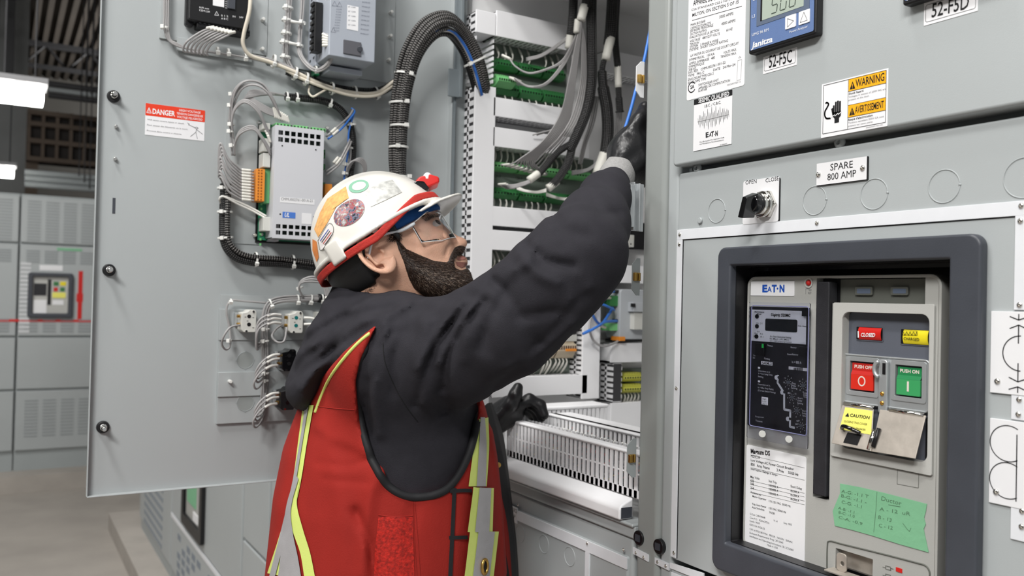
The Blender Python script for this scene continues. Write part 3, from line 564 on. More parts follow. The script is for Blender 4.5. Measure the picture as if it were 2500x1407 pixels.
for t, x0, y0, x1, y1, c, bd in (('Digitrip 520MC', 1883, 772, 1930, 774, 7, .02), ('Maintenance', 1843, 763, 1866, 764, 3.5, .01), ('Mode', 1849, 768, 1859, 769, 3.5, .01), ('ON  D/1', 1846, 791, 1862, 792, 4, 0), ('R3', 1850, 812, 1855, 812, 4, 0), ('R4   R2', 1843, 816, 1863, 818, 4, 0), ('R5   R1', 1841, 823, 1864, 825, 4, 0),
    ('Arc Flash Reduction Setting', 1880, 823, 1932, 827, 4, .01), ('R5 (Max.) ---R1 (Min.)', 1880, 829, 1926, 832, 4, .01), ('0/1 = OFF or External Control', 1880, 834.5, 1933, 838, 3.6, .01), ('PH4   Neutral', 1949, 798, 1973, 799, 4, .01)): ptext(b, B, t, x0, y0, x1, y1, c, z+.0004, bold=bd)
b.build('dark_lettering', INK, o)
for x, y in ((1854, 773), (1854, 797), (1853, 822)): MB().prism(B, circ(*B.uv(x, y), .0027, 16), .003, .0046).build('setting_dial', BLK, o)
b = MB(); z = .0033
for t, x0, y0, x1, y1, c, bd in (('Status', 1874, 845, 1887, 847, 4, .01), ('Battery', 1931, 850, 1945, 851, 4, .01), ('Check', 1951, 851, 1963, 852, 4, .01), ('Reset/Battery   Test', 1923, 867, 1962, 869, 4, .01), ('Test', 1839, 870, 1845, 870, 4, 0), ('Kit', 1839, 876, 1844, 876, 4, 0), ('Catalog', 1866, 877, 1880, 879, 4, .01),
    ('Dependent on Ir', 1852, 907, 1881, 911, 4, .01), ('Ir = In x Long Delay', 1852, 914, 1887, 918, 4, .01), ('Setting', 1851, 921, 1864, 923, 4, .01), ('Dependent on In,', 1851, 940, 1881, 944, 4, .01), ('In = Max Amp Rating', 1851, 948, 1889, 953, 4, .01), ('(Current Sensor Rating)', 1851, 955, 1894, 961, 4, .01),
    ('Response', 1845, 1019, 1865, 1021, 4, 0), ('Transmit', 1845, 1029, 1862, 1032, 4, .01), ('In = 800 A', 1934, 887, 1957, 889, 6, .01), ('Long', 1933, 938, 1943, 939, 4, .01), ('Delay', 1932, 943, 1944, 945, 4, .01), ('Setting', 1932, 949, 1947, 951, 4, .01), ('Long', 1962, 961, 1971, 962, 4, .01), ('Delay', 1962, 966, 1971, 967, 4, .01), ('Time', 1962, 971, 1971, 972, 4, .01),
    ('Short', 1948, 974, 1960, 975, 4, .01), ('Delay', 1948, 980, 1959, 981, 4, .01), ('Setting', 1947, 986, 1961, 988, 4, .01), ('Short', 1959, 1005, 1969, 1006, 4, .01), ('Delay', 1959, 1011, 1969, 1012, 4, .01), ('Time', 1959, 1017, 1968, 1018, 4, .01), ('OFF', 1945, 1030, 1953, 1030, 4, .01), ('M1', 1943, 1038, 1949, 1038, 4, .01), ('M1', 1924, 962, 1930, 962, 4, .01)): ptext(b, B, t, x0, y0, x1, y1, c, z, bold=bd)
for cx, cy, L in ((1925, 934, '1.0 .4 .5 .6 .7 .8 .9 .95'), (1961, 942, '24 2 4 7 10 12 15 20'), (1934, 970, '10 2 2.5 3 4 6 8'), (1946, 1003, '.5 .1 .2 .3 .4 .1'), (1957, 1040, '2 3 4 6 8 10')):
    w = L.split(); c = B.uv(cx, cy, z)
    for k, t in enumerate(w):
        a = math.radians(140-k*360/(len(w)+.0)); p = (c[0]+.0065*math.cos(a), c[1]+.0075*math.sin(a)); text(b, B, t, p[0], p[1]-.0008, z, .0016, align='c', bold=.01)
    for k in range(8):
        a = math.radians(k*45+20); stroke(b, B, [(c[0]+.003*math.cos(a), c[1]+.003*math.sin(a)), (c[0]+.0045*math.cos(a), c[1]+.0045*math.sin(a))], .0004, z)
b.fb(B, *B.rect(1926, 895, 1972, 907, z), .003, z)
b.build('light_lettering', mat('trip_print', (196, 196, 200), .5), o)
for cx, cy in ((1925, 934), (1961, 942), (1934, 970), (1946, 1003), (1957, 1040)): MB().cyl(B.pt(cx, cy, .003), B.pt(cx, cy, .0048), .0022, 14).build('setting_dial', DKG, o)
b = MB(); q = B.rect(1859, 882, 1886, 893, z); b.fb(B, *q, .003, .0033); q = B.rect(1860, 969, 1875, 990, z); b.fb(B, *q, .003, .0033); b.fb(B, *B.rect(1851, 896, 1856, 901, z), .003, .0033); b.fb(B, *B.rect(1851, 929, 1856, 934, z), .003, .0033); b.build('label_patch', PAPER, o)
b = MB(); ptext(b, B, '5ARMLSI', 1861, 890, 1885, 892, 7, .0035, bold=.02); ptext(b, B, 'High', 1862, 976, 1871, 977, 4, .0035); ptext(b, B, 'Load', 1862, 982, 1871, 983, 4, .0035); ptext(b, B, 'Alarm', 1862, 988, 1873, 989, 4, .0035)
for k in range(12): b.fb(B, *B.rect(1938+k*1.9, 898, 1938+k*1.9+(1.2 if k % 3 else .7), 906, .0035), .0034, .0035)
b.build('dark_marks', INK, o)
b = MB(); L = [(1900, 917), (1899, 935), (1915, 960), (1915, 1000), (1930, 1003), (1929, 1042), (1940, 1045)]; pstroke(b, B, L, .0028, .0035)
for x, y in ((1901, 922), (1915, 958), (1929, 1023)): b.prism(B, circ(*B.uv(x, y), .0028, 18), .003, .0037)
cv = b.build('trip_curve', mat('curve_grey', (190, 192, 196), .5), o)
for x, y in ((1901, 922), (1915, 958), (1929, 1023)): MB().prism(B, circ(*B.uv(x, y, .004), .0017, 16), .0037, .0039).build('curve_dot', TB, cv)
GL = mat('clear_cover', (240, 242, 250), .05, trans=1, ior=1.3)
b = MB(); b.rbox(B, *B.rect(1846, 838, 1868, 870, .004), .003, .006, .001); b.build('button_well', BLK, o, bevel=.0005)
MB().fb(B, *B.rect(1861, 840, 1865, 850, .006), .006, .0066).build('green_lamp', mat('lamp_green', (40, 190, 80), .3), o)
b = MB(); b.rbox(B, *B.rect(1952, 846, 1973, 872, .004), .003, .006, .001); b.build('button_well', BLK, o, bevel=.0005)
MB().fb(B, *B.rect(1961, 752, 1976, 773, .004), .003, .006).build('latch_notch', BLK, o)
# clear hinged cover with a thin raised edge and two thumbscrews
cu = B.quad((1829, 739), (1980, 739), (1823, 1070), (1970, 1095), .010); b = MB(); b.rbox(B, *cu, .009, .0102, .002); cv = b.build('clear_cover', GL, br)
PUR = mat('cover_edge_tint', (120, 122, 160), .15, spec=.8); b = MB()
for q2 in (B.quad((1836, 748), (1977, 748), (1829, 1043), (1967, 1060), .0105),): b.tube([B.P(u, v, .0105) for u, v in rr(*q2, .003, 4)], .0006, 6, closed=True)
b.build('cover_edge', PUR, cv, smooth=True)
for x, y in ((1856, 1060), (1921, 1073)):
    MB().cyl(B.pt(x+5, y, .003), B.pt(x+5, y, .012), .0035, 16).cyl(B.pt(x+5, y, .012), B.pt(x+5, y, .02), .0042, 18).build('thumbscrew', BF2, cv, bevel=.0005)
# rating label
q = B.quad((1822, 1085), (1967, 1118), (1820, 1338), (1966, 1375)); q = (B.uv(1821, 1200)[0], q[1], B.uv(1967, 1250)[0], B.uv(1825, 1086)[1]); o = MB().rbox(B, *q, 0, .0006, .003).build('breaker_rating_label', PAPER, br); q0, q1, q2, q3 = q
b = MB(); z = .0008
for t, x0, y0, x1, y1, c, bd in (('Magnum DS', 1833, 1107, 1880, 1113, 11, .04), ('MDSC08', 1833, 1117, 1855, 1121, 7, 0), ('Low Voltage AC Power Circuit Breaker', 1833, 1126, 1938, 1149, 6, .012), ('800   Amp Frame', 1833, 1137, 1879, 1147, 7, .012), ('3 Pole', 1896, 1151, 1913, 1155, 7, .012), ('50/60 Hz', 1924, 1157, 1949, 1163, 7, .012), ('Interruption Ratings in Amps', 1833, 1147, 1898, 1163, 5, .01),
    ('Max Volts', 1832, 1167, 1854, 1172, 6, .01), ('Inst Trip', 1877, 1177, 1896, 1182, 6, .01), ('Short Delay', 1930, 1190, 1958, 1197, 6, .01), ('635', 1832, 1176, 1840, 1178, 6, .01), ('508', 1832, 1184, 1840, 1186, 6, .01), ('254', 1832, 1194, 1840, 1196, 6, .01), ('Accessories', 1832, 1204, 1858, 1211, 5, .01),
    ('Motor Operator', 1837, 1214, 1871, 1223, 5, .01), ('110-125 VAC  50/60 Hz', 1877, 1226, 1930, 1239, 5, .01), ('Trip Unit Power', 1836, 1233, 1871, 1241, 5, .01), ('120 VAC 50/60 Hz', 1877, 1243, 1919, 1254, 5, .01), ('Aux Switches', 1836, 1241, 1866, 1248, 5, .01), ('2A/2B', 1878, 1253, 1891, 1257, 5, .01),
    ('100,000 A', 1877, 1188, 1900, 1193, 5.5, .01), ('100,000 A', 1877, 1197, 1900, 1202, 5.5, .01), ('100,000 A', 1877, 1207, 1900, 1212, 5.5, .01), ('85,000 A', 1930, 1201, 1951, 1206, 5.5, .01), ('85,000 A', 1930, 1211, 1951, 1216, 5.5, .01), ('85,000 A', 1930, 1221, 1951, 1226, 5.5, .01)): ptext(b, B, t, x0, y0, x1, y1, c, z, bold=bd)
for y in (1116, 1146, 1178, 1187, 1197, 1206): pstroke(b, B, [(1833, y-4), (1964, y+27)], .0003, z)
b.build('lettering', INK, o); b = MB()
for t, x0, y0, x1, y1, c in (('G.O.#: CABH90648', 1831, 1257, 1868, 1267, 4.6), ('It: 4', 1889, 1273, 1898, 1276, 4.6), ('Seq: 005', 1913, 1279, 1933, 1284, 4.6), ('Cust P.O.  4220-637516', 1831, 1266, 1878, 1280, 4.6), ('Code: 0000', 1830, 1274, 1855, 1281, 4.6), ('03/01/24 09:26:55', 1830, 1283, 1867, 1294, 4.6),
    ('CAT # MDSC083WEA   08CUA   NAN2N   SNNAX', 1830, 1294, 1935, 1327, 4.6), ('Enclosure Requirements Dwg.: 2C13060', 1830, 1303, 1912, 1328, 4.6), ('Installation and Operating Instructions: I.B. 2C12060', 1830, 1311, 1937, 1346, 4.6), ('Made in USA', 1873, 1333, 1899, 1341, 4.6)): ptext(b, B, t, x0, y0, x1, y1, c, z)
b.build('fine_lettering', mat('soft_print', (70, 70, 74), .5), o)
# small square outline, drawout shutter, tab
b = MB(); pstroke(b, B, [(2191, 1147), (2243, 1157), (2242, 1192), (2190, 1182)], .0004, .0004, True); b.build('moulded_square', BREC, body)
b = MB(); b.tube(cr([B.pt(*p, .0002) for p in ((2019, 1400), (2020, 1335), (2026, 1322), (2060, 1330), (2150, 1352), (2235, 1374), (2260, 1382), (2269, 1395), (2270, 1410))], 6), .0009, 6); b.build('access_door_edge', BREC, body, smooth=True)
b = MB(); b.fb(B, ku0, kv0, ku1, kv1, -.0118, -.010); b.build('shutter_plate', STEEL, br)
b = MB(); o2 = []
u, v = B.uv(2048, 1380, .01)[0], B.uv(2048, 1384, .01)[1]
TF = Fr(B.P(u, v, .004), B.u, B.v, B.n)
b.frame(TF, rr(-.0065, -.006, .0065, .014, .004, 5), circ(.0012, .003, .0026, 24)[0:24], .0, .002); b.fb(TF, -.015, -.008, .025, -.006, -.004, .012); b.build('locking_tab', STEEL, br, bevel=.0004)
b = MB(); b.fb(B, *B.rect(2188, 1385, 2203, 1400), .0, .0006); b.build('red_mark', RED, body); b = MB()
for k in range(2):
    pstroke(b, B, [(2155, 1385+k*20), (2162, 1387+k*20)], .0006, .0006); pstroke(b, B, [(2162, 1382+k*20), (2174, 1385+k*20), (2174, 1393+k*20), (2162, 1390+k*20)], .0006, .0006, True); pstroke(b, B, [(2174, 1388+k*20), (2181, 1390+k*20)], .0006, .0006)
b.build('etched_marks', BREC, body)
# ---- green tape note on the breaker cover
TG = mat('green_tape', (126, 184, 144), .6, bump=.5, bs=120); P = [(2052, 1181), (2100, 1190), (2160, 1204), (2214, 1218), (2264, 1231), (2261, 1250), (2257, 1265), (2261, 1280), (2256, 1292), (2260, 1312), (2264, 1330), (2268, 1349), (2200, 1330), (2130, 1308), (2080, 1294), (2039, 1284), (2036, 1262), (2034, 1248), (2044, 1224), (2052, 1205)]
o = MB().prism(B, [B.uv(*p) for p in P], .0003, .0009).build('tape_note', TG); tag(o, 'torn strip of green masking tape with handwritten readings stuck below the metal flaps', 'tape')
b = MB(); z = .0011; rs = random.Random(3)
for t, x0, y0, x1, y1, c in (('A-G: -1.1 T', 2054, 1203, 2120, 1217, 8), ('B-G: -1.1 -', 2053, 1214, 2115, 1231, 8), ('C-G: -1.1', 2054, 1229, 2103, 1242, 8), ('A-B: -1.1', 2046, 1243, 2085, 1255, 7), ('B-C: -1.0', 2047, 1254, 2086, 1265, 7), ('C-A: -0.9', 2047, 1266, 2105, 1283, 7),
    ('Ductor', 2151, 1222, 2200, 1235, 11), ('A - 12  uR', 2147, 1247, 2222, 1260, 9), ('B - 13', 2144, 1267, 2176, 1275, 9), ('C - 12', 2145, 1287, 2179, 1294, 9)): ptext(b, B, t, x0, y0, x1, y1, c, z, shear=.15)
pstroke(b, B, [(2141, 1202), (2138, 1250), (2133, 1300)], .0005, z); pstroke(b, B, [(2169, 1233), (2198, 1238)], .0006, z); pstroke(b, B, [(2204, 1278), (2214, 1292), (2220, 1298), (2224, 1290)], .0005, z)
b.build('handwriting', mat('pencil_grey', (84, 120, 92), .6), o)
# ================================================================ open cabinet next along the row
S = Fr((0, 1.56, 0), (1, 0, 0), (0, 0, 1), (0, -1, 0))       # far side wall inside the cabinet
Y0, Y1 = .937, 1.60
INW = mat('white_interior_paint', (226, 226, 226), .5, var=.01, vs=4)
oc = thing('open_cabinet', 'open switchgear cabinet with white interior full of wiring ducts and green terminals', 'switchgear cabinet', (XF, 1.3, ZF+.1))
zb = -.322
MB().box((XF+.02, 1.56, -.34), (1.5, 1.60, .9)).build('side_panel', INW, oc)
MB().box((XF+.02, Y0, -.34), (1.5, Y0+.02, .9)).build('side_panel', INW, oc)
MB().box((1.48, Y0, -.34), (1.5, Y1, .9)).build('back_panel', INW, oc)
MB().box((XF+.02, Y0, .66), (1.5, Y1, .68)).build('top_panel', INW, oc)
MB().box((XF+.02, Y0, -.36), (1.5, Y1, -.335)).build('compartment_floor', INW, oc)
b = MB(); b.fb(F, -.977, ZF+.1, uq-.001, .95, -.05, -.001); b.build('front_post', mat('post_paint', (150, 154, 152), .32, bump=.06, bs=900, coat=.1), oc, bevel=.009, seg=4, smooth=True)
plug(F, 1565, 1313, oc)
MB().prism(F, [F.uv(1546, 1336), F.uv(1583, 1355), F.uv(1583, 1372), F.uv(1546, 1352)], -.001, .001).build('cover_strip', WSTRIP, oc)
for x, y in ((1554, 1350), (1573, 1361)): screw(F, *F.uv(x, y), .001, .0024, CHROME, oc)
# far post and the flange the door hangs on
DKP = mat('dark_hinge_paint', (120, 128, 132), .4)  # dark grey paint of the hinge bracket and flange
MB().box((.775, 1.545, -.34), (.802, 1.60, .9)).build('far_post', GREY2, oc, bevel=.003)
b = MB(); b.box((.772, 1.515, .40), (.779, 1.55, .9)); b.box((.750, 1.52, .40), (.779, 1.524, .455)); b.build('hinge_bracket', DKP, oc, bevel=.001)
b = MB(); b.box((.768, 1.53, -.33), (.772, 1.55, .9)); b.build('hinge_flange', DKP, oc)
# bottom rail, bent sill, lower compartment front
b = MB(); P2 = [(.815, -.290), (.815, -.321), (.804, -.321), (.789, -.321), (.789, -.305), (.794, -.299)]
vs = [(x, y, z) for y in (1.0, Y1) for x, z in P2]; n = 6; b.add(vs, [tuple(range(n)), tuple(range(n, 2*n))[::-1]]+[(i, n+i, n+(i+1) % n, (i+1) % n) for i in range(n)]); b.build('bottom_channel', DUCT, oc, bevel=.003, seg=3)
MB().box((.792, .9992, -.319), (.812, .9998, -.303)).build('channel_hollow', DKG, oc)
b = MB(); b.box((.795, Y0+.04, -.3275), (.83, Y1, -.322)); b.box((.80, Y0+.04, -.345), (.83, Y1, -.326)); b.build('sill', GREY, oc, bevel=.003, seg=3)
lowz = ZF+.12
b = MB(); b.fb(F, -Y1-.02, lowz, -.985, -.345, -.05, -.004); b.build('lower_front', GREY, oc, bevel=.006, seg=3)
b = MB(); b.fb(F, -Y1-.02, lowz, -.992, -.374, -.02, .0); b.build('lower_door', GREY, oc, bevel=.004, seg=3)
MB().fb(F, -Y1-.02, -.392, -.992, -.375, .0, .0018).build('mimic_bus_strip', WSTRIP, oc)
MB().fb(F, F.uv(1431, 1340)[0], -.8, F.uv(1441, 1340)[0], -.392, .0, .0018).build('mimic_bus_strip', WSTRIP, oc)
for x, y in ((1267, 1233), (1525, 1343), (1436, 1327)): screw(F, *F.uv(x, y), .0018, .0026, CHROME, oc)
for x, y, r in ((1270, 1303, .015), (1328, 1329, .015), (1391, 1359, .015)):
    u, v = F.uv(x, y); b = MB(); b.tube([F.P(a, c, .0002) for a, c in circ(u, v, r, 36)], .0006, 6, closed=True); b.build('knockout', GREY, oc, smooth=True)
q = F.quad((1236, 1236), (1264, 1240), (1236, 1262), (1264, 1279)); q = (F.uv(1225, 1250)[0], F.uv(1262, 1278)[1], F.uv(1264, 1260)[0], F.uv(1262, 1240)[1]); o = MB().fb(F, *q, 0, .0022).build('nameplate', WHITE, oc)
b = MB(); ptext(b, F, 'SOURCE', 1246, 1247, 1262, 1254, 10, .0024); ptext(b, F, '4P', 1250, 1264, 1258, 1268, 10, .0024); b.build('engraved_letters', INK, o)
MB().fb(F, -Y1, ZF, uq, ZF+.12, -.6, -.03).build('plinth', GREY2, oc)
MB().box((.83, Y0, ZF+.1), (1.5, Y1+.02, -.36)).build('lower_enclosure', GREY2, oc)
MB().box((.83, Y0, .68), (1.5, Y1+.02, .95)).build('upper_enclosure', GREY2, oc)
# latch catches on the near post
Q = Fr((0, .979, 0), (1, 0, 0), (0, 0, 1), (0, -1, 0))
def catch(x0, y0, x1, y1, m):
    u0, v0, u1, v1 = Q.rect(x0, y0, x1, y1); u1 = XF; c = min((v1-v0)*.2, (u1-u0)*.6)
    o = MB().prism(Q, [(u1, v0), (u0+c, v0), (u0, v0+c), (u0, v1-c), (u0+c, v1), (u1, v1)], 0, .0015).build('latch_catch', m, oc)
    vm = (v0+v1)/2; b = MB(); b.box(Q.P(u0+.001, vm-.006, .0015), Q.P(u0+.007, vm+.006, .006)); b.box(Q.P(u0+.0085, vm-.006, .0015), Q.P(u0+.0125, vm+.006, .006)); b.build('roller', BRASS, o, bevel=.001)
catch(1553, 148, 1572, 240, WHITE); catch(1543, 630, 1562, 722, GREY2); catch(1531, 1072, 1552, 1165, GREY2)
Q = Fr((0, .942, 0), (1, 0, 0), (0, 0, 1), (0, -1, 0)); b = MB(); u0, v0, u1, v1 = Q.rect(1526, 446, 1567, 566); b.fb(Q, u0, v0+.004, u0+.007, v1-.004, .012, .0135); b.fb(Q, u0+.006, v0, u1+.001, v1, .0, .0015); b.fb(Q, u0+.006, v0, u0+.0075, v1, .0, .0135); b.fb(Q, u0+.02, v0, u0+.0215, v1, .0, .008)
zk = b.build('galvanised_bracket', ZINC, oc, bevel=.0005); b = MB()
for v in (.15, .25, .62, .72): b.fb(Q, u0+.0105, v0+(v1-v0)*v, u0+.0145, v0+(v1-v0)*(v+.05), .0015, .0035)
b.build('rivet', CHROME, zk, bevel=.001)
b = MB(); u0, v0, u1, v1 = Q.rect(1517, 490, 1527, 534); b.fb(Q, u0, v0, u1, v1, .011, .012); w = b.build('bracket_tab', WHITE, oc)
# ---- wiring ducts
dcount = [0]
def duct(label, fr, u0, v0, u1, v1, h0, h1, axis='u', cover=True, pitch=.0105, walls=(0, 1), group=None, lip=.0015):
    o = thing('wiring_duct', label, 'wiring duct', fr.P((u0+u1)/2, v0, h0), group)
    MB().fb(fr, u0+.0015, v0+.0015, u1-.0015, v1-.0015, h0, h1-.004).build('duct_body', mat('duct_shadow_interior', (60, 60, 62), .7), o)  # solid dark block, its colour stands in for shade inside the duct
    if cover: MB().fb(fr, u0-lip, v0-lip, u1+lip, v1+lip, h1-.005, h1).build('cover', DUCT, o, bevel=.0012, seg=2)
    for A_ in (((u0, v0, u0+.0015, v1), (u1-.0015, v0, u1, v1)) if axis == 'u' else ((u0, v0, u1, v0+.0015), (u0, v1-.0015, u1, v1))): MB().fb(fr, *A_, h0, h1-.004).build('end_wall', DUCT, o)
    L = (u1-u0) if axis == 'u' else (v1-v0); n = max(2, int(L/pitch))
    for w in walls:
        b = MB()
        for k in range(n+1):
            c = k*L/n; a0, a1 = max(0, c-pitch*.3), min(L, c+pitch*.3)
            if axis == 'u':
                vv = (v0, v0+.0016) if w == 0 else (v1-.0016, v1); b.fb(fr, u0+a0, vv[0], u0+a1, vv[1], h0, h1-.004)
            else:
                uu = (u0, u0+.0016) if w == 0 else (u1-.0016, u1); b.fb(fr, uu[0], v0+a0, uu[1], v0+a1, h0, h1-.004)
        if axis == 'u': vv = (v0, v0+.0016) if w == 0 else (v1-.0016, v1); b.fb(fr, u0, vv[0], u1, vv[1], h0, h0+.012).fb(fr, u0, vv[0], u1, vv[1], (h0+h1)/2-.001, (h0+h1)/2+.001)
        else: uu = (u0, u0+.0016) if w == 0 else (u1-.0016, u1); b.fb(fr, uu[0], v0, uu[1], v1, h0, h0+.010).fb(fr, uu[0], v0, uu[1], v1, (h0+h1)/2-.003, (h0+h1)/2+.003)
        b.build('slotted_wall', DUCT, o)
    return o
T6 = S.off(.06)
def dr(label, x0, y0, x1, y1, **k):                          # duct whose cover spans (x0,y0 top-left) .. (x1; y1 bottom-left)
    u0, v1 = T6.uv(x0, y0); _, v0 = T6.uv(x0, y1); u1 = T6.uv(x1, (y0+y1)/2)[0]
    return duct(label, S, u0+.0015, v0+.0015, u1-.0015, v1-.0015, 0, .06, **k)
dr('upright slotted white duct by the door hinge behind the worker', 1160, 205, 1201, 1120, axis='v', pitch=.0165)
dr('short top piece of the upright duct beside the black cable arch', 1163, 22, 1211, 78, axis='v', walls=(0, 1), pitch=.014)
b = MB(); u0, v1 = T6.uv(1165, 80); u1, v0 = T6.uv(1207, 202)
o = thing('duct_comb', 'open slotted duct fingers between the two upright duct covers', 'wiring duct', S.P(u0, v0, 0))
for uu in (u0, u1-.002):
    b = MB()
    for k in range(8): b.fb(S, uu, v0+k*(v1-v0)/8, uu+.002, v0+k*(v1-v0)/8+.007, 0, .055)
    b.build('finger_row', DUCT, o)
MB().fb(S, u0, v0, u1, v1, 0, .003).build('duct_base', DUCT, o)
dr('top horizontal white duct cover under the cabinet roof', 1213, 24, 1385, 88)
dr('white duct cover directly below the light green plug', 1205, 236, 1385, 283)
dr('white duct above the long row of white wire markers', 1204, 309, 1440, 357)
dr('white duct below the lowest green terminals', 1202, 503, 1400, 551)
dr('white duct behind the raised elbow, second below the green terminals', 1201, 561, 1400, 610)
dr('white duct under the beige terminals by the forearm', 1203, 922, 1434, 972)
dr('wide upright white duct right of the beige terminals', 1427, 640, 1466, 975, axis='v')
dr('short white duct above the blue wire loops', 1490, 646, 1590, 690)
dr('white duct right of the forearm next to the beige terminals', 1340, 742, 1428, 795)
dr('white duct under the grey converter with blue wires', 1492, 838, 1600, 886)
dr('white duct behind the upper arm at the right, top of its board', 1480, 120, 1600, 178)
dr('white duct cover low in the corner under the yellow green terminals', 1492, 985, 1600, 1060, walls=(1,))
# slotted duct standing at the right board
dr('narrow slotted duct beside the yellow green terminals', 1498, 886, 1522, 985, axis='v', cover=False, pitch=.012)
# horizontal ducts on the compartment floor
LF = Fr((.838, 0, 0), (0, -1, 0), (0, 0, 1), (-1, 0, 0))
def comb(label, x, ya, yb, z0, z1, wd, back=True, wall_z=None, pitch=.0118, railh=.012):
    o = thing('wiring_duct', label, 'wiring duct', (x, (ya+yb)/2, z0)); fr = Fr((x, 0, 0), (0, -1, 0), (0, 0, 1), (-1, 0, 0))
    n = int((yb-ya)/pitch); hz = (z1-z0)
    for xx in (0, -wd) if back else (0,):
        b = MB()
        for k in range(n+1):
            c = -yb+k*(yb-ya)/n; b.rbox(fr, c-pitch*.30, z0, c+pitch*.30, z1-.004, xx, xx+.0022, .0008, 2)
        b.fb(fr, -yb, z0, -ya, z0+hz*.16, xx, xx+.0022); b.fb(fr, -yb, z0+hz*.5, -ya, z0+hz*.5+.0022, xx, xx+.0016); b.build('slotted_wall', DUCT, o, bevel=0)
    b = MB(); b.fb(fr, -yb, z1-.006, -ya, z1, -.016, .004); b.build('top_rail', DUCT, o, bevel=.003, seg=3)
    MB().fb(fr, -yb, z0-.002, -ya, z0, -wd, 0).build('duct_base', DUCT, o)
    for zz in (.018, .047): MB().tube([(x+wd*.55, ya+.004, z0+zz), (x+wd*.55, yb-.004, z0+zz)], .0145, 14).build('black_cable_or_fill', BLK, o, smooth=True)  # black filler rods added inside so the slots look dark
    rs = random.Random(int(x*100)); cols = (BLK, RED, BLK, WIRE, BLK, mat('yellow_wire', (220, 200, 60), .5), DKG, BLK, WIRE, BLK, DKG, RED, BLK, DKG)  # mostly dark wire colours, chosen to deepen the shade in the slots
    for k in range(26):
        P = [(x+.005+.003*rs.random()+(k % 4)*.0016, ya+.01+t*(yb-ya-.02), z0+.006+hz*.7*rs.random()) for t in np.linspace(0, 1, 9)]
        MB().tube(cr(P, 5), .0022, 6).build('wire', cols[k % 14], o, smooth=True)
    return o
d1 = comb('long slotted white duct along the cabinet sill in front', .818, .985, 1.37, -.290, -.222, .045)
o = MB(); ptext(o, Fr((.8158, 0, 0), F.u, F.v, F.n), '52P D1', 1430, 1184, 1448, 1188, 6, .0004); o.build('pen_mark', INK, d1)
d2 = comb('slotted white duct behind the sill duct at the same level', .90, .985, 1.36, -.290, -.214, .05)
b = MB(); b.box((.90, .985, -.222), (.95, 1.36, -.214)); b.build('cover', DUCT, d2, bevel=.003, seg=3)
o = thing('wiring_duct', 'cross duct on the compartment floor joining the front duct to the side wall', 'wiring duct', (.95, 1.42, -.33))
b = MB(); b.box((.85, 1.385, -.214), (1.06, 1.44, -.206)); b.build('cover', DUCT, o, bevel=.003, seg=3)
b = MB()
for k in range(20): b.box((.852+k*.0105, 1.386, -.29), (.859+k*.0105, 1.388, -.214))
b.build('slotted_wall', DUCT, o); MB().box((.85, 1.42, -.29), (1.06, 1.44, -.214)).build('duct_body', DUCT, o)
rs = random.Random(9)
hb_ = thing('wire_bundle', 'many short grey wires dropping into the slotted duct behind the sill duct', 'wires', (.88, 1.15, -.29))
for k in range(34):
    y = 1.0+k*.0095; MB().tube(cr([(.898, y, -.235), (.885, y+.004, -.245), (.872, y+.01*rs.random(), -.262), (.862, y+.012, -.285)], 4), .0018, 6).build('wire', WIREW if k % 3 else WIRE, hb_, smooth=True)
MB().box((1.02, 1.50, -.335), (1.06, 1.53, -.27)).build('earth_terminal', BLK, hb_)
# ---- terminal boards on the side wall
T3 = S.off(.035); T0 = S
MARK = mat('wire_marker', (222, 220, 212), .5); HOLE = mat('terminal_hole', (16, 40, 22), .6); BOARD = mat('board_grey', (112, 122, 114), .5); DRAIL = mat('rail_plate', (150, 150, 148), .5)
def board(label, x0, y0, x1, y1):
    u0, v1 = S.uv(x0, y0, .01); v0 = S.uv(x0, y1, .01)[1]; u1 = S.uv(x1, y0, .01)[0]
    o = thing('terminal_board', label, 'terminal board', S.P((u0+u1)/2, v0, 0)); MB().fb(S, u0, v0, u1, v1, 0, .01).build('back_plate', BOARD, o); return o
def trow(o, x0, y0, y1, x1, n, m, h=.035, side=1, up=0, dn=0, hm=HOLE, ml=26):
    u0, v1 = S.uv(x0, y0, h); v0 = S.uv(x0, y1, h)[1]; u1 = S.uv(x1, y0, h)[0]; W = (u1-u0)/n; Hh = v1-v0; rs = random.Random(int(x0+y0))
    for k in range(n):
        a = u0+k*W; b = MB(); e = W*.04
        P = lambda u, v, z: S.P(u, v, z)
        prof = [(v0, .01), (v0, h*.72), (v0+Hh*.35, h), (v0+Hh*.62, h), (v0+Hh*.7, h*.8), (v1, h*.75), (v1, .01)]; np_ = len(prof)
        vs = [P(u, vv, z) for u in (a+e, a+W-e) for vv, z in prof]; b.add(vs, [tuple(range(np_))[::-1], tuple(range(np_, 2*np_))]+[(i, (i+1) % np_, np_+(i+1) % np_, np_+i) for i in range(np_)])
        t = b.build('terminal_block', m, o, bevel=.0006); pz = 8; b = MB()
        for j in range(pz):
            c = a+e+(j+.5)*(W-2*e)/pz; w = (W-2*e)/pz*.3
            b.fb(S, c-w, v0+Hh*.40, c+w, v0+Hh*.57, h-.002, h+.0003); b.fb(S, c-w, v1-Hh*.22, c+w, v1-Hh*.06, h*.75-.002, h*.765)
        b.build('clamp_openings', hm, t)
        for s_, cnt in ((1, up), (-1, dn)):
            for j in range(cnt):
                if rs.random() < .12: continue
                c = a+(j+.6)*W/(cnt+.4); vb = (v1-.001) if s_ > 0 else (v0+.001); L = .020+rs.random()*.006; dx = (rs.random()-.4)*.006
                MB().tube(cr([S.P(c, vb, h*.6), S.P(c+dx*.3, vb+s_*L*.4, h*.75), S.P(c+dx, vb+s_*L, h*.55), S.P(c+dx*1.5, vb+s_*L*1.6, h*.25)], 3), [.0016]*4+[.0023]*3+[.0023]+[.0013, .0013], 6).build('wire_marker', MARK, o, smooth=True)
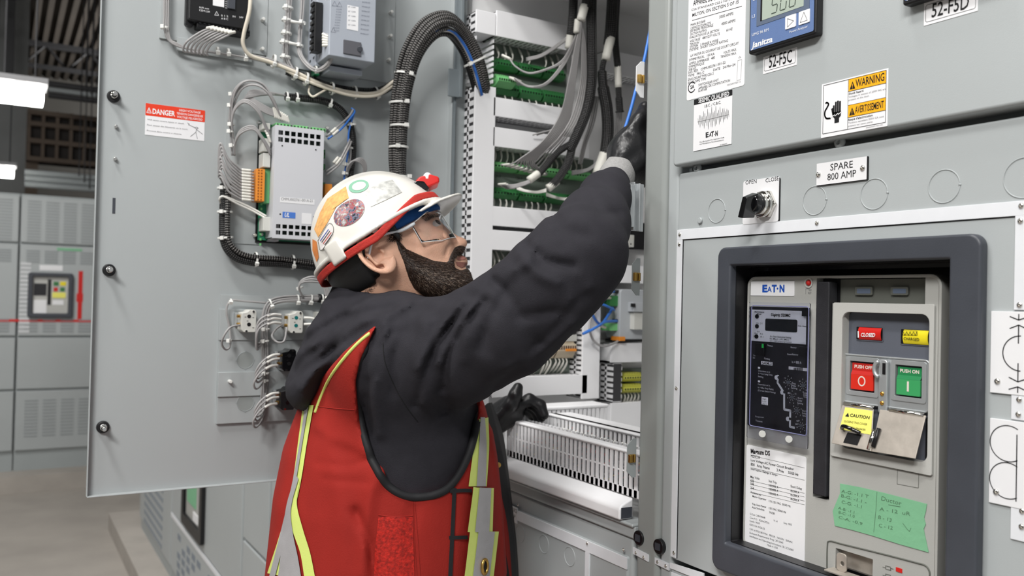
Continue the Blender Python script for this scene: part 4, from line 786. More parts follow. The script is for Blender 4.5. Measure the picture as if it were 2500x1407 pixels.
bA = board('green terminal board at the top under the first duct', 1210, 100, 1385, 236)
trow(bA, 1212, 138, 166, 1385, 3, GRN, up=3); trow(bA, 1211, 196, 226, 1385, 3, GRN, h=.03, dn=3)
trow(bA, 1216, 176, 206, 1264, 1, LGRN, h=.055)
bB = board('green terminal board in the middle with labelled grey strip', 1205, 360, 1450, 502)
trow(bB, 1205, 392, 414, 1450, 4, LGRN, up=4); trow(bB, 1204, 455, 482, 1450, 4, GRN, dn=4)
b = MB()
for k, t in enumerate(('C84-8', 'C84-9', 'C84-10', 'C84-11')): ptext(b, S, t, 1206+k*53, 433+k*5.5, 1222+k*53, 434+k*6, 7, .0102)
b.build('lettering', INK, bB)
BEIGE = mat('beige_terminal', (196, 182, 158), .5); PWH = mat('pale_terminal', (206, 206, 200), .5)
bC = board('small terminal row with yellow green end beside the worker\'s chin', 1198, 612, 1300, 682)
trow(bC, 1204, 652, 672, 1300, 2, PWH, h=.045, up=3, hm=mat('terminal_slot_brown', (80, 60, 50), .6)); trow(bC, 1203, 651, 674, 1216, 1, mat('earth_terminal_yellow', (206, 206, 90), .5), h=.048)
bD = board('beige terminal strip with numbered marker tags under the forearm', 1250, 800, 1425, 920)
trow(bD, 1262, 822, 878, 1410, 3, BEIGE, h=.05, dn=5, hm=mat('terminal_slot_brown', (80, 60, 50), .6)); b = MB()
u0, v1 = S.uv(1262, 818, .045); u1 = S.uv(1410, 832, .045)[0]; b.fb(S, u0, v1-.014, u1, v1, .036, .042); b.build('marker_tags', PWH, bD)
b = MB(); b.fb(S, *S.rect(1382, 852, 1407, 858, .052), .045, .053); b.build('orange_jumper', ORG, bD, bevel=.0005)
bE = board('yellow green earth terminals in the lower right corner', 1520, 900, 1600, 985)
YG = mat('earth_terminal_yellow', (206, 206, 90), .5)
trow(bE, 1522, 912, 934, 1575, 1, YG, h=.05); trow(bE, 1522, 940, 962, 1575, 1, YG, h=.05, dn=6)
# ---- devices at the right of the opening
dv = thing('signal_converter', 'light grey converter module with green plugs and looping blue wires', 'module', S.pt(1530, 830, .03))
MG = mat('module_grey', (176, 180, 184), .4)
b = MB(); q = S.rect(1508, 706, 1585, 828, .06); b.prism(S.off(0), rr(*q, .008, 4), .02, .07); b.build('housing', MG, dv, bevel=.002)
MB().fb(S, q[0], q[1]-.006, q[2], q[1]+.0, .02, .06).build('base_clip', BLK, dv)
for y0, y1, m in ((722, 748, GRN), (790, 808, LGRN)): MB().fb(S, *S.rect(1487, y0, 1509, y1, .06), .03, .062).build('plug', m, dv, bevel=.001)
MB().fb(S, *S.rect(1505, 822, 1518, 832, .06), .04, .072).build('orange_lever', ORG, dv, bevel=.0006)
dv2 = thing('fuse_holder', 'pair of small white fuse holders beside the grey converter', 'module', S.pt(1550, 800, .06))
MB().fb(S, *S.rect(1540, 738, 1575, 762, .08), .07, .09).build('holder_head', MG, dv2, bevel=.001); MB().fb(S, *S.rect(1545, 762, 1575, 805, .08), .07, .085).build('holder_body', PWH, dv2, bevel=.001)
MB().fb(S, *S.rect(1541, 741, 1551, 750, .092), .09, .0925).build('window', BLK, dv2)
dv3 = thing('relay_module', 'white relay module with round holes below the galvanised bracket', 'module', S.pt(1540, 600, .05))
o = MB().fb(S, *S.rect(1518, 572, 1548, 604, .06), .02, .06).build('housing', PWH, dv3, bevel=.001); b = MB()
for k in range(3): b.prism(S, circ(*S.uv(1524+k*8, 596, .06), .0018, 12), .0595, .0604)
b.build('terminal_holes', INK, o); MB().fb(S, *S.rect(1505, 540, 1600, 612, .01), .0, .018).build('base', BLK, dv3)
# ---- hanging looms
def wire(par, pts, r, m, fr=None, k=7, name='wire', n=8):
    P = [fr.pt(*p) if fr is not None else at(*p) for p in pts]; return MB().tube(cr(P, k), r, n).build(name, m, par, smooth=True)
def collar(par, fr, a, c, r, m=MARK, name='collar'):
    return MB().tube(cr([fr.pt(*a), (fr.pt(*a)+fr.pt(*c))/2, fr.pt(*c)], 3), r, 14).build(name, m, par, smooth=True)
l1 = thing('cable_loom', 'thick black sleeved loom hanging in the middle and forking to two white collars', 'cable loom', S.pt(1440, 120, .16))
P = [(1450, -120, .17), (1444, 0, .17), (1444, 110, .17), (1444, 200, .165), (1432, 270, .15), (1408, 330, .135), (1390, 368, .12)]
wire(l1, P, .0105, BRAID2, S, name='sleeve', n=16)
wire(l1, [(1395, 350, .125), (1362, 372, .115), (1336, 402, .105), (1316, 424, .10), (1302, 432, .098)], .0068, BRAID2, S, name='sleeve', n=12)
wire(l1, [(1398, 350, .125), (1390, 388, .12), (1374, 420, .112), (1356, 444, .105), (1340, 458, .10)], .0085, BRAID2, S, name='sleeve', n=12)
collar(l1, S, (1314, 424, .1), (1292, 440, .1), .0078); collar(l1, S, (1360, 442, .105), (1338, 460, .1), .0085)
l2 = thing('cable_loom', 'black braided loom bulging beside the blue cable with two cream collars', 'cable loom', S.pt(1480, 200, .16))
wire(l2, [(1500, -120, .17), (1496, -10, .17), (1492, 60, .17), (1487, 110, .16)], .012, BRAID2, S, name='sleeve', n=16)
collar(l2, S, (1491, 92, .168), (1479, 146, .165), .0092)
wire(l2, [(1474, 148, .16), (1470, 175, .155), (1473, 215, .15), (1482, 270, .145), (1484, 325, .14), (1478, 378, .135)], [.006]*7+[.0095]*7+[.0125]*14+[.0125]*7+[.012], BRAID2, S, name='sleeve', n=16)
collar(l2, S, (1478, 374, .135), (1460, 426, .13), .0122); wire(l2, [(1462, 420, .13), (1450, 445, .125), (1440, 460, .12)], .011, BRAID2, S, name='sleeve'); collar(l2, S, (1436, 455, .12), (1414, 474, .12), .0078)
l3 = thing('cable_loom', 'thin black loom hanging right of the braided ones with a printed cream collar', 'cable loom', S.pt(1510, 120, .13))
wire(l3, [(1512, -120, .16), (1506, 0, .16), (1502, 90, .15), (1508, 165, .14)], .007, BRAID2, S, name='sleeve'); collar(l3, S, (1508, 162, .14), (1510, 214, .14), .0072)
wire(l3, [(1510, 214, .14), (1511, 240, .14), (1513, 274, .135)], [.006]*7+[.0075]*7+[.010], BRAID2, S, name='sleeve')
for k in range(4): wire(l3, [(1506+k*4, 270, .135), (1504+k*4, 300, .12), (1500+k*5, 350, .10), (1496+k*6, 400, .08)], .0014, WIRE, S, n=6)
l4 = thing('cable_loom', 'short black loom leftmost of the hanging ones with a cream collar', 'cable loom', S.pt(1395, 60, .15))
wire(l4, [(1402, -120, .16), (1400, 0, .15), (1396, 60, .14), (1393, 85, .135)], .009, BRAID2, S, name='sleeve'); collar(l4, S, (1393, 80, .135), (1388, 118, .13), .0078)
l5 = thing('cable_loom', 'fan of grey wires falling from a cream collar to the middle green terminals', 'cable loom', S.pt(1420, 40, .17))
wire(l5, [(1450, -120, .18), (1436, -20, .18), (1430, 20, .18)], .010, BRAID2, S, name='sleeve'); collar(l5, S, (1427, 14, .18), (1418, 50, .18), .0088); collar(l5, S, (1410, 48, .172), (1407, 80, .17), .006)
rs = random.Random(5)
for k in range(9):                                           # to the middle board, left end
    e = (1222+k*11, 403+k*3); t = k/8
    wire(l5, [(1418+3*rs.random(), 46, .18), (1405+t*10, 110, .165), (1388+t*16, 200, .15), (1368+t*24, 280, .13), (1325+t*36, 345, .11), (1270+t*34, 388+t*6, .08), (e[0]+26, e[1]-2, .06), e+(.045,)], .00165, WIRE, S, n=6)
    collar(l5, S, (e[0]+22, e[1]-2, .058), (e[0]+2, e[1], .045), .0023, name='wire_marker')
for k in range(5):                                           # to the light green plug and the top row
    t = k/4; e = (1224+k*2, 134+k*2) if k < 2 else (1234+k*4, 186+k)
    y = 178 if k < 2 else 208
    wire(l5, [(1416+rs.random()*3, 52, .175), (1400+t*4, 100, .16), (1372+t*6, 148+t*10, .14), (1330+t*4, y-8+t*6, .12), (1290, y+t*4, .10), (1258, y-16, .085), (e[0]+18, e[1]+8, .07), e+(.06,)], .0018, WIRE, S, n=6)
    collar(l5, S, (e[0]+22, e[1]+10, .074), (e[0]+2, e[1]+1, .06), .0028, name='wire_marker')
for k in range(4):
    wire(l5, [(1419+rs.random()*3, 56, .175), (1421+k*3, 120, .16), (1418+k*4, 200, .15), (1398+k*6, 280, .14), (1370+k*6, 330, .13), (1330+k*8, 372, .1), (1300+k*12, 402, .07), (1280+k*16, 412, .05)], .00165, WIRE, S, n=6)
for k in range(5):                                           # behind, grey strands down past the forearm
    wire(l5, [(1398+k*4, 134, .15), (1392+k*5, 220, .12), (1380+k*4, 300, .10), (1300+k*10, 330, .07)] if k < 2 else [(1446+k*4, 235, .13), (1430+k*5, 300, .12), (1416+k*4, 350, .11), (1404+k*4, 400, .09)], .0016, WIRE, S, n=6)
for k in range(6):                                           # low bundles arriving at the lower row
    e = (1216+k*4, 450+k*2)
    wire(l5, [(1296, 440+k, .10), (1276, 446+k*1.5, .09), (1250, 452+k*1.5, .07), e+(.045,)], .0016, WIRE, S, n=6); collar(l5, S, (e[0]+20, e[1]-1, .06), e+(.045,), .0023, name='wire_marker')
for k in range(4):
    wire(l5, [(1334, 462+k*2, .10), (1310, 468+k, .08), (1284, 465+k, .06), (1262, 456+k*2, .045)], .0018, WIREW, S, n=6)
    wire(l5, [(1414, 474+k*2, .11), (1390, 484+k*1.5, .09), (1362, 482+k, .07), (1334, 472+k*2, .045)], .0018, WIREW, S, n=6)
    wire(l5, [(1470+k*2, 380, .11), (1450, 402+k*2, .10), (1428, 414+k*2, .08), (1396, 418+k*3, .05)], .0016, WIRE, S, n=6)
    wire(l5, [(1385, 90+k*2, .12), (1350, 116+k*2, .09), (1318, 134+k*2, .07), (1285, 142+k*2, .045)], .0017, WIRE, S, n=6)
# blue cable held up by the raised hand
bc = thing('blue_cable', 'blue cable running down from the top into the raised gloved hand', 'cable', at(1520, 320, 1.3))
wire(bc, [(1590, 60, 1.36), (1572, 150, 1.34), (1554, 214, 1.32), (1540, 268, 1.31), (1522, 326, 1.30), (1503, 375, 1.295), (1486, 410, 1.29), (1474, 436, 1.29)], .0026, BLUEW, n=10)
lp = thing('patch_wires', 'blue, cream and grey wires looping left of the grey converter', 'wires', S.pt(1440, 800, .05))
for p, m, r in (([(1444, 722, .07), (1462, 738, .08), (1482, 748, .085), (1500, 757, .07)], BLUEW, .0026), ([(1500, 712, .06), (1470, 716, .09), (1448, 738, .10), (1447, 768, .10), (1466, 792, .08), (1486, 768, .07), (1496, 752, .06)], BLUEW, .003),
    ([(1508, 784, .06), (1480, 786, .08), (1458, 798, .10), (1440, 808, .10), (1424, 815, .10), (1440, 806, .09)], BLUEW, .003), ([(1490, 728, .06), (1470, 730, .08), (1452, 760, .09), (1458, 790, .08), (1478, 800, .07)], CREAM, .003),
    ([(1512, 830, .06), (1500, 838, .07), (1472, 846, .08), (1450, 832, .08), (1440, 808, .08), (1442, 780, .07), (1462, 740, .06), (1486, 728, .05)], WIRE, .0026)): wire(lp, p, r, m, S, n=8)
for a, c in (((1500, 712), (1516, 714)), ((1496, 783), (1512, 784))): collar(lp, S, a+(.06,), c+(.06,), .0042, BLK, 'boot')
# ================================================================ the open door and what is mounted on it
dr0 = thing('open_door', 'wide open grey cabinet door seen from inside with a red and white danger label', 'cabinet door', (.45, YD, -.33))
u0 = D.uv(226, 700)[0]; u1 = .768; v0 = -.335; v1 = .95
MB().fb(D, u0, v0, u1, v1, -.003, 0).build('door_panel', GREY, dr0)
b = MB(); b.fb(D, u0-.001, v0, u0+.0008, v1, 0, .012); b.build('side_flange', GREY, dr0, bevel=.0006)
b = MB(); b.fb(D, u0, v0-.001, u1, v0+.0008, 0, .013); b.build('bottom_flange', GREY, dr0, bevel=.0006)
b = MB(); b.fb(D, u1-.002, v0, u1, v1, 0, .014); b.build('hinge_flange', GREY, dr0, bevel=.0006)
for x, y in ((277, 236), (266, 660), (251, 1043)):
    c = D.pt(x, y); o = MB().cyl(c, c+D.n*.006, .0105, 24, .0095).build('rubber_washer', BLK, dr0, bevel=.001); MB().cyl(c+D.n*.006, c+D.n*.012+V(0, 0, .001), .006, 16, .0055).cyl(c+D.n*.010, c+D.n*.028, .0042, 14, .0036).build('bolt', CHROME, o, bevel=.0008)
for x, y in ((283, 310), (281, 389)): c = D.pt(x, y); MB().cyl(c, c+D.n*.008, .0032, 14, .0026).build('stud', CHROME, dr0, bevel=.0006)
MB().fb(D, *D.rect(275, 483, 281, 522), -.001, .0004).build('slot', DKG, dr0)
q = D.quad((355, 252), (500, 270), (354, 329), (499, 345)); lb = MB().rbox(D, *q, 0, .0005, .001).build('danger_label', PAPER, dr0); q0, q1, q2, q3 = q; gu = lambda s: q0+(q2-q0)*s; gv = lambda s: q3+(q1-q3)*s
RL = mat('danger_red', (228, 60, 28), .45); MB().rbox(D, q0, gv(.385), q2, q3, .0005, .0007, .001).build('red_band', RL, lb)
b = MB(); z = .0009; text(b, D, 'DANGER', gu(.115), gv(.31), z, .0088, gu(.49)-gu(.115), bold=.03)
for t, s in (('HIGH VOLTAGE', .125), ('TENSION DANGEREUSE', .235), ('VOLTAJE PELIGROSO', .345)): text(b, D, t, gu(.74), gv(s), z, .0038, None if 0 else gu(.30+.014*len(t))-gu(.1), 'c', bold=.01)
tri = [(gu(.02), gv(.30)), (gu(.095), gv(.30)), (gu(.0575), gv(.13))]; stroke(b, D, tri, .0009, z, True); stroke(b, D, [(gu(.0575), gv(.18)), (gu(.0575), gv(.27))], .0008, z); b.build('band_lettering', PAPER, lb)
b = MB()
for t, s, w in (('Will cause severe injury or death.', .53, .62), ('Peut causer des blessures ou la mort.', .70, .68), ('Provoca dano severo o muerte.', .88, .58)): text(b, D, t, gu(.03), gv(s), z, .0025, (gu(w)-gu(0)), shear=.2)
def pl(*P): stroke(b, D, [(gu(a), gv(c)) for a, c in P], .0007, z)
pl((.70, .47), (.735, .50), (.72, .53), (.78, .56), (.83, .59)); pl((.83, .60), (.86, .57), (.89, .60), (.86, .63), (.83, .60)); pl((.86, .63), (.85, .74), (.76, .90)); pl((.85, .74), (.88, .95)); pl((.86, .65), (.97, .78)); pl((.83, .6), (.78, .56)); b.build('lettering', INKG, lb)
# mounting plates
def mplate(label, x0, y0, x1, y1, h0=0, h1=.004, studs=(), name='mounting_plate'):
    a = D.uv(x0, y0, h1); c = D.uv(x1, y1, h1); o = thing(name, label, 'mounting plate', D.P(a[0], c[1])); MB().fb(D, a[0], c[1], c[0], a[1], h0, h1).build('plate', GREY, o, bevel=.0006)
    for x, y in studs: c = D.pt(x, y, h1); MB().cyl(c, c+D.n*.012, .0034, 12, .003).build('nylon_stud', TIE, o, bevel=.0008)
    return o
m1 = mplate('painted plate behind the black module with white studs on its right', 394, -70, 653, 136, 0, .005, ((640, 50), (638, 122)))
a = D.uv(432, 90, .007); c = D.uv(615, 152, .007); MB().fb(D, a[0], c[1], c[0], a[1], .005, .007).build('lower_plate', GREY, m1, bevel=.0005)
mplate('painted plate behind the grey module with a column of white studs', 656, -70, 961, 205, 0, .005, ((952, 32), (950, 90), (946, 148)))
m3 = mplate('thin plate behind the vented controller', 552, 262, 860, 610, 0, .002)
for k, (y0, y1) in enumerate(((720, 752), (755, 816), (819, 906), (910, 944), (947, 1005))):
    t = ('topmost folded panel strip above the white contact blocks', 'folded panel strip behind the white contact blocks', 'folded panel strip with the upper round hole', 'narrow folded strip with one white stud', 'bottom folded strip with the lower round hole')[k]
    o = mplate(t, 539-k*2, y0, 850, y1+14, 0, (.004, .010, .007, .011, .007)[k], ((560, 931),) if k == 3 else (), name='blanking_strip')
    if k in (2, 4):
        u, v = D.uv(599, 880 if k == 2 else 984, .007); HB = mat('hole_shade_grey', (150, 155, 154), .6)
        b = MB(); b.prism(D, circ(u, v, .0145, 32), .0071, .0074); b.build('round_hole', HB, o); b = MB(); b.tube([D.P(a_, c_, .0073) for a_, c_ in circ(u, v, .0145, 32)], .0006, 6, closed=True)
        for a_ in (0, 90, 180, 270): x, y = u+.0152*math.cos(math.radians(a_)), v+.0152*math.sin(math.radians(a_)); b.fb(D, x-.0012, y-.0012, x+.0012, y+.0012, .0072, .0078)
        b.build('hole_rim', GREY2, o)
# black module
bm = thing('black_module', 'black electronic module with white print at the top of the open door', 'module', D.pt(540, 90, .01))
b = MB(); q = D.rect(462, -70, 607, 76, .03); b.prism(D, rr(*q, .004, 3), .007, .036); b.build('housing', BLK, bm, bevel=.002)
q2 = D.rect(478, 55, 607, 92, .02); MB().fb(D, *q2, .007, .030).build('terminal_row', BLK, bm, bevel=.001)
b = MB()
for k in range(12): b.fb(D, q2[0]+.003+k*.0074, q2[1]+.006, q2[0]+.0065+k*.0074, q2[3]-.002, .030, .0325)
b.build('terminal_teeth', GB, bm)
b = MB(); fb_ = D.off(.036); 
b.fb(D, *D.rect(521, -40, 547, 18, .0362), .036, .0364); b.build('type_label', PAPER, bm); b = MB()
for x, y, t in ((487, 20, 'RUN'), (500, 22, 'ooo'), (487, 27, '1234'), (502, 30, 'COM'), (540, 40, '0 1 2'), (540, 47, 'A B C'), (568, 42, 'IN'), (584, 44, '24V')): ptext(b, D, t, x, y, x+len(t)*3.4, y+len(t)*.4, 4.5, .0364)
pstroke(b, D, [(524, 37), (534, 38), (529, 28)], .0006, .0364, True); text(b, D, '!', *D.uv(528, 36, .0364), .0365, .002)
for k in range(6): pstroke(b, D, [(550, -6+k*5), (556, -5+k*5)], .0006, .0364)
b.build('white_print', PAPER, bm)
MB().fb(D, *D.rect(556, -20, 574, 24, .038), .036, .040).build('dip_switch', DKG, bm, bevel=.001)
c = D.pt(462, 33, .02); MB().cyl(c, c+V(.004, -.012, .003), .0042, 12).build('mounting_screw', CHROME, bm, bevel=.0006); MB().rbox(D, *D.rect(453, -10, 472, 66, .018), .010, .022, .004).build('mounting_ear', BLK, bm, bevel=.001)
# grey module with side terminals
gm = thing('grey_module', 'deep light grey module with printed front and side cable plugs near the door top', 'module', D.pt(800, 170, .01))
MGR = mat('module_blue_grey', (168, 174, 184), .45, var=.02, vs=20); u0m = D.uv(752, 80, .006)[0]; hF = .118
u1m = D.uv(917, 80, hF)[0]; vm0 = D.uv(812, 142, hF)[1]; u0f = D.uv(808, 80, hF)[0]
b = MB(); b.fb(D, u0m, vm0, u1m, .75, .006, hF*.45); b.fb(D, u0m+.003, vm0+.004, u1m, .75, hF*.45, hF); b.build('housing', MGR, gm, bevel=.002)
SF = Fr(D.P(u0m, 0, 0), (0, -1, 0), (0, 0, 1), (-1, 0, 0)); b = MB()
FM = D.off(hF)
for k in range(9): b.fb(D, u0m-.0004, vm0+.012+k*.016, u0m, vm0+.016+k*.016, .02, .028)
for k in range(6): b.fb(D, u0m-.0004, vm0+.014+k*.024, u0m, vm0+.018+k*.024, .04, .048)
b.build('vent_slots', DKG, gm)
MB().fb(FM, *FM.rect(848, 12, 874, 76), 0, .0004).build('type_label', PAPER, gm)
b = MB()
for x, y in ((817, 10), (829, 12), (814, 74)): pstroke(b, FM, [(x-6, y+4), (x+6, y+5), (x, y-7)], .0004, .0005, True)
for k in range(9): ptext(b, FM, '0 1 2 3 4 5', 822-k*.8, 24+k*6.5, 834-k*.8, 25+k*6.5, 3.5, .0005)
for k in range(8): ptext(b, FM, '24V IN 8x OUT', 884-k*.6, 6+k*11, 904-k*.6, 9+k*11, 3.2, .0005)
for k in range(5): ptext(b, FM, 'S7 1200', 850, 18+k*11, 868, 20+k*11, 3.4, .0006)
b.build('print', mat('module_print', (84, 90, 104), .5), gm)
dk = MB().rbox(FM, *FM.rect(838, 97, 880, 138), 0, .003, .001).build('dark_cover', mat('module_dark_grey', (92, 92, 98), .5), gm, bevel=.0006); MB().cyl(FM.pt(879, 120, .002), FM.pt(879, 120, .006), .005, 16).build('selector_knob', DKG, gm, bevel=.0008)
MB().fb(D, u0m+.02, vm0-.010, u1m-.005, vm0, .02, .07).build('bottom_connector', MGR, gm, bevel=.001)
MB().fb(D, u1m, vm0+.02, u1m+.006, .75, .05, .10).build('right_connector', BLK, gm, bevel=.001)
c0 = FM.uv(788, 60, -.02)[0]; b = MB(); q = (u0m-.012, FM.uv(778, 128, -.04)[1], u0m+.002, FM.uv(782, 8, -.04)[1]); b.fb(D, *q, hF-.055, hF-.035); pg = b.build('plug_strip', BLK, gm, bevel=.001); b = MB()
for k in range(8): b.fb(D, q[0]-.003, q[1]+.004+k*.011, q[0]+.001, q[1]+.010+k*.011, hF-.053, hF-.037)
b.build('plug_teeth', BLK, pg)
MB().fb(D, *D.rect(767, 150, 778, 186, .03), .01, .035).build('green_plug', mat('deep_green', (20, 110, 70), .4), gm, bevel=.001)
# vented controller
ct = thing('vented_controller', 'tall white controller box with two bands of square vents and job label', 'module', D.pt(700, 580, .01))
hC = .06; ua = D.uv(628, 450, .004)[0]; ub = D.uv(668, 450, hC)[0]; uc = D.uv(788, 450, hC)[0]; vt = D.uv(700, 308, hC)[1]; vb = D.uv(700, 583, hC)[1]
WB = mat('module_white', (206, 207, 212), .4); PCB = mat('pcb_green', (36, 128, 92), .45)
MB().fb(D, ua-.001, vb-.006, uc+.002, vt+.006, .002, .006).build('back_plate', BLK, ct)
MB().fb(D, ua+.001, vb-.002, uc+.004, vt+.008, .012, .015).build('circuit_board', PCB, ct)
b = MB(); b.fb(D, ua+.022, vb, ua+.030, vt+.002, .006, .045); b.fb(D, ua+.018, vb-.004, ua+.034, vb+.004, .006, .03); b.build('side_bracket', WB, ct, bevel=.001)
# front shell with real vent openings
xs = [ub, ub+.0045]; nV = 7; wv = (uc-ub-.009)/nV; FCx = []
for k in range(nV): FCx.append((ub+.0045+k*wv+wv*.14, ub+.0045+k*wv+wv*.86))
rows = [(vt-.014-.0075, vt-.0075), (vt-.0275-.0, vt-.0275+.0085), (vb+.0165, vb+.0235), (vb+.0055, vb+.0125)]; rows = [(vt-.0165, vt-.0085), (vt-.0285, vt-.0205), (vb+.0175, vb+.0245), (vb+.0065, vb+.0135)]
X = sorted([ub, uc]+[t for p in FCx for t in p]); Y = sorted([vb, vt]+[t for p in rows for t in p]); b = MB()
for i in range(len(X)-1):
    for j in range(len(Y)-1):
        cx, cy = (X[i]+X[i+1])/2, (Y[j]+Y[j+1])/2
        if any(a < cx < c for a, c in FCx) and any(a < cy < c for a, c in rows): continue
        b.fb(D, X[i], Y[j], X[i+1], Y[j+1], hC-.0012, hC)
b.build('front_cover', WB, ct)
b = MB(); b.fb(D, ub, vb, ub+.0012, vt, .015, hC-.0012); b.fb(D, uc-.0012, vb, uc, vt, .015, hC-.0012); b.fb(D, ub, vb, uc, vb+.0012, .015, hC-.0012); b.fb(D, ub, vt-.0012, uc, vt, .015, hC-.0012); b.build('side_walls', WB, ct)
MB().fb(D, ub+.002, vb+.002, uc-.002, vt-.002, .018, .04).build('inner_board', mat('inner_board_dark', (20, 40, 34), .5), ct)
FC = D.off(hC)
lbq = FC.quad((684, 482), (768, 487), (684, 497), (768, 498)); o = MB().fb(FC, *lbq, 0, .0003).build('job_label', PAPER, ct); b = MB(); ptext(b, FC, 'CMMU002761-001A-21', 686, 489, 763, 494, 7, .0005); b.build('lettering', INKG, o)
MB().fb(FC, *FC.rect(690, 517, 721, 534), 0, .0003).build('blue_label', mat('label_blue', (74, 122, 205), .4), ct); b = MB(); ptext(b, FC, 'UL', 694, 529, 706, 530, 10, .0005, bold=.03, shear=.2); b.build('blue_label_lettering', PAPER, ct)
MB().fb(FC, *FC.rect(737, 520, 760, 548), 0, .0003).build('small_label', PAPER, ct)
for x, y in ((689, 356), (771, 366), (684, 523), (766, 530)): MB().prism(FC, circ(*FC.uv(x, y), .0014, 12), 0, .0004).build('screw_hole', BLK, ct)
b = MB()
for k in range(3):
    a = ub+.004+k*.032; b.fb(D, a, vt, a+.026, vt+.006, .02, .05)
tg = b.build('top_plugs', LGRN, ct, bevel=.0006); b = MB()
for k in range(15): b.fb(D, ub+.006+k*.006, vt+.001, ub+.0085+k*.006, vt+.0045, .05, .0504)
b.build('clamp_openings', HOLE, ct)
oq = D.rect(621, 414, 640, 494, .03); orp = MB().fb(D, oq[0], oq[1], oq[2], oq[3], .015, .045).build('orange_plug', ORG, ct, bevel=.001); b = MB()
for k in range(11):
    z_ = oq[1]+(k+.5)*(oq[3]-oq[1])/11; b.prism(D, circ(oq[0]+.004, z_, .0014, 10), .045, .0455); b.prism(D, circ(oq[0]+.009, z_, .0014, 10), .045, .0455)
b.build('clamp_screws', mat('orange_dark', (150, 80, 20), .4), ct)
MB().fb(D, oq[2], oq[1]-.002, oq[2]+.011, oq[3]+.002, .015, .036).build('green_socket', mat('socket_green', (96, 165, 110), .45), ct, bevel=.001)
for y0, y1 in ((300, 318), (338, 372), (374, 410), (530, 565)):
    q = D.rect(641, y0, 658, y1, .04); o = MB().fb(D, *q, .015, .045).build('white_plug', PWH, ct, bevel=.001)
b = MB()
for k in range(22): b.fb(D, ua+.0035, vt-.02-k*.009, ua+.0065, vt-.016-k*.009, .015, .018)
b.build('solder_tabs', LGRN, ct)
q = D.rect(789, 450, 806, 492, .03); MB().fb(D, *q, .015, .04).build('orange_plug', ORG, ct, bevel=.001)
b = MB()
for y in (365, 372, 400, 445): b.fb(D, *D.rect(786, y, 794, y+14, .03), .015, .03)
b.build('side_sockets', GRN, ct)
for x, y in ((620, 575), (636, 573), (796, 314), (630, 300)): c = D.pt(x, y, .006); MB().cyl(c, c+D.n*.01, .0036, 12, .003).build('fixing_screw', CHROME, ct, bevel=.0006)
# ---- contact blocks
def contact(label, x, y, m, hm, s=1.0, spare=False):
    c = D.uv(x, y, .045); u, v = c; o = thing('contact_block', label, 'contact block', D.P(u, v, .01)); w, hh = .0125*s, .0195*s
    b = MB(); b.prism(D, [(u-w, v-hh+.004), (u-w+.004, v-hh), (u+w-.002, v-hh), (u+w, v-hh+.003), (u+w, v+hh-.004), (u+w-.003, v+hh), (u+.001, v+hh), (u-.003, v+hh-.004), (u-w, v+hh-.006)], .01, .045); bd = b.build('housing', m, o, bevel=.001)
    for dv in (.008, -.006): MB().prism(D, circ(u, v+dv*s, .0033*s, 18), .044, .0455).build('coupling_hole', hm, bd)
    b = MB(); b.fb(D, u-w-.006, v-hh*.5, u-w, v+hh*.7, .008, .02); b.build('collar', ZINC, o, bevel=.001)
    for dv in (-.006, ): MB().cyl(D.P(u-w-.001, v+dv, .036), D.P(u-w-.006, v+dv, .036), .0028, 12).build('terminal_screw', BRASS, o)
    MB().cyl(D.P(u-w-.001, v+.008, .036), D.P(u-w-.006, v+.008, .036), .0028, 12).build('terminal_screw', BRASS, o)
    b = MB()
    for a, c_ in ((-.5, .35), (.55, .3), (-.2, .0), (.6, -.6)): b.fb(D, u+a*w-.0015, v+c_*hh-.0004, u+a*w+.0015, v+c_*hh+.0004, .0445, .0454)
    b.build('moulded_marks', BLK, o)
    for a, c_ in ((.55, .85), (-.35, -.9)): MB().cyl(D.P(u+a*w, v+c_*hh, .045), D.P(u+a*w, v+c_*hh, .047), .002, 10).build('fixing_screw', CHROME, o)
    return u, v
contact('white contact block on its own, left of the other white one', 608, 784, PWH, BLK); contact('white contact block half wrapped in grey wires', 723, 787, PWH, mat('teal_insert', (20, 110, 110), .4))
contact('glossy black contact block, upper of the two black ones', 706, 880, GB, BLK); contact('matt black contact block lowest on the door', 702, 975, BLK, GB)
rb_ = thing('relay', 'dark grey relay partly hidden behind the hood', 'module', D.pt(800, 790, .02)); MB().fb(D, *D.rect(782, 762, 830, 800, .04), .01, .045).build('housing', DKG, rb_, bevel=.001); MB().fb(D, *D.rect(779, 762, 786, 792, .045), .01, .05).build('clip', PWH, rb_, bevel=.001)
# ---- cable harnesses
def tie(par, fr, x, y, h, dx, dy, r, w=.0035, hd=1):
    # ring across the bundle whose run direction in the photo is (dx, dy)
    c = fr.pt(x, y, h); e = fr.pt(x+dx*5, y+dy*5, h)-c; e /= np.linalg.norm(e); s = np.cross(e, fr.n); pts = [c+r*(math.cos(a)*s+math.sin(a)*fr.n) for a in np.linspace(0, 2*math.pi, 20)[:-1]]
    b = MB(); n = len(pts); nn = [(p-c)/r for p in pts]; vs = []
    for p, q_ in zip(pts, nn): vs += [p-e*w/2, p+e*w/2, p+e*w/2+q_*.0009, p-e*w/2+q_*.0009]
    b.add(vs, [(4*i+k, 4*i+(k+1) % 4, 4*((i+1) % n)+(k+1) % 4, 4*((i+1) % n)+k) for i in range(n) for k in range(4)])
    a = math.radians(55)*hd; p = c+(r+.0015)*(math.cos(a)*s+math.sin(a)*fr.n); q_ = (p-c)/np.linalg.norm(p-c); t = np.cross(e, q_)
    b.hexa([p+e*sx*.0032+t*sy*.003+q_*sz*.0024 for sz in (-1, 1) for sx, sy in ((-1, -1), (1, -1), (1, 1), (-1, 1))])
    b.build('cable_tie', TIE, par, bevel=.0006); return
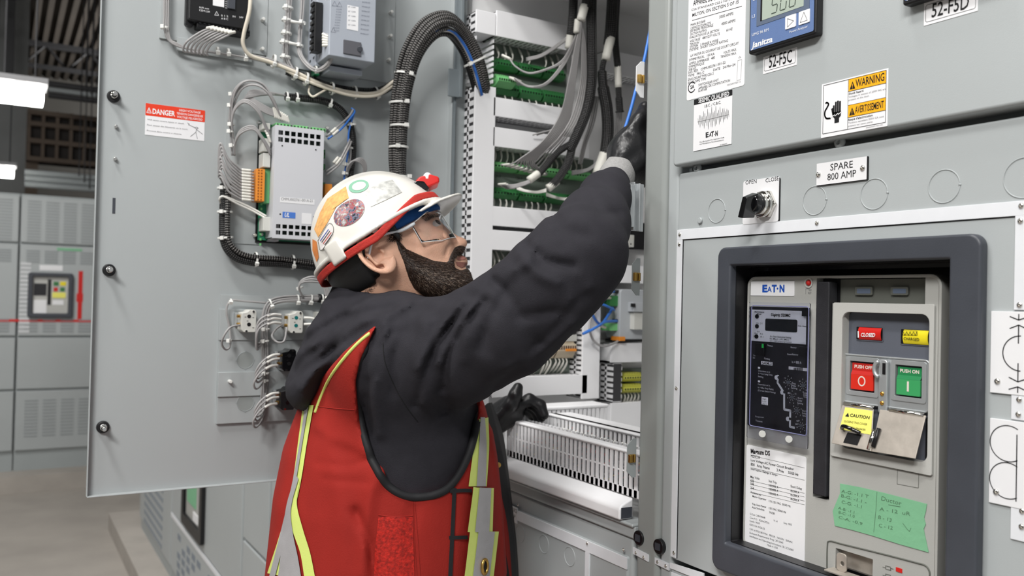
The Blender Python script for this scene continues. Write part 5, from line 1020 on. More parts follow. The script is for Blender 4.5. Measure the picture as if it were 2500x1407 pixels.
def bundle(par, fr, pts, n, r, m, spread=.0028, seed=1, k=6, name='wire', ms=None):
    rs = random.Random(seed); P = [fr.pt(*p) for p in pts]
    for i in range(n):
        a = 2*math.pi*i/max(n, 1)+rs.random(); rad = spread*(.35 if i == 0 and n > 4 else 1)*(.8+.4*rs.random()) if n > 1 else 0
        Q = []
        for j, p in enumerate(P):
            t = P[min(j+1, len(P)-1)]-P[max(j-1, 0)]; t /= np.linalg.norm(t)+1e-9; s = np.cross(t, fr.n); s /= np.linalg.norm(s)+1e-9; aa = a+.25*j
            Q.append(p+rad*(math.cos(aa)*s+math.sin(aa)*fr.n*.8))
        MB().tube(cr(Q, k), r, 8).build(name, (ms or [m])[i % len(ms or [m])], par, smooth=True)
# 1 thick braided arch from the door into the cabinet
ar = thing('cable_arch', 'thick arch of black braided cables looping from the door over into the cabinet', 'cable bundle', D.pt(970, 400, .08))
arch = [(972, 520, .04), (972, 440, .05), (971, 380, .055), (974, 290, .06), (984, 210, .07), (1006, 130, .085), (1046, 72, .095), (1092, 58, .09), (1130, 90, .07), (1158, 140, .06), (1178, 205, .05), (1186, 240, .03)]
offs = [(-20, 0), (-13, .006), (-6, .010), (0, .012), (6, .010), (13, .006), (20, 0), (-9, -.004), (9, -.004)]
BLKC = mat('black_cable_or_fill', (18, 18, 20), .38)
A = [D.pt(*p) for p in arch]
for i, (ox, oh) in enumerate(offs):
    Q = []; rs = random.Random(i)
    for j, p in enumerate(A):
        t = A[min(j+1, len(A)-1)]-A[max(j-1, 0)]; t /= np.linalg.norm(t); s = np.cross(t, D.n); s /= np.linalg.norm(s); sc = [.55, .75, .85, .9, 1, 1.05, 1.25, 1.3, 1.15, 1.0, .8, .6][j]
        Q.append(p-s*ox*.00078*sc+D.n*(oh*sc)+V(rs.random()-.5, 0, rs.random()-.5)*.002)
    MB().tube(cr(Q, 10), .0042, 10).build('braided_sleeve', BRAID, ar, smooth=True)
for rr_, m, r in ((1.45, BRAID2, .0085), (1.45, BLKC, .006)):
    Q = []
    for j, p in enumerate(A[4:]): 
        t = A[min(j+5, len(A)-1)]-A[j+3]; t /= np.linalg.norm(t); s = np.cross(t, D.n); s /= np.linalg.norm(s); Q.append(p+s*.0006*(18+ (8 if r == .006 else 0))-D.n*.008)
    MB().tube(cr(Q, 10), r, 12).build('inner_cable', m, ar, smooth=True)
for off_, m, r in ((26, BLUEW, .0016), (30, BLUEW, .0016), (34, WIRE, .0013)):
    Q = []
    for j in range(6, len(A)):
        t = A[min(j+1, len(A)-1)]-A[j-1]; t /= np.linalg.norm(t); s = np.cross(t, D.n); s /= np.linalg.norm(s); Q.append(A[j]+s*.00072*(off_-8)*min(1, (j-5)/2)+D.n*.010)
    MB().tube(cr(Q, 8), r, 8).build('inner_wire', m, ar, smooth=True)
def astrap(par, c, s, n_, ra, rb, e, w=.004, hd=.4):
    b = MB(); N = 24; vs = []
    for k in range(N):
        a = 2*math.pi*k/N; d = math.cos(a)*s*ra+math.sin(a)*n_*rb; dn = d/np.linalg.norm(d); vs += [c+d-e*w/2, c+d+e*w/2, c+d+e*w/2+dn*.001, c+d-e*w/2+dn*.001]
    b.add(vs, [(4*i+k, 4*i+(k+1) % 4, 4*((i+1) % N)+(k+1) % 4, 4*((i+1) % N)+k) for i in range(N) for k in range(4)])
    p = c+n_*(rb+.0025)+s*ra*hd; b.hexa([p+e*sx*.0035+s*sy*.004+n_*sz*.0024 for sz in (-1, 1) for sx, sy in ((-1, -1), (1, -1), (1, 1), (-1, 1))]); b.build('cable_tie', TIE, par, bevel=.0006)
for x, y, dx, dy, ra, hd in ((974, 181+70, .06, 1, .0185, .45), (976, 308, 0, 1, .0185, .3), (973, 360, 0, 1, .0185, -.5), (989, 183, -.15, 1, .020, .2), (972, 432, 0, 1, .019, .8), (1160, 150, .45, 1, .026, -.9)):
    j = min(range(len(A)), key=lambda q: (arch[q][0]-x)**2+(arch[q][1]-y)**2); h = arch[j][2]+.002; c = D.pt(x, y, h); e = D.pt(x+dx*9, y+dy*9, h)-c; e /= np.linalg.norm(e); s = np.cross(e, D.n); s /= np.linalg.norm(s)
    astrap(ar, c, s, D.n, ra, .0165, e, hd=-hd)
# 2 black loom round the controller
lm = thing('sleeved_loom', 'black sleeved loom curling down the left and under the vented controller', 'cable loom', D.pt(560, 600, .01))
MB().tube(cr([D.pt(*p) for p in ((551, 450, .018), (550, 490, .02), (548, 540, .02), (551, 590, .02), (572, 622, .02), (612, 636, .02), (680, 640, .02), (760, 648, .02), (830, 668, .02))], 8), .0095, 16).build('sleeve', BRAID2, lm, smooth=True)
MB().tube(cr([D.pt(*p) for p in ((554, 455, .03), (556, 500, .032), (555, 545, .032), (560, 590, .032), (582, 615, .032), (620, 627, .032), (690, 632, .032), (780, 645, .03))], 8), .0042, 10).build('braided_sleeve', BRAID, lm, smooth=True)
for x, y, dx, dy in ((549, 518, 0, 1), (550, 581, .1, 1), (624, 634, 1, .05), (714, 640, 1, .05), (549, 460, 0, 1)): tie(lm, D, x, y, .022, dx, dy, .0125)
lm2 = thing('sleeved_loom', 'black sleeved loom arching over the controller with blue wires leaving it', 'cable loom', D.pt(800, 260, .01))
MB().tube(cr([D.pt(*p) for p in ((696, 236, .02), (740, 240, .02), (790, 247, .02), (832, 268, .02), (856, 310, .02), (862, 360, .018), (856, 420, .015), (848, 470, .012))], 8), [.0065]*30+[.0065]*20+[.0045]*7, 14).build('sleeve', BRAID2, lm2, smooth=True)
for p, m in (([(800, 340, .035), (832, 316, .04), (858, 285, .035), (866, 272, .03), (858, 264, .025)], BLUEW), ([(796, 334, .035), (826, 308, .04), (852, 284, .035), (862, 268, .03)], WIRE), ([(866, 272, .03), (852, 320, .03), (850, 370, .025), (842, 420, .022), (838, 470, .02)], BLUEW), ([(794, 420, .035), (824, 398, .04), (846, 360, .035), (854, 340, .03)], WIRE), ([(796, 428, .035), (828, 402, .04), (850, 364, .035), (858, 345, .03)], WIRE), ([(854, 345, .03), (856, 380, .025), (848, 430, .02)], WIRE)): wire(lm2, p, .0018, m, D)
for k in range(4): wire(lm2, [(846, 430, .02), (848+k*3, 408-k*2, .03), (862+k*4, 393-k*2, .035), (880+k*3, 398-k*2, .035), (888+k*2, 415, .03), (880, 440, .02)], .0016, WIRE, D)
for a, c in (((812, 330), (826, 318)), ((808, 324), (820, 313)), ((820, 402), (832, 386)), ((814, 398), (826, 384))): collar(lm2, D, a+(.04,), c+(.04,), .0026, name='wire_marker')
for x, y, dx, dy, r in ((700, 236, 1, .1, .008), (724, 238, 1, .1, .0085), (806, 252, 1, .4, .0085), (859, 305, .1, 1, .008), (852, 362, 0, 1, .007), (845, 402, 0, 1, .006), (842, 424, 0, 1, .006)): tie(lm2, D, x, y, .022, dx, dy, r)
# 3 grey wires looping over the controller
gw = thing('wire_harness', 'grey wires in wide loops above and left of the vented controller', 'wires', D.pt(580, 260, .02))
bundle(gw, D, [(570, 380, .02), (566, 330, .02), (563, 280, .025), (572, 225, .04), (600, 198, .05), (640, 205, .055), (665, 240, .055), (676, 268, .05)], 2, .0018, WIRE, .002, 3)
bundle(gw, D, [(562, 300, .02), (570, 250, .03), (590, 214, .045), (622, 206, .055), (652, 224, .06), (674, 262, .055), (684, 285, .05)], 2, .0018, WIRE, .003, 4)
for k in range(6): wire(gw, [(700, 234, .02), (660, 226+k, .025), (622, 220+k*3, .03+k*.003), (606-k*2, 228+k*3, .035), (622, 244+k*3, .045), (652, 262+k*3, .05), (676+k*3, 274+k*3, .05), (688+k*3, 296, .048)], .0017, WIRE, D)
for k in range(3): wire(gw, [(570, 340, .02), (566, 300, .03), (574, 262+k*3, .04), (598, 244+k*3, .055), (628, 262+k*5, .06), (646, 300+k*3, .055), (658, 328+k*8, .048)], .0018, WIRE, D)
for k in range(3): wire(gw, [(572, 380, .02), (574, 350, .03), (588, 318+k*4, .045), (618, 308+k*4, .055), (640, 334+k*3, .055), (660, 366+k*6, .048)], .0018, WIRE, D)
for k in range(9): collar(gw, D, (668+k*4, 262+k*2.6, .052), (672+k*4.2, 288+k*1.4, .05), .0022, name='wire_marker')
for k in range(3): collar(gw, D, (648+k*3, 318+k*6, .052), (656+k*2, 334+k*7, .05), .0022, name='wire_marker')
for x, y, dx, dy in ((566, 231, .1, 1), (563, 259, 0, 1), (564, 305, 0, 1), (562, 322, 0, 1), (567, 356, .1, 1)): tie(gw, D, x, y, .022, dx, dy, .005, .003)
# 4 comb of labelled wires into the orange plug
cw = thing('wire_harness', 'fan of labelled grey wires plugged into the orange connector', 'wires', D.pt(545, 420, .02))
for k in range(11):
    y = 417+k*7.2; h = .038
    wire(cw, [(552, 462, .02), (541, 440, .025), (534+ (k % 3)*2, 402+k*3.2, .035), (538+(k % 4)*2, 350+k*8.5, .045), (556+(k % 2)*3, 385+k*8, .045), (576, 404+k*7.6, .042), (590, y-2, h), (620, y+1, h)], .0018, WIRE, D)
    collar(cw, D, (590, y-2.5, h), (613, y, h), .0024, name='wire_marker')
    b = MB()
for k in range(2): wire(cw, [(540, 500, .02), (536, 486, .03), (546, 480, .035), (580, 492+k*6, .035), (618, 510+k*6, .035), (650, 528+k*6, .04)], .0018, WIREW, D)
# 5 wires along the black module
kw = thing('wire_harness', 'grey wires hooking up from a white clip row into the black module', 'wires', D.pt(500, 110, .02))
for k in range(3): wire(kw, [(402+k*5, -60, .02), (401+k*5, 30, .02), (401+k*5, 68, .02), (410+k*3, 96, .02), (432, 112-k*3, .022), (465, 120, .022), (540, 130, .022), (610, 142, .02)], .0017, WIRE, D)
for k in range(7):
    e = (521+k*8.6, 66+k*2)
    wire(kw, [(560, 134, .02), (500, 126, .024), (454+k*9, 127+k*1.4, .028), (448+k*9.5, 117+k*1.4, .034), (458+k*10, 100+k*1, .045), (490+k*9, 78+k*2.4, .05), e+(.045,)], .00175, WIRE, D)
    collar(kw, D, (e[0]-16, e[1]+3, .05), (e[0]+1, e[1], .045), .0026, name='wire_marker')
for x, y in ((402, 68), (531, 124), (557, 128), (599, 140)): tie(kw, D, x, y, .022, (0 if x == 402 else 1), (1 if x == 402 else .12), .006)
# 6 cream cable and the trunk to the arch
cc = thing('tied_cables', 'cream cables tied over a black loom sweeping right to the cable arch', 'cable bundle', D.pt(780, 210, .02))
bundle(cc, D, [(612, -60, .06), (610, 20, .06), (596, 80, .05), (594, 110, .045), (612, 136, .04), (660, 152, .035), (720, 176, .035), (790, 208, .038), (860, 226, .04), (920, 226, .05), (962, 198, .06)], 1, .0034, CREAM)
bundle(cc, D, [(700, 168, .03), (740, 190, .035), (800, 214, .042), (860, 232, .044), (920, 232, .05), (966, 204, .055)], 2, .0030, CREAM, .004, 7)
MB().tube(cr([D.pt(*p) for p in ((700, 172, .015), (740, 188, .018), (800, 212, .02), (870, 224, .022), (930, 222, .03), (975, 195, .035))], 8), .0082, 14).build('sleeve', BRAID2, cc, smooth=True)
bundle(cc, D, [(610, 138, .025), (660, 150, .03), (700, 165, .03), (726, 178, .03)], 5, .0016, WIRE, .004, 8)
wire(cc, [(800, 216, .04), (780, 228, .04), (764, 236, .04), (754, 226, .035), (756, 210, .03)], .002, CREAM, D)
for x, y, dx, dy in ((668, 150, 1, .25), (720, 180, 1, .35), (747, 193, 1, .3), (810, 216, 1, .15), (866, 226, 1, .05), (918, 228, 1, -.1)): tie(cc, D, x, y, .032, dx, dy, .0115, .004)
# 7 wires left of the grey module
vw = thing('wire_harness', 'vertical grey wires ladder tied with white ties left of the grey module', 'wires', D.pt(700, 100, .02))
bundle(vw, D, [(708, -60, .02), (705, 20, .02), (700, 90, .02), (698, 140, .02), (712, 172, .025), (726, 186, .03)], 6, .0017, WIRE, .0045, 9)
bundle(vw, D, [(742, -60, .02), (738, 20, .02), (732, 90, .02), (732, 130, .03), (752, 160, .045), (776, 172, .07), (800, 158, .09), (812, 130, .10), (808, 104, .10), (796, 90, .10)], 4, .0017, WIRE, .003, 10)
for k in range(5): wire(vw, [(775, 172, .07), (800, 160-k*2, .09), (812+k*1, 130-k*4, .105), (804, 96+k*3-8, .11), (788, 84+k*7, .10)], .0018, WIRE, D); collar(vw, D, (802, 90+k*5, .11), (788, 83+k*7, .10), .0027, name='wire_marker')
for x, y in ((703, 20), (701, 50), (699, 82), (696, 104), (697, 140)): tie(vw, D, x, y, .022, -.05, 1, .009, .0035)
for x, y in ((738, 56), (732, 112), (771, 170)): tie(vw, D, x, y, .024 if x < 760 else .06, -.05 if x < 760 else 1, 1 if x < 760 else .1, .006, .0035)
for (x0, y0), (x1, y1) in (((710, 52), (735, 57)), ((704, 104), (729, 110))): wire(vw, [(x0, y0, .028), ((x0+x1)/2, (y0+y1)/2, .03), (x1, y1, .028)], .0028, TIE, D, name='tie_bridge')
# 8 contact block wires
xw = thing('wire_harness', 'white sleeved wires looping between the contact blocks and ties', 'wires', D.pt(660, 800, .02))
wire(xw, [(586, 794, .045), (562, 800, .055), (546, 822, .055), (542, 842, .045), (552, 854, .035), (562, 842, .025), (560, 800, .02), (553, 760, .02), (563, 735, .02), (600, 736, .02), (650, 740, .02)], .0018, WIRE, D)
bundle(xw, D, [(790, 728, .025), (740, 730, .025), (690, 732, .025), (660, 742, .025), (648, 770, .022), (646, 820, .02), (648, 900, .018), (642, 1000, .015), (638, 1030, .015)], 6, .0017, WIRE, .005, 12)
for k in range(3):
    wire(xw, [(686, 770+k*10, .045), (660, 768+k*10, .055), (634, 782+k*10, .055), (626, 806+k*10, .05), (628, 838+k*8, .04), (646, 830, .025)], .0019, WIRE, D); wire(xw, [(686, 770+k*10, .045), (668, 768+k*10, .053), (652, 772+k*10, .056)], .0025, WIREW, D, name='wire_marker')
wire(xw, [(700, 800, .045), (694, 832, .05), (678, 836, .05), (664, 822, .04), (672, 806, .03), (690, 792, .025)], .0018, WIRE, D)
for k, (x, y) in enumerate(((682, 866), (682, 876), (678, 892), (680, 960), (680, 970), (676, 986))):
    wire(xw, [(x, y, .045), (x-22, y+4, .055), (x-44, y+20, .058), (x-58, y+44, .055), (x-52, y+58, .045), (x-36, y+40, .03), (648, y, .02)], .0018, WIRE, D); wire(xw, [(x, y, .045), (x-16, y+2, .053), (x-30, y+9, .057)], .0025, WIREW, D, name='wire_marker')
for k in range(3): wire(xw, [(796, 760, .05), (797+k*4, 730, .05), (786+k*4, 690+k*3, .05), (766, 676+k*6, .05), (738, 684+k*3, .045), (730, 704, .04), (740, 726, .03)], .0019, WIRE, D); collar(xw, D, (796+k*4, 752, .05), (797+k*4, 724, .05), .0026, name='wire_marker')
for k in range(2): wire(xw, [(836+k*7, 770, .05), (838+k*7, 740, .05), (836+k*6, 700, .05)], .0026, WIREW, D); wire(xw, [(742, 776+k*16, .045), (764, 778+k*14, .05), (784, 790+k*10, .05)], .0022, WIREW, D)
MB().tube(cr([D.pt(*p) for p in ((776, 728, .024), (800, 732, .024), (850, 745, .024))], 6), .008, 12).build('sleeve', BLK, xw, smooth=True)
for x, y, dx, dy, r in ((563, 735, 1, .1, .003), (560, 832, 0, 1, .003), (660, 742, 1, -.3, .008), (726, 732, 1, 0, .0085), (758, 732, 1, .2, .0085), (786, 730, 1, 0, .008), (732, 703, .3, 1, .006), (648, 804, 0, 1, .007), (646, 833, 0, 1, .007), (648, 884, 0, 1, .006), (648, 912, 0, 1, .006), (648, 930, 0, 1, .005), (822, 742, 1, -.6, .007)): tie(xw, D, x, y, .026, dx, dy, r, .003)
# ================================================================ the hall behind
RW = -4.5; FARY = 15.4
CONC = mat('concrete_floor', (160, 154, 147), .7, bump=.15, bs=40, var=.10, vs=3)
fl = MB().box((RW, -4, ZF-.1), (8, FARY, ZF)).build('floor', CONC); struct(fl)
WALLM = mat('wall_paint_grey', (92, 90, 86), .8, var=.06, vs=1.5)
struct(MB().box((RW, FARY, ZF), (8, FARY+.2, 5)).build('wall_back', WALLM)); struct(MB().box((RW-.2, -4, ZF), (RW, FARY, 5)).build('wall_left', WALLM)); struct(MB().box((8, -4, ZF), (8.2, FARY, 5)).build('wall_right', WALLM))
DECK = mat('roof_deck_brown', (74, 68, 62), .8, var=.1, vs=2)
b = MB(); b.box((RW, -4, 3.38), (8, FARY, 3.48))
for k in range(100): x = RW+.06+k*.124; b.box((x, -4, 3.33), (x+.06, FARY, 3.38))
struct(b.build('ceiling', DECK))
STL = mat('dark_steel', (58, 58, 60), .6)
for k, y in enumerate((5.5, 8.8, 13.2)):
    o = thing('roof_joist', 'open web steel roof joist crossing the hall, %s' % ('nearest to the camera', 'middle of three', 'farthest from the camera')[k], 'roof joist', (0, y, 3.0)); b = MB(); b.box((RW, y-.06, 3.27), (8, y+.06, 3.33)); b.build('top_chord', STL, o); MB().box((RW, y-.06, 2.98), (8, y+.06, 3.02)).build('bottom_chord', STL, o); b = MB()
    for j in range(24): x = RW+j*.52; b.cyl((x, y, 3.0), (x+.26, y, 3.30), .018, 6).cyl((x+.26, y, 3.30), (x+.52, y, 3.0), .018, 6)
    b.build('web_rods', STL, o)
# concrete pads
struct(MB().box((.66, -.4, ZF), (1.8, 6.3, ZF+.11)).build('trim_1', mat('pad_concrete', (168, 162, 155), .8, var=.08, vs=5)))
struct(MB().box((-3.8, 7.72, ZF), (1.6, 9.2, ZF+.13)).build('trim_2', MATS['pad_concrete']))
# far row of switchgear facing the camera
YF = 7.95; R = Fr((0, YF, 0), (1, 0, 0), (0, 0, 1), (0, -1, 0)); zt = R.uv(120, 478)[1]; zbm = ZF+.13; LW = .72; SEAMC = mat('seam_shadow', (90, 94, 96), .7); MESHD = mat('louvre_grey', (148, 153, 155), .5); uA = R.uv(38, 900)[0]
for k, u0 in enumerate((uA, uA-LW, uA-2*LW)):
    lab = ('grey switchgear in the far row with a breaker and red mimic lines', 'grey switchgear in the far row cut by the left edge of the photo', 'grey switchgear in the far row beyond the left edge')[k]
    o = thing('far_switchgear', lab, 'switchgear cabinet', (u0+LW/2, YF+.4, zbm)); MB().box((u0+.004, YF+.01, zbm), (u0+LW-.004, YF+1.0, zt)).build('enclosure', GREY2, o)
    vs = [R.uv(100, y)[1] for y in (480, 597, 823, 952, 1100)]
    for j in range(4): MB().fb(R, u0+.008, vs[j+1]+.01, u0+LW-.008, vs[j]-.006, -.01, .015).build('door', GREY, o, bevel=.006)
    b = MB(); W = .10
    for j in range(5):
        x = u0+.05+j*.13
        for i in range(14): b.fb(R, x, vs[0]-.04-i*.024, x+.095, vs[0]-.05-i*.024, .015, .019)
    b.build('louvre_field', MESHD, o)
    b = MB()
    for j in range(5):
        x = u0+.05+j*.13
        for i in range(5): b.fb(R, x, vs[1]-.05-i*.022, x+.095, vs[1]-.062-i*.022, .015, .019)
        for i in range(5): b.fb(R, x, vs[2]+.04+i*.024, x+.095, vs[2]+.052+i*.024, .015, .019)
        if j in (0, 1, 2, 3): 
            for i in range(12): b.fb(R, x+.02, vs[3]-.08-i*.026, x+.115, vs[3]-.09-i*.026, .015, .018)
    b.build('vent_slots', MESHD, o)
    b = MB()
    x = u0-.0+.012
    for i in range(17): b.fb(R, x, vs[2]+.035+i*.034, x+.075, vs[2]+.058+i*.034, .015, .020)
    b.build('pale_louvres', mat('pale_louvre', (208, 210, 212), .4), o)
    MB().fb(R, u0, R.uv(100, 786)[1], u0+LW, R.uv(100, 780)[1], .015, .018).build('red_mimic_line', RED, o)
    if k == 0:
        q = R.rect(69, 665, 176, 776, .02); f = MB(); f.frame(R, rr(*q, .02, 4), rr(q[0]+.035, q[1]+.035, q[2]-.035, q[3]-.03, .01, 4), .012, .05); f.build('breaker_bezel', DKG, o, bevel=.005, ang=.8)
        MB().fb(R, q[0]+.03, q[1]+.03, q[2]-.03, q[3]-.03, .010, .017).build('breaker_recess', BLK, o)
        b = MB(); b.fb(R, *R.rect(79, 672, 166, 769, .02), .015, .02); b.build('breaker_cover', BF2, o); MB().fb(R, *R.rect(117, 682, 124, 745, .022), .018, .022).build('breaker_handle', BLK, o)
        for x0, y0, x1, y1, m in ((83, 692, 113, 722, TB), (131, 688, 143, 698, GRN), (147, 688, 161, 698, YEL), (131, 702, 141, 712, RED), (147, 702, 158, 712, GRN), (128, 714, 160, 728, mat('caution_yellow', (238, 232, 110), .5)), (128, 733, 155, 745, PAPER), (82, 732, 113, 765, PAPER)): MB().fb(R, *R.rect(x0, y0, x1, y1, .024), .02, .024).build('breaker_detail', m, o)
        MB().fb(R, *R.rect(97, 647, 153, 662, .02), .015, .019).build('white_nameplate', PAPER, o); MB().fb(R, *R.rect(192, 662, 199, 780, .02), .015, .019).build('red_mimic_line', RED, o); MB().fb(R, *R.rect(187, 717, 202, 737, .02), .015, .02).build('red_mimic_block', RED, o); MB().fb(R, *R.rect(139, 605, 200, 614, .02), .015, .019).build('green_tape', TG, o)
# same row beyond the door: sections seen under the door's edge
ys = [1.61, 2.86, 3.22, 4.69, 5.83]
for k in range(4):
    y0, y1 = ys[k]+.006, ys[k+1]-.006
    o = thing('switchgear_section', ('grey section with a dark bezel just beyond the open door', 'narrow plain grey section under the door edge', 'grey section with a breaker window and diagonal looking white bus strip', 'end section of the near row with a perforated panel')[k], 'switchgear cabinet', (1.1, (y0+y1)/2, ZF+.11))
    MB().box((XF, y0, ZF+.11), (XF+.9, y1, .95)).build('enclosure', GREY2, o); zz = [ZF+.18, -1.14 if k == 2 else -.9, -.4, .2, .93]
    for j in range(4): MB().fb(F, -y1+.008, zz[j]+.006, -y0-.008, zz[j+1]-.006, 0, .012).build('door', GREY, o, bevel=.004)
    if k == 2:
        MB().fb(F, -y1, -1.155, -y0, -1.135, .012, .016).build('mimic_bus_strip', WSTRIP, o); q = (-4.34, -1.10, -3.87, -.66); f = MB(); f.frame(F, rr(*q, .02, 4), rr(q[0]+.05, q[1]+.05, q[2]-.05, q[3]-.05, .008, 4), .010, .03); f.build('breaker_bezel', BLK, o); MB().fb(F, q[0]+.05, q[1]+.05, q[2]-.05, q[3]-.05, .010, .016).build('breaker_cover', BF, o)
        for a, c, d_, e, m in ((-4.25, -.98, -4.05, -.86, TG), (-4.15, -.82, -4.08, -.76, YEL), (-4.28, -.82, -4.2, -.70, PAPER), (-4.1, -1.04, -4.0, -1.0, PAPER)): MB().fb(F, a, c, d_, e, .016, .02).build('breaker_detail', m, o)
        b = MB()
        for i in range(7):
            for j in range(6):
                if (i*5+j*3) % 4: b.fb(F, -4.5+i*.12, -1.45+j*.045, -4.42+i*.12, -1.42+j*.045, .012, .013)
        b.build('perforation', mat('perforated_shade', (128, 136, 146), .6), o)
    if k == 3:
        b = MB()
        for i in range(11):
            for j in range(14): b.fb(F, -5.62+i*.062, -1.40+j*.05, -5.585+i*.062, -1.375+j*.05, .012, .0135)
        b.build('perforation', mat('perforated_shade', (128, 136, 146), .6), o)
    if k == 0:
        q = (-2.78, -1.3, -2.2, -.76); f = MB(); f.frame(F, rr(*q, .02, 4), rr(q[0]+.05, q[1]+.05, q[2]-.05, q[3]-.05, .008, 4), .010, .03); f.build('breaker_bezel', BLK, o); MB().fb(F, q[0]+.05, q[1]+.05, q[2]-.05, q[3]-.05, .012, .016).build('breaker_recess', BLK, o)
# louvred brown plenum, ducts and conduits high behind the far row
PB = mat('plenum_brown', (96, 84, 74), .8, var=.08, vs=3); PB2 = mat('plenum_dark', (46, 42, 40), .8)
H = Fr((0, 11.0, 0), (1, 0, 0), (0, 0, 1), (0, -1, 0)); q = H.rect(68, 265, 250, 408); o = thing('louvre_rack', 'brown steel rack with dark slatted bays high behind the far row', 'rack', H.P(q[0], q[1]))
MB().fb(H, q[0], q[1], q[2]+1.2, q[3], -.3, -.1).build('rack_back', PB2, o); b = MB()
for v in (0, .35, .68, .9): vv = q[1]+(q[3]-q[1])*v; b.fb(H, q[0], vv, q[2]+1.2, vv+.05, -.1, .02)
for k in range(16): u = q[0]+k*.14; b.fb(H, u, q[1], u+.035, q[3], -.1, 0)
b.build('rack_frame', PB, o); b = MB(); b.box((q[0], 11.1, ZF), (q[0]+.12, 11.2, q[1])).box((q[2]+1, 11.1, ZF), (q[2]+1.12, 11.2, q[1])); b.build('rack_legs', PB, o)
o = MB().box((-2.6, 11.3, ZF), (H.uv(66, 300)[0], 11.9, 3.32)).build('concrete_pier', mat('pier_grey', (128, 130, 130), .8, var=.08, vs=3)); tag(o, 'wide grey concrete pier behind the hanging light fittings', 'pier')
H2 = Fr((0, 10.2, 0), (1, 0, 0), (0, 0, 1), (0, -1, 0))
for k, (y, r) in enumerate(((208, .030), (222, .026), (236, .030), (428, .031), (443, .031), (458, .031))):
    u0, v = H2.uv(60 if k > 2 else 118, y+(-8 if k > 2 else -4)); slope = 0; o = MB().cyl((u0, 10.2, v), (u0+3, 10.2, v), r, 14).build('conduit', GREY2 if k > 2 or k == 1 else STL); tag(o, ('dark', 'grey', 'second dark', 'top', 'middle', 'lowest')[k]+(' pipe running level high above the brown rack' if k < 3 else ' grey pipe of three just above the far switchgear row'), 'pipe')
    for xx in (.35+k*.05, 2.4+k*.05): MB().cyl((u0+xx, 10.2-r-.007, v), (u0+xx, 10.2-r-.007, 3.32), .006, 6).build('hanger_rod', STL, o)
o = MB().box(H2.pt(20, -80)+V(0, .4, 0), H2.pt(34, 165)+V(0, .6, 0)).build('hanger_column', STL); tag(o, 'dark vertical hanger strut beside the bright light fitting', 'strut')
LAMP = mat('lamp_glow', (255, 253, 248), .5, emis=9); FIX = mat('fixture_white', (150, 150, 152), .5)
def fixture(lab, x0, x1, y0, y1, Yp):
    f = Fr((0, Yp, 0), (1, 0, 0), (0, 0, 1), (0, -1, 0)); a = f.uv(x0, y0); c = f.uv(x1, y1); o = thing('high_bay_fixture', lab, 'light fitting', f.P((a[0]+c[0])/2, c[1])); w = (c[0]-a[0]); hgt = a[1]-c[1]
    MB().fb(f, a[0]-w*1.0, a[1], c[0]+.02, a[1]+hgt*.45, -.25, .05).build('housing', FIX, o); b = MB(); b.fb(f, a[0]+w*.6, c[1], c[0], a[1], -.2, 0); b.build('lit_panel', LAMP, o); MB().fb(f, a[0]-w, c[1], a[0]+w*.3, a[1], -.2, 0).build('lit_panel', LAMP, o); MB().fb(f, a[0]-w, c[1]-.02, c[0], c[1], -.22, .02).build('lit_panel', LAMP, o); MB().fb(f, a[0]+w*.3, c[1], a[0]+w*.6, a[1], -.19, -.02).build('divider', FIX, o)
    for s in (.1, .8): MB().cyl(f.P(a[0]+w*s, a[1]+hgt*.4, -.1), f.P(a[0]+w*s, 3.36, -.1), .006, 6).build('hanging_rod', STL, o)
fixture('large bright hanging light fitting left of the open door', 0, 107, 195, 240, 6.2); fixture('smaller bright light fitting just above the far row', -20, 34, 402, 425, 9.6)
for k, (x, y) in enumerate(((-.75, .55), (-1.5, -1.1), (.15, 1.0), (-1.3, 5.0), (-3.5, 2.0))):
    z = (2.7, 2.1, 2.9, 3.2, 3.2)[k]; o = MB().box((x-.5, y-.2, z+.02), (x+.5, y+.2, z+.12)).build('light_housing', FIX)
    tag(o, ('light fitting over the open cabinet', 'light fitting behind the camera', 'light fitting over the worker', 'light fitting far down the aisle', 'light fitting over the left side of the hall')[k], 'light fitting')
# ================================================================ the worker: sculpted as smooth distance fields turned into meshes
def smin(a, b, k): h = np.clip(.5+.5*(b-a)/k, 0, 1); return b*(1-h)+a*h-k*h*(1-h)
def smax(a, b, k): return -smin(-a, -b, k)
def ell(p, c, r): q = (p-np.array(c))/np.array(r); k0 = np.sqrt((q*q).sum(1))+1e-9; q2 = q/np.array(r); k1 = np.sqrt((q2*q2).sum(1))+1e-9; return k0*(k0-1)/k1
def caps(p, a, b, ra, rb=None):
    rb = ra if rb is None else rb; a = np.array(a, float); b = np.array(b, float); d = b-a; t = np.clip(((p-a)@d)/(d@d), 0, 1); return np.sqrt(((p-a-t[:, None]*d)**2).sum(1))-(ra+(rb-ra)*t)
def chain(p, pts, rs, k=.01):
    r = None
    for i in range(len(pts)-1):
        c = caps(p, pts[i], pts[i+1], rs[i], rs[i+1]); r = c if r is None else smin(r, c, k)
    return r
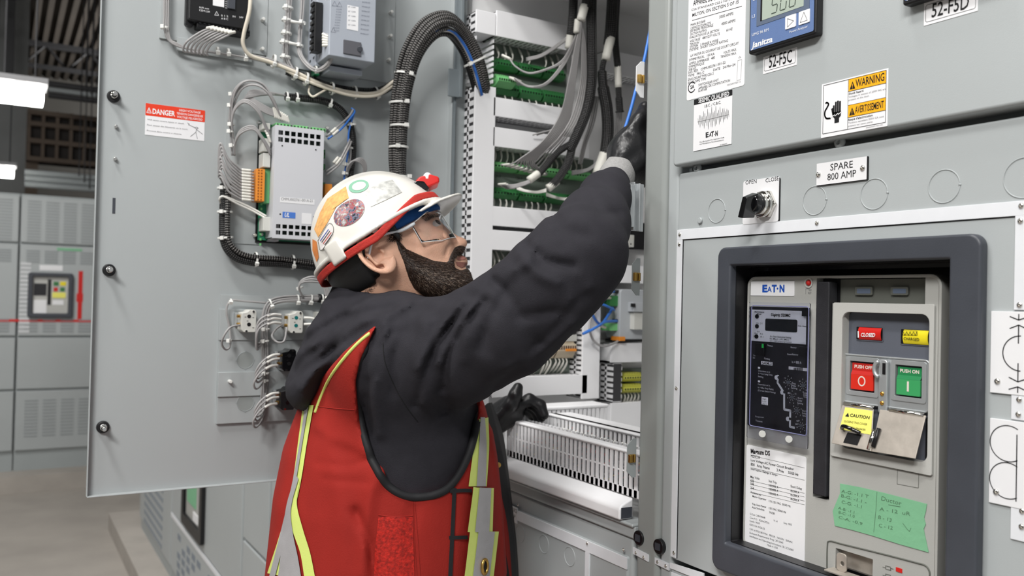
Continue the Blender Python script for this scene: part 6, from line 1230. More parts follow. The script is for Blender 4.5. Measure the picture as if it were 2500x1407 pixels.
def surfnet(fn, lo, hi, h):
    lo = np.array(lo); n = np.ceil((np.array(hi)-lo)/h).astype(int)+1
    ax = [lo[i]+np.arange(n[i])*h for i in range(3)]; G = np.empty(n, np.float32); YY, ZZ = np.meshgrid(ax[1], ax[2], indexing='ij'); yz = np.stack([YY.ravel(), ZZ.ravel()], 1)
    C = 4; ac = [a_[::C] for a_ in ax]; Pc = np.stack(np.meshgrid(*ac, indexing='ij'), -1).reshape(-1, 3); Gc = np.concatenate([fn(q_) for q_ in np.array_split(Pc, max(1, len(Pc)//300000))]).reshape([len(a_) for a_ in ac])
    for d in range(3): Gc = np.repeat(Gc, C, axis=d)
    G[:] = Gc[:n[0], :n[1], :n[2]]; M_ = np.argwhere(np.abs(G) < 10*h)          # sample finely only near the surface
    for q_ in np.array_split(M_, max(1, len(M_)//300000)): G[tuple(q_.T)] = fn(lo+q_*h)
    I = G < 0; c = np.zeros(n-1, int)
    for a in (0, 1):
        for b in (0, 1):
            for d in (0, 1): c += I[a:n[0]-1+a, b:n[1]-1+b, d:n[2]-1+d]
    act = (c > 0) & (c < 8); ids = -np.ones(n-1, int); idx = np.argwhere(act); ids[act] = np.arange(len(idx))
    acc = np.zeros((len(idx), 3)); cnt = np.zeros(len(idx))
    for d in range(3):
        for a in (0, 1):
            for b in (0, 1):
                o = np.zeros(3, int); o[(d+1) % 3] = a; o[(d+2) % 3] = b; p0 = idx+o; p1 = p0.copy(); p1[:, d] += 1
                g0 = G[tuple(p0.T)]; g1 = G[tuple(p1.T)]; m = (g0 < 0) != (g1 < 0); t = np.where(m, g0/(g0-g1+1e-12), 0); q = p0.astype(float); q[:, d] += t; acc[m] += q[m]; cnt[m] += 1
    V_ = lo+acc/cnt[:, None]*h; F_ = []
    for d in range(3):
        e1, e2 = (d+1) % 3, (d+2) % 3; s0 = [slice(None)]*3; s1 = [slice(None)]*3; s0[d] = slice(0, -1); s1[d] = slice(1, None); m = I[tuple(s0)] != I[tuple(s1)]; q = np.argwhere(m)
        q = q[(q[:, e1] > 0) & (q[:, e2] > 0) & (q[:, e1] < n[e1]-1) & (q[:, e2] < n[e2]-1)]; fl = I[tuple(q.T)]
        def id_(a, b): r = q.copy(); r[:, e1] -= a; r[:, e2] -= b; return ids[tuple(r.T)]
        f = np.stack([id_(1, 1), id_(0, 1), id_(0, 0), id_(1, 0)], 1); f[~fl] = f[~fl][:, ::-1]; F_.append(f)
    return V_, np.concatenate(F_)
def sdf_obj(name, fn, lo, hi, h, m, parent=None, smooth=2):
    v, f = surfnet(fn, lo, hi, h); me = bpy.data.meshes.new(name); me.vertices.add(len(v)); 
    for _ in range(smooth):
        I0 = np.concatenate([f[:, x] for x in (0, 1, 2, 3, 1, 2, 3, 0)]); I1 = np.concatenate([f[:, y] for y in (1, 2, 3, 0, 0, 1, 2, 3)]); c = np.maximum(np.bincount(I0, minlength=len(v)), 1)
        s = np.stack([np.bincount(I0, weights=v[I1, k], minlength=len(v)) for k in range(3)], 1)
        v = v*.5+.5*s/c[:, None]
    me.vertices.foreach_set('co', v.ravel()); me.loops.add(f.size); me.loops.foreach_set('vertex_index', f.ravel().astype(np.int32)); me.polygons.add(len(f)); me.polygons.foreach_set('loop_start', np.arange(0, f.size, 4, dtype=np.int32)); me.update(calc_edges=True); me.validate()
    me.polygons.foreach_set('use_smooth', [True]*len(me.polygons)); me.materials.append(m); o = bpy.data.objects.new(name, me); COL.objects.link(o); o.parent = parent; return o
def bvh(o): me = o.data; return BVHTree.FromPolygons([v.co[:] for v in me.vertices], [p.vertices[:] for p in me.polygons])
def hit(T, px, py, off=0):
    d = ray(px, py); d = d/np.linalg.norm(d); r = T.ray_cast(Vector((0, 0, 0)), Vector(d)); 
    if r[0] is None: return None, None
    n = V(*r[1]); n = -n if n@d > 0 else n; return V(*r[0])+n*off, n
def inpoly(px, py, poly):
    px = np.asarray(px); py = np.asarray(py); c = np.zeros(px.shape, bool); n = len(poly); j = n-1
    for i in range(n):
        xi, yi = poly[i]; xj, yj = poly[j]; m = ((yi > py) != (yj > py)); x = (xj-xi)*(py-yi)/((yj-yi)+1e-12)+xi; c ^= m & (px < x); j = i
    return c
def polydist(px, py, poly, closed=True):
    d = np.full(px.shape, 1e9); n = len(poly)
    for i in range(n if closed else n-1):
        a = np.array(poly[i], float); b = np.array(poly[(i+1) % n], float); e = b-a; t = np.clip(((px-a[0])*e[0]+(py-a[1])*e[1])/(e@e+1e-9), 0, 1); d = np.minimum(d, np.hypot(px-a[0]-t*e[0], py-a[1]-t*e[1]))
    return d
def vproj(p): w = p@CF; return 1250+FPX*(p@CR)/w, 703.5-FPX*(p@CU)/w, w
def sculpt(p, strokes, near=None):                           # folds pressed into or raised out of the cloth along lines
    out = np.zeros(len(p)); m = np.ones(len(p), bool) if near is None else np.abs(near) < .03
    if not m.any(): return out
    px, py, w = vproj(p[m]); d = np.zeros(len(px))
    for pts, amp, wd_ in strokes: q = polydist(px, py, pts, False); d += amp*np.exp(-(q/wd_)**2)
    out[m] = d; return out
def ribbon(name, T, L, R, m, parent, off=.002, n=60, k=8, thick=0, lbl=None):   # strip laid on a surface between two lines
    L = cr([(*p, 0) for p in L], 10)[:, :2]; R = cr([(*p, 0) for p in R], 10)[:, :2]
    def rs_(P, n): s = np.concatenate([[0], np.cumsum(np.hypot(*np.diff(P, axis=0).T))]); t = np.linspace(0, s[-1], n); return np.stack([np.interp(t, s, P[:, 0]), np.interp(t, s, P[:, 1])], 1)
    L = rs_(L, n); R = rs_(R, n); G = []; ok = True; last = None
    for i in range(n):
        row = []
        for j in range(k+1):
            q = L[i]*(1-j/k)+R[i]*j/k; p, nn = hit(T, q[0], q[1], off)
            if p is None: p = last
            row.append(p); last = p if p is not None else last
        G.append(row)
    first = next(p for r in G for p in r if p is not None); G = [[p if p is not None else first for p in r] for r in G]
    A = np.array(G)
    for _ in range(2): A[1:-1] = (A[:-2]+A[2:]+2*A[1:-1])/4
    o = MB().grid(A).build(name, m, parent, smooth=True)
    if thick: md = o.modifiers.new('t', 'SOLIDIFY'); md.thickness = thick; md.offset = 0
    if lbl: o['label'] = lbl
    return o
def piping(name, T, pts, r, m, parent, off=.001, n=80):
    C = cr([(*p, 0) for p in pts], 12)[:, :2]; s = np.concatenate([[0], np.cumsum(np.hypot(*np.diff(C, axis=0).T))]); t = np.linspace(0, s[-1], n); C = np.stack([np.interp(t, s, C[:, 0]), np.interp(t, s, C[:, 1])], 1)
    P = [hit(T, *q, off)[0] for q in C]; P = np.array([p for p in P if p is not None])
    for _ in range(3): P[1:-1] = (P[:-2]+P[2:]+2*P[1:-1])/4
    return MB().tube(P, r, 8).build(name, m, parent, smooth=True)
def patch(name, T, poly, m, parent, off=.0008, lbl=None):
    poly = np.array(poly, float); c = poly.mean(0); R_ = 6; b = MB(); rings = [[hit(T, *(c+(q-c)*k/R_), off)[0] for q in poly] for k in range(1, R_+1)]; n = len(poly); vs = [hit(T, *c, off)[0]]
    for r in rings: vs += r
    fs = [(0, 1+i, 1+(i+1) % n) for i in range(n)]+[(1+k*n+i, 1+(k+1)*n+i, 1+(k+1)*n+(i+1) % n, 1+k*n+(i+1) % n) for k in range(R_-1) for i in range(n)]
    vs = [v if v is not None else vs[0] for v in vs]; o = b.add(vs, fs).build(name, m, parent, smooth=True)
    if lbl: o['label'] = lbl
    return o
def dens(poly, n=6):
    out = []
    for i in range(len(poly)):
        a = np.array(poly[i], float); b = np.array(poly[(i+1) % len(poly)], float); out += [tuple(a+(b-a)*k/n) for k in range(n)]
    return out
# ---- head frame
HA = math.radians(-15); HP = math.radians(30)
hz = V(math.cos(HA), math.sin(HA), 0); hf = math.cos(HP)*hz+math.sin(HP)*V(0, 0, 1); hu = -math.sin(HP)*hz+math.cos(HP)*V(0, 0, 1); hr = np.cross(hf, hu); RO = math.radians(11); hu, hr = hu*math.cos(RO)-hr*math.sin(RO), hr*math.cos(RO)+hu*math.sin(RO)
HO = at(950, 652, 1.275); HM = np.stack([hf, hu, hr])         # rows: forward, up, his right
def loc(p): return (p-HO)@HM.T
def wld(x, y, z): return HO+hf*x+hu*y+hr*z
NB = at(935, 800, 1.29)                                       # base of the neck
SKIN = mat('skin', (224, 176, 150), .5, bump=.5, bs=700, var=.10, vs=35, sub=.12)
def skull(q):
    z = np.abs(q[:, 2]); s = np.stack([q[:, 0], q[:, 1], z], 1)
    d = ell(q, (.002, .042, 0), (.092, .080, .076)); d = smin(d, ell(q, (.052, -.005, 0), (.050, .068, .060)), .02)
    d = smin(d, ell(q, (.045, -.052, 0), (.050, .034, .050)), .02); d = smin(d, ell(q, (.078, -.074, 0), (.020, .020, .024)), .02)
    d = smin(d, ell(s, (.066, -.006, .040), (.024, .020, .018)), .015); d = smin(d, ell(s, (.086, .036, .022), (.014, .009, .024)), .012)
    d = smin(d, caps(s, (-.005, .0, .060), (.045, -.062, .040), .018, .014), .02)
    return d, s
def headf(p):
    q = loc(p); d, s = skull(q)
    n = caps(q, (.094, .018, 0), (.108, -.017, 0), .0065, .0095); n = smin(n, ell(q, (.1125, -.021, 0), (.0095, .0085, .0095)), .006); n = smin(n, ell(s, (.099, -.026, .0115), (.0105, .0075, .0065)), .006); d = smin(d, n, .010)
    d = smax(d, -ell(s, (.104, -.0335, .0065), (.0055, .004, .0035)), .002)
    d = smax(d, -ell(s, (.099, .016, .041), (.019, .012, .024)), .007)
    e = np.sqrt(((s-np.array((.0805, .015, .033)))**2).sum(1))-.0142; e = smax(e, -(np.abs(s[:, 1]-.0165-(s[:, 0]-.08)*.1)-.0047), .002); e = np.where(s[:, 0] < .078, .02, e); d = smin(d, e, .004)
    d = smin(d, ell(q, (.097, -.046, 0), (.0105, .0085, .024)), .006); lp = ell(q, (.0975, -.0515, 0), (.0075, .0038, .020)); d = smin(d, lp, .003)
    d = smin(d, ell(q, (.0925, -.0625, 0), (.0085, .0052, .018)), .005); d = smax(d, -ell(q, (.104, -.0575, 0), (.012, .0022, .019)), .002)
    d = smax(d, -ell(q, (.099, -.0725, 0), (.008, .004, .02)), .005)
    # ears
    c, t = math.cos(.32), math.sin(.32); ex = (s[:, 0]+.019); ey = s[:, 1]-.009; a = ex*c+ey*t; b = -ex*t+ey*c; zz = s[:, 2]-.078-.35*np.maximum(0, -a); pe = np.stack([a, b, zz], 1)
    pr = np.sqrt((a/.0178)**2+(b/np.where(b > 0, .028, .027))**2); ring_ = np.sqrt(((pr-1)*.0185)**2+(zz-.003)**2)-.0034; ring_ = np.where((a > .011) & (b < .014) & (b > -.016), .01, ring_)
    plate = smax(np.abs(zz+.0075)-.0022, (pr-1)*.018, .003); anti = caps(pe, (-.006, .012, .0), (-.0075, -.008, .001), .0034, .0030); anti2 = caps(pe, (-.0075, -.008, .001), (.004, -.0125, .001), .003, .003)
    lobe = ell(pe, (.004, -.0215, .001), (.0085, .0085, .004)); trag = ell(pe, (.0105, -.001, .001), (.0035, .006, .0042)); ear = smin(smin(smin(ring_, plate, .003), smin(anti, anti2, .002), .003), smin(lobe, trag, .003), .004)
    ear = smin(ear, ell(pe, (.009, .006, -.010), (.006, .016, .009)), .006); ear = smax(ear, -ell(pe, (.002, -.001, .000), (.0075, .0095, .0085)), .003); d = smin(d, ear, .003)
    d -= sculpt(p, [([(1104, 592), (1092, 606), (1088, 622)], -.0018, 5), ([(1025, 566), (1045, 580), (1075, 588)], -.0012, 5), ([(1000, 600), (1030, 606)], -.0008, 8)], d)
    nk = caps(p, wld(-.022, -.015, 0), NB, .056, .062); d = smin(d, nk, .025); d = smin(d, ell(p, NB+V(0, 0, -.045), (.10, .12, .05)), .03)
    d = smin(d, caps(p, wld(.02, -.05, .02), NB+V(.03, -.02, .0), .028, .03), .03)
    return d
cs = [wld(x, y, z) for x in (-.11, .14) for y in (-.12, .16) for z in (-.11, .11)]; lo = np.min(cs, 0); hi = np.max(cs, 0); lo = np.minimum(lo, NB-V(.1, .12, .10)); hi = np.maximum(hi, NB+.05)
person = sdf_obj('person', headf, lo, hi, .0017, SKIN)
tag(person, 'man in a white hard hat and red safety vest reaching up into the open cabinet', 'person')
TH = bvh(person)
# colour of the lips and the thin hair of the nape as regions of their own
LIP = mat('lips', (150, 100, 90), .45, var=.08, vs=60)
ew = mat('eye_white', (202, 192, 184), .25); ei = mat('iris_brown', (60, 38, 26), .2)
for sg in (1, -1):
    o = MB().ball(wld(.0805, .015, .033*sg), .0131, 20, 12).build('eye', ew, person, smooth=True); c = wld(.0805, .015, .033*sg); dd = wld(.0955, .020, .046*sg)-c; dd /= np.linalg.norm(dd)
    MB().ball(c+dd*.0076, .0066, 16, 10).build('iris', ei, o, smooth=True)
patch('upper_lip', TH, dens([(1114, 632), (1126, 625), (1138, 624), (1140, 630), (1132, 635), (1118, 636)], 4), LIP, person, .0006); patch('lower_lip', TH, dens([(1112, 640), (1126, 640), (1139, 641), (1139, 650), (1126, 654), (1114, 648)], 4), LIP, person, .0006)
# ---- beard, moustache, sideburn, nape hair: strands grown from the skin
HAIR = mat('hair_dark_brown', (46, 34, 28), .42, spec=.35); HAIR2 = mat('hair_grey_strands', (142, 124, 110), .4)
BP = [(962, 579), (973, 585), (993, 607), (1027, 622), (1061, 636), (1092, 639), (1098, 622), (1109, 603), (1124, 597), (1138, 602), (1147, 622), (1132, 623), (1118, 626), (1109, 638), (1112, 654), (1126, 660), (1142, 654), (1152, 668), (1160, 700), (1142, 722), (1090, 738), (1047, 732), (1010, 706), (996, 680), (984, 641), (970, 607)]
def beardf(p):
    q = loc(p); d = headf(p); px, py, w = vproj(np.stack([q[:, 0], q[:, 1], np.abs(q[:, 2])], 1)@HM+HO); pd = polydist(px, py, BP); ins = inpoly(px, py, BP)
    s = np.where(ins, -pd, pd)*w/FPX; t = .0002+.0105*np.clip(pd/55, 0, 1)**.8*ins; chin = np.clip((-.048-q[:, 1])/.03, 0, 1); return smax(d-t-.004*chin*ins, s, .003)
bs_ = [wld(x, y, z) for x in (-.02, .13) for y in (-.115, .04) for z in (-.085, .085)]
beard = sdf_obj('beard', beardf, np.min(bs_, 0), np.max(bs_, 0), .002, mat('beard_base', (40, 29, 23), .6, bump=.8, bs=500, var=.3, vs=220), person); TBd = bvh(beard)
rng = random.Random(11)
def strands(name, T, poly, n, ln, m, dirf, parent, edge=14, both=True, w0=.00022, pbias=1.0):
    xs = [p[0] for p in poly]; ys = [p[1] for p in poly]; b = MB(); k = 0; tries = 0
    while k < n and tries < n*12:
        tries += 1; x = rng.uniform(min(xs)-2, max(xs)+2); y = rng.uniform(min(ys)-2, max(ys)+2)
        if not inpoly(np.array([x]), np.array([y]), poly)[0]: continue
        e = polydist(np.array([x]), np.array([y]), poly)[0]
        if rng.random() > (e/edge)**.7+.12: continue
        p, nn = hit(T, x, y, -.0005)
        if p is None or np.linalg.norm(p) > 1.6: continue
        L = ln*(.5+.7*rng.random())*min(1, .45+e/28); q = loc(p[None])[0]; dl = dirf(q); dl = dl[0]*hf+dl[1]*hu+dl[2]*hr; dl = dl+nn*.55+V(rng.gauss(0, .25), rng.gauss(0, .25), rng.gauss(0, .25)); dl /= np.linalg.norm(dl); d2 = dl-nn*.5; d2 /= np.linalg.norm(d2)
        s = np.cross(dl, nn); s /= np.linalg.norm(s)+1e-9; a, c, e_ = p, p+dl*L*.5, p+dl*L*.5+d2*L*.5
        for mir in ((0, 1) if both else (0,)):
            A = [a-s*w0, a+s*w0, c+s*w0*.9, c-s*w0*.9, e_]
            if mir: A = [V(*wld(*(loc(t[None])[0]*V(1, 1, -1)))) for t in A]
            b.add(A, [(0, 1, 2, 3), (3, 2, 4)])
        k += 1
    o = b.build(name, m, parent, smooth=False); o['kind'] = 'stuff'; return o
bdir = lambda q: (.35 if q[1] > -.06 else .55, -.85, .0)
strands('beard_strands', TBd, BP, 8500, .0085, HAIR, bdir, beard); strands('beard_edge_strands', TH, BP, 2600, .005, HAIR, bdir, beard, edge=3, w0=.00018); strands('light_beard_strands', TBd, BP, 1800, .007, mat('hair_brown_strands', (104, 82, 68), .4), bdir, beard, w0=.00018); strands('light_beard_strands', TBd, [(1000, 640), (1100, 655), (1150, 680), (1150, 715), (1060, 728), (1010, 700)], 1500, .0085, HAIR2, bdir, beard, w0=.00016)
FADE = [(888, 690), (912, 668), (940, 682), (968, 690), (972, 668), (964, 625), (945, 596), (930, 596), (960, 585), (985, 640), (1012, 715), (960, 735), (885, 735)]
strands('nape_hair', TH, [(884, 688), (900, 672), (925, 690), (915, 712), (890, 735), (878, 735)], 700, .003, HAIR, lambda q: (0, -1, 0), person, edge=20, w0=.00016); strands('temple_hair', TH, [(948, 556), (978, 548), (984, 586), (958, 594), (940, 590)], 1400, .005, HAIR, lambda q: (-.3, -1, 0), person, edge=8, w0=.0002); strands('eyebrow', TH, [(1034, 535), (1052, 525), (1082, 522), (1087, 530), (1060, 532), (1040, 542)], 700, .006, HAIR, lambda q: (-.3, -.2, 1), person, edge=4, w0=.0002)
# ---- hard hat
HATW = mat('hard_hat_white', (224, 221, 214), .28, bump=.04, bs=300, var=.02, vs=60, coat=.3)
HX, HRX, HRY, HRZ = .0095, .1045, .112, .096
def dome(q): return ell(q, (HX, .030, 0), (HRX, HRY, HRZ))
def rimy(q): return .038+.007*np.clip((q[:, 0]+.02)/.10, 0, 1)
def hatf(p):
    q = loc(p); d = dome(q); c = smax(d, -(dome(q)+.0035), .001); z = np.abs(q[:, 2])
    d2 = smin(d, ell(q, (.012, .055, 0), (.088, .0885, .018)), .02)
    shell = smax(smax(d2, -(d+.004), .001), rimy(q)-q[:, 1], .002)
    lip = smax(np.abs(d-.0035)-.0035, np.abs(q[:, 1]-rimy(q)-.003)-.0032, .002); shell = smin(shell, lip, .002)
    vx = q[:, 0]-.066; vr = np.sqrt((vx/.084)**2+(q[:, 2]/.082)**2); vy = q[:, 1]-(.046-.16*np.clip(q[:, 0]-.10, 0, 1)-2.0*q[:, 2]**2+.004); vis = smax(np.abs(vy)-.0022, (vr-1)*.08, .002); vis = smax(vis, -(d+.001), .002); vis = smax(vis, .055-q[:, 0], .002); shell = smin(shell, vis, .004)
    for x0 in (-.065,): sl = smax(np.abs(d-.004)-.006, np.maximum(np.abs(q[:, 0]-x0)-.010, np.abs(q[:, 1]-.042)-.016), .002); sl = np.where(z > .02, sl, .05); shell = smin(shell, sl, .003)
    return shell
cs = [wld(x, y, z) for x in (-.135, .18) for y in (-.01, .16) for z in (-.115, .115)]
hat = sdf_obj('hard_hat', hatf, np.min(cs, 0), np.max(cs, 0), .0018, HATW, person, 2); hat['label'] = 'scuffed white hard hat with stickers'; THt = bvh(hat)
def band(x0, x1, yfun, w, r_out, m, name, zs=1, parent=None, thick=.002, a0=0, a1=2*math.pi, n=80):
    G = []
    for k in range(n):
        a = a0+(a1-a0)*k/(n-1); row = []
        for j in range(5):
            y = yfun(math.cos(a))+w*(j/4-.5); f = math.sqrt(max(.02, 1-((y-.030)/HRY)**2)) if y > .03 else 1; row.append(wld(HX+(HRX*f+r_out)*math.cos(a), y, (HRZ*f+r_out)*math.sin(a)))
        G.append(row)
    o = MB().grid(G).build(name, m, parent, smooth=True); md = o.modifiers.new('t', 'SOLIDIFY'); md.thickness = thick; md.offset = 0; return o
REDF = mat('red_felt_band', (176, 44, 36), .8, bump=.5, bs=500, var=.12, vs=80)
band(0, 0, lambda c: .029+.027*min(1, max(0, (c+.15)/.75)), .011, .004, REDF, 'red_band', parent=hat, thick=.003)
BLUEF = mat('blue_fleece', (28, 84, 150), .85, bump=.6, bs=400, var=.12, vs=80)
def fit(p):
    q = loc(p); d = skull(q)[0]; s = smax(d-.007, np.abs(q[:, 1]-.040-.085*q[:, 0])-.013, .004); return smax(s, .022-q[:, 0], .003)
cs = [wld(x, y, z) for x in (0, .12) for y in (.005, .075) for z in (-.09, .09)]; sdf_obj('blue_headband', fit, np.min(cs, 0), np.max(cs, 0), .002, BLUEF, person)
BKP = mat('suspension_black', (20, 20, 22), .5, bump=.2, bs=500)
def susp(p):
    q = loc(p); d = skull(q)[0]; a = smax(d-.009, np.abs(q[:, 1]-.018)-.032-.10*np.clip(-q[:, 0]-.01, 0, .1), .004); a = smax(a, q[:, 0]-.026+.6*np.clip(.02-q[:, 1], 0, 1), .003)
    e = q-np.array((-.012, .0, 0)); hole = ell(np.stack([q[:, 0], q[:, 1], np.abs(q[:, 2])], 1), (-.006, .008, .08), (.026, .033, .05)); a = smax(a, -hole, .004)
    b = smax(d-.014, np.maximum(np.abs(q[:, 1]+.008)-.014, q[:, 0]+.035), .004); return smin(a, b, .004)
cs = [wld(x, y, z) for x in (-.125, .05) for y in (-.07, .06) for z in (-.10, .10)]; sp = sdf_obj('hat_suspension', lambda p: smax(susp(p), dome(loc(p))+.007, .002), np.min(cs, 0), np.max(cs, 0), .002, BKP, person)
# visor lamp
lampc = wld(.107, .070, .028)
if lampc is not None:
    e1, e2, e3 = hf, hu, hr; LF_ = Fr(lampc+hu*.002, hf, hu, hr)
    b = MB(); b.prism(LF_, [(-.018, .0), (.016, -.002), (.020, .006), (.010, .016), (-.006, .020), (-.016, .016)], -.02, .010); o = b.build('visor_light', RED, person, bevel=.003, seg=3, smooth=True); b = MB(); b.prism(LF_, [(-.022, -.002), (-.002, -.004), (-.004, .010), (-.014, .016), (-.022, .014)], -.022, .013); b.build('light_clip', GB, o, bevel=.002); b = MB(); b.ball(LF_.P(.004, .012, .004), (.008, .006, .010), 14, 8); b.build('light_lens', mat('clear_lens', (235, 225, 225), .1, spec=.8), o, smooth=True)
# stickers on the hat
E_ = lambda cx, cy, a, b_, rot, n=36: [(cx+a*math.cos(t)*math.cos(rot)-b_*math.sin(t)*math.sin(rot), cy+a*math.cos(t)*math.sin(rot)+b_*math.sin(t)*math.cos(rot)) for t in np.linspace(0, 2*math.pi, n, endpoint=False)]
patch('green_ring_sticker', THt, E_(876, 456, 25, 15, -.25), mat('sticker_green', (126, 176, 150), .4), hat); patch('ring_sticker_centre', THt, E_(877, 456, 17, 9.5, -.25), HATW, hat, .0012)
OS = mat('sticker_orange_worn', (226, 170, 104), .5, var=.25, vs=160); patch('orange_sticker', THt, dens([(782, 520), (800, 486), (845, 456), (852, 484), (822, 505), (800, 545), (778, 580), (768, 560)]), OS, hat); patch('orange_sticker', THt, dens([(764, 584), (774, 590), (779, 628), (774, 640), (764, 612)]), mat('sticker_orange', (214, 128, 60), .5, var=.15, vs=120), hat)
def photo_mat():
    m = mat('sticker_picture', (120, 110, 108), .3); nt = m.node_tree; b = nt.nodes['Principled BSDF']; tc = nt.nodes.new('ShaderNodeTexCoord'); w = nt.nodes.new('ShaderNodeTexNoise'); w.inputs['Scale'].default_value = 190; nt.links.new(tc.outputs['Object'], w.inputs['Vector']); r = nt.nodes.new('ShaderNodeValToRGB'); e = r.color_ramp.elements
    e[0].position = .34; e[0].color = (.01, .01, .012, 1); e[1].position = .7; e[1].color = (.5, .5, .52, 1)
    for p, c in ((.44, (.16, .18, .26, 1)), (.52, (.35, .03, .03, 1)), (.58, (.25, .2, .17, 1))): x = e.new(p); x.color = c
    nt.links.new(w.outputs['Fac'], r.inputs['Fac']); nt.links.new(r.outputs[0], b.inputs['Base Color']); return m
patch('oval_picture_sticker', THt, E_(853, 520, 42, 27, -.62), photo_mat(), hat); patch('worn_silver_sticker', THt, dens([(888, 468), (930, 446), (958, 440), (981, 470), (940, 490), (905, 506)]), mat('sticker_silver_worn', (188, 188, 184), .3, var=.3, vs=140), hat)
patch('label_sticker', THt, dens([(778, 588), (805, 546), (815, 566), (786, 612)]), mat('sticker_cream', (228, 222, 220), .4, var=.05, vs=100), hat)
for k, c in enumerate(((60, 90, 170), (60, 50, 60), (190, 70, 60), (70, 60, 70))):
    x0, y0 = 781+k*3.4, 594+k*3.6-2; ribbon('sticker_print_line', THt, [(x0+2, y0-4), (x0+22, y0-32)], [(x0+3.2, y0-3), (x0+23.2, y0-31)], mat('sticker_ink_%s' % ('blue', 'dark', 'red', 'dark')[k], c, .5), hat, .0014, 12, 1)
piping('sticker_border', THt, [(778, 588), (805, 546), (815, 566), (786, 612), (778, 588)], .0003, INK, hat, .0012)
hl = MB(); p, nn = hit(THt, 908, 551); 
if p is not None: hl.tube([p+hu*(-.006)+.004*(math.cos(a)*hf+math.sin(a)*hu) for a in np.linspace(0, 2*math.pi, 14)[:-1]], .0015, 6, closed=True); hl.build('chin_strap_loop', HATW, hat, smooth=True)
# ---- safety glasses
GLS = mat('glasses_clear', (252, 253, 255), .02, trans=1, ior=1.25); EDG = mat('glasses_edge', (232, 236, 240), .15, spec=.9)
sg_ = bpy.data.objects.new('safety_glasses', None); COL.objects.link(sg_); sg_.parent = person; sg_.empty_display_size = .01
G = []; top = []; bot = []
for k in range(41):
    a = math.radians(-78+156*k/40); row = []; bl = max(0, 1-abs(a)/.25)
    yb = -.012+.014*bl+.012*max(0, abs(a)-.95)*2; yt = .036-.010*max(0, abs(a)-.9)*2
    for j in range(7): y = yb+(yt-yb)*j/6; row.append(wld(.032+.077*math.cos(a)-.25*(y-.012)**2*10*.5, y, .074*math.sin(a)))
    G.append(row); top.append(row[-1]); bot.append(row[0])
l = MB().grid(G).build('lens', GLS, sg_, smooth=True); md = l.modifiers.new('t', 'SOLIDIFY'); md.thickness = .0016
MB().tube(top+bot[::-1], .0005, 6, closed=True).build('lens_edge', EDG, sg_, smooth=True)
for sg in (1, -1):
    MB().tube(cr([wld(.052, .026, .0745*sg), wld(.030, .025, .0795*sg), wld(.008, .030, .083*sg), wld(-.012, .030, .084*sg), wld(-.030, .012, .080*sg)], 6), [.0026]*8+[.0018]*17, 8).build('temple_arm', GLS if 0 else EDG, sg_, smooth=True)
# ---- hoodie
HOOD = mat('charcoal_fleece', (46, 45, 50), .9, bump=.5, bs=900, var=.10, vs=40, spec=.2)
TC = V(.510, 1.205)
def loft(p, L, c=TC, tw=0):
    z = np.array([l[0] for l in L])[::-1]; g = lambda i: np.interp(p[:, 2], z, np.array([l[i] for l in L])[::-1]); a, b, ox, oy = g(1), g(2), g(3), g(4); X = p[:, 0]-c[0]-ox; Y = p[:, 1]-c[1]-oy; r = np.sqrt((X/a)**2+(Y/b)**2)+1e-6
    d = (r-1)*np.minimum(a, b); return np.maximum(d, np.maximum(p[:, 2]-L[0][0], L[-1][0]-p[:, 2]))
TL_ = [(.02, .055, .07, .0, .02), (-.03, .07, .10, .0, .01), (-.07, .09, .14, .0, .0), (-.12, .105, .155, .0, 0), (-.20, .135, .170, 0, 0), (-.30, .138, .168, 0, 0), (-.45, .145, .17, 0, 0), (-.66, .15, .175, 0, 0)]
A_ = [at(*q) for q in ((985, 885, 1.175), (1130, 850, 1.13), (1240, 790, 1.09), (1345, 695, 1.065), (1415, 620, 1.065), (1448, 548, 1.12), (1477, 484, 1.19), (1494, 452, 1.225))]; AR = [.080, .0665, .0625, .057, .0535, .042, .031, .026]
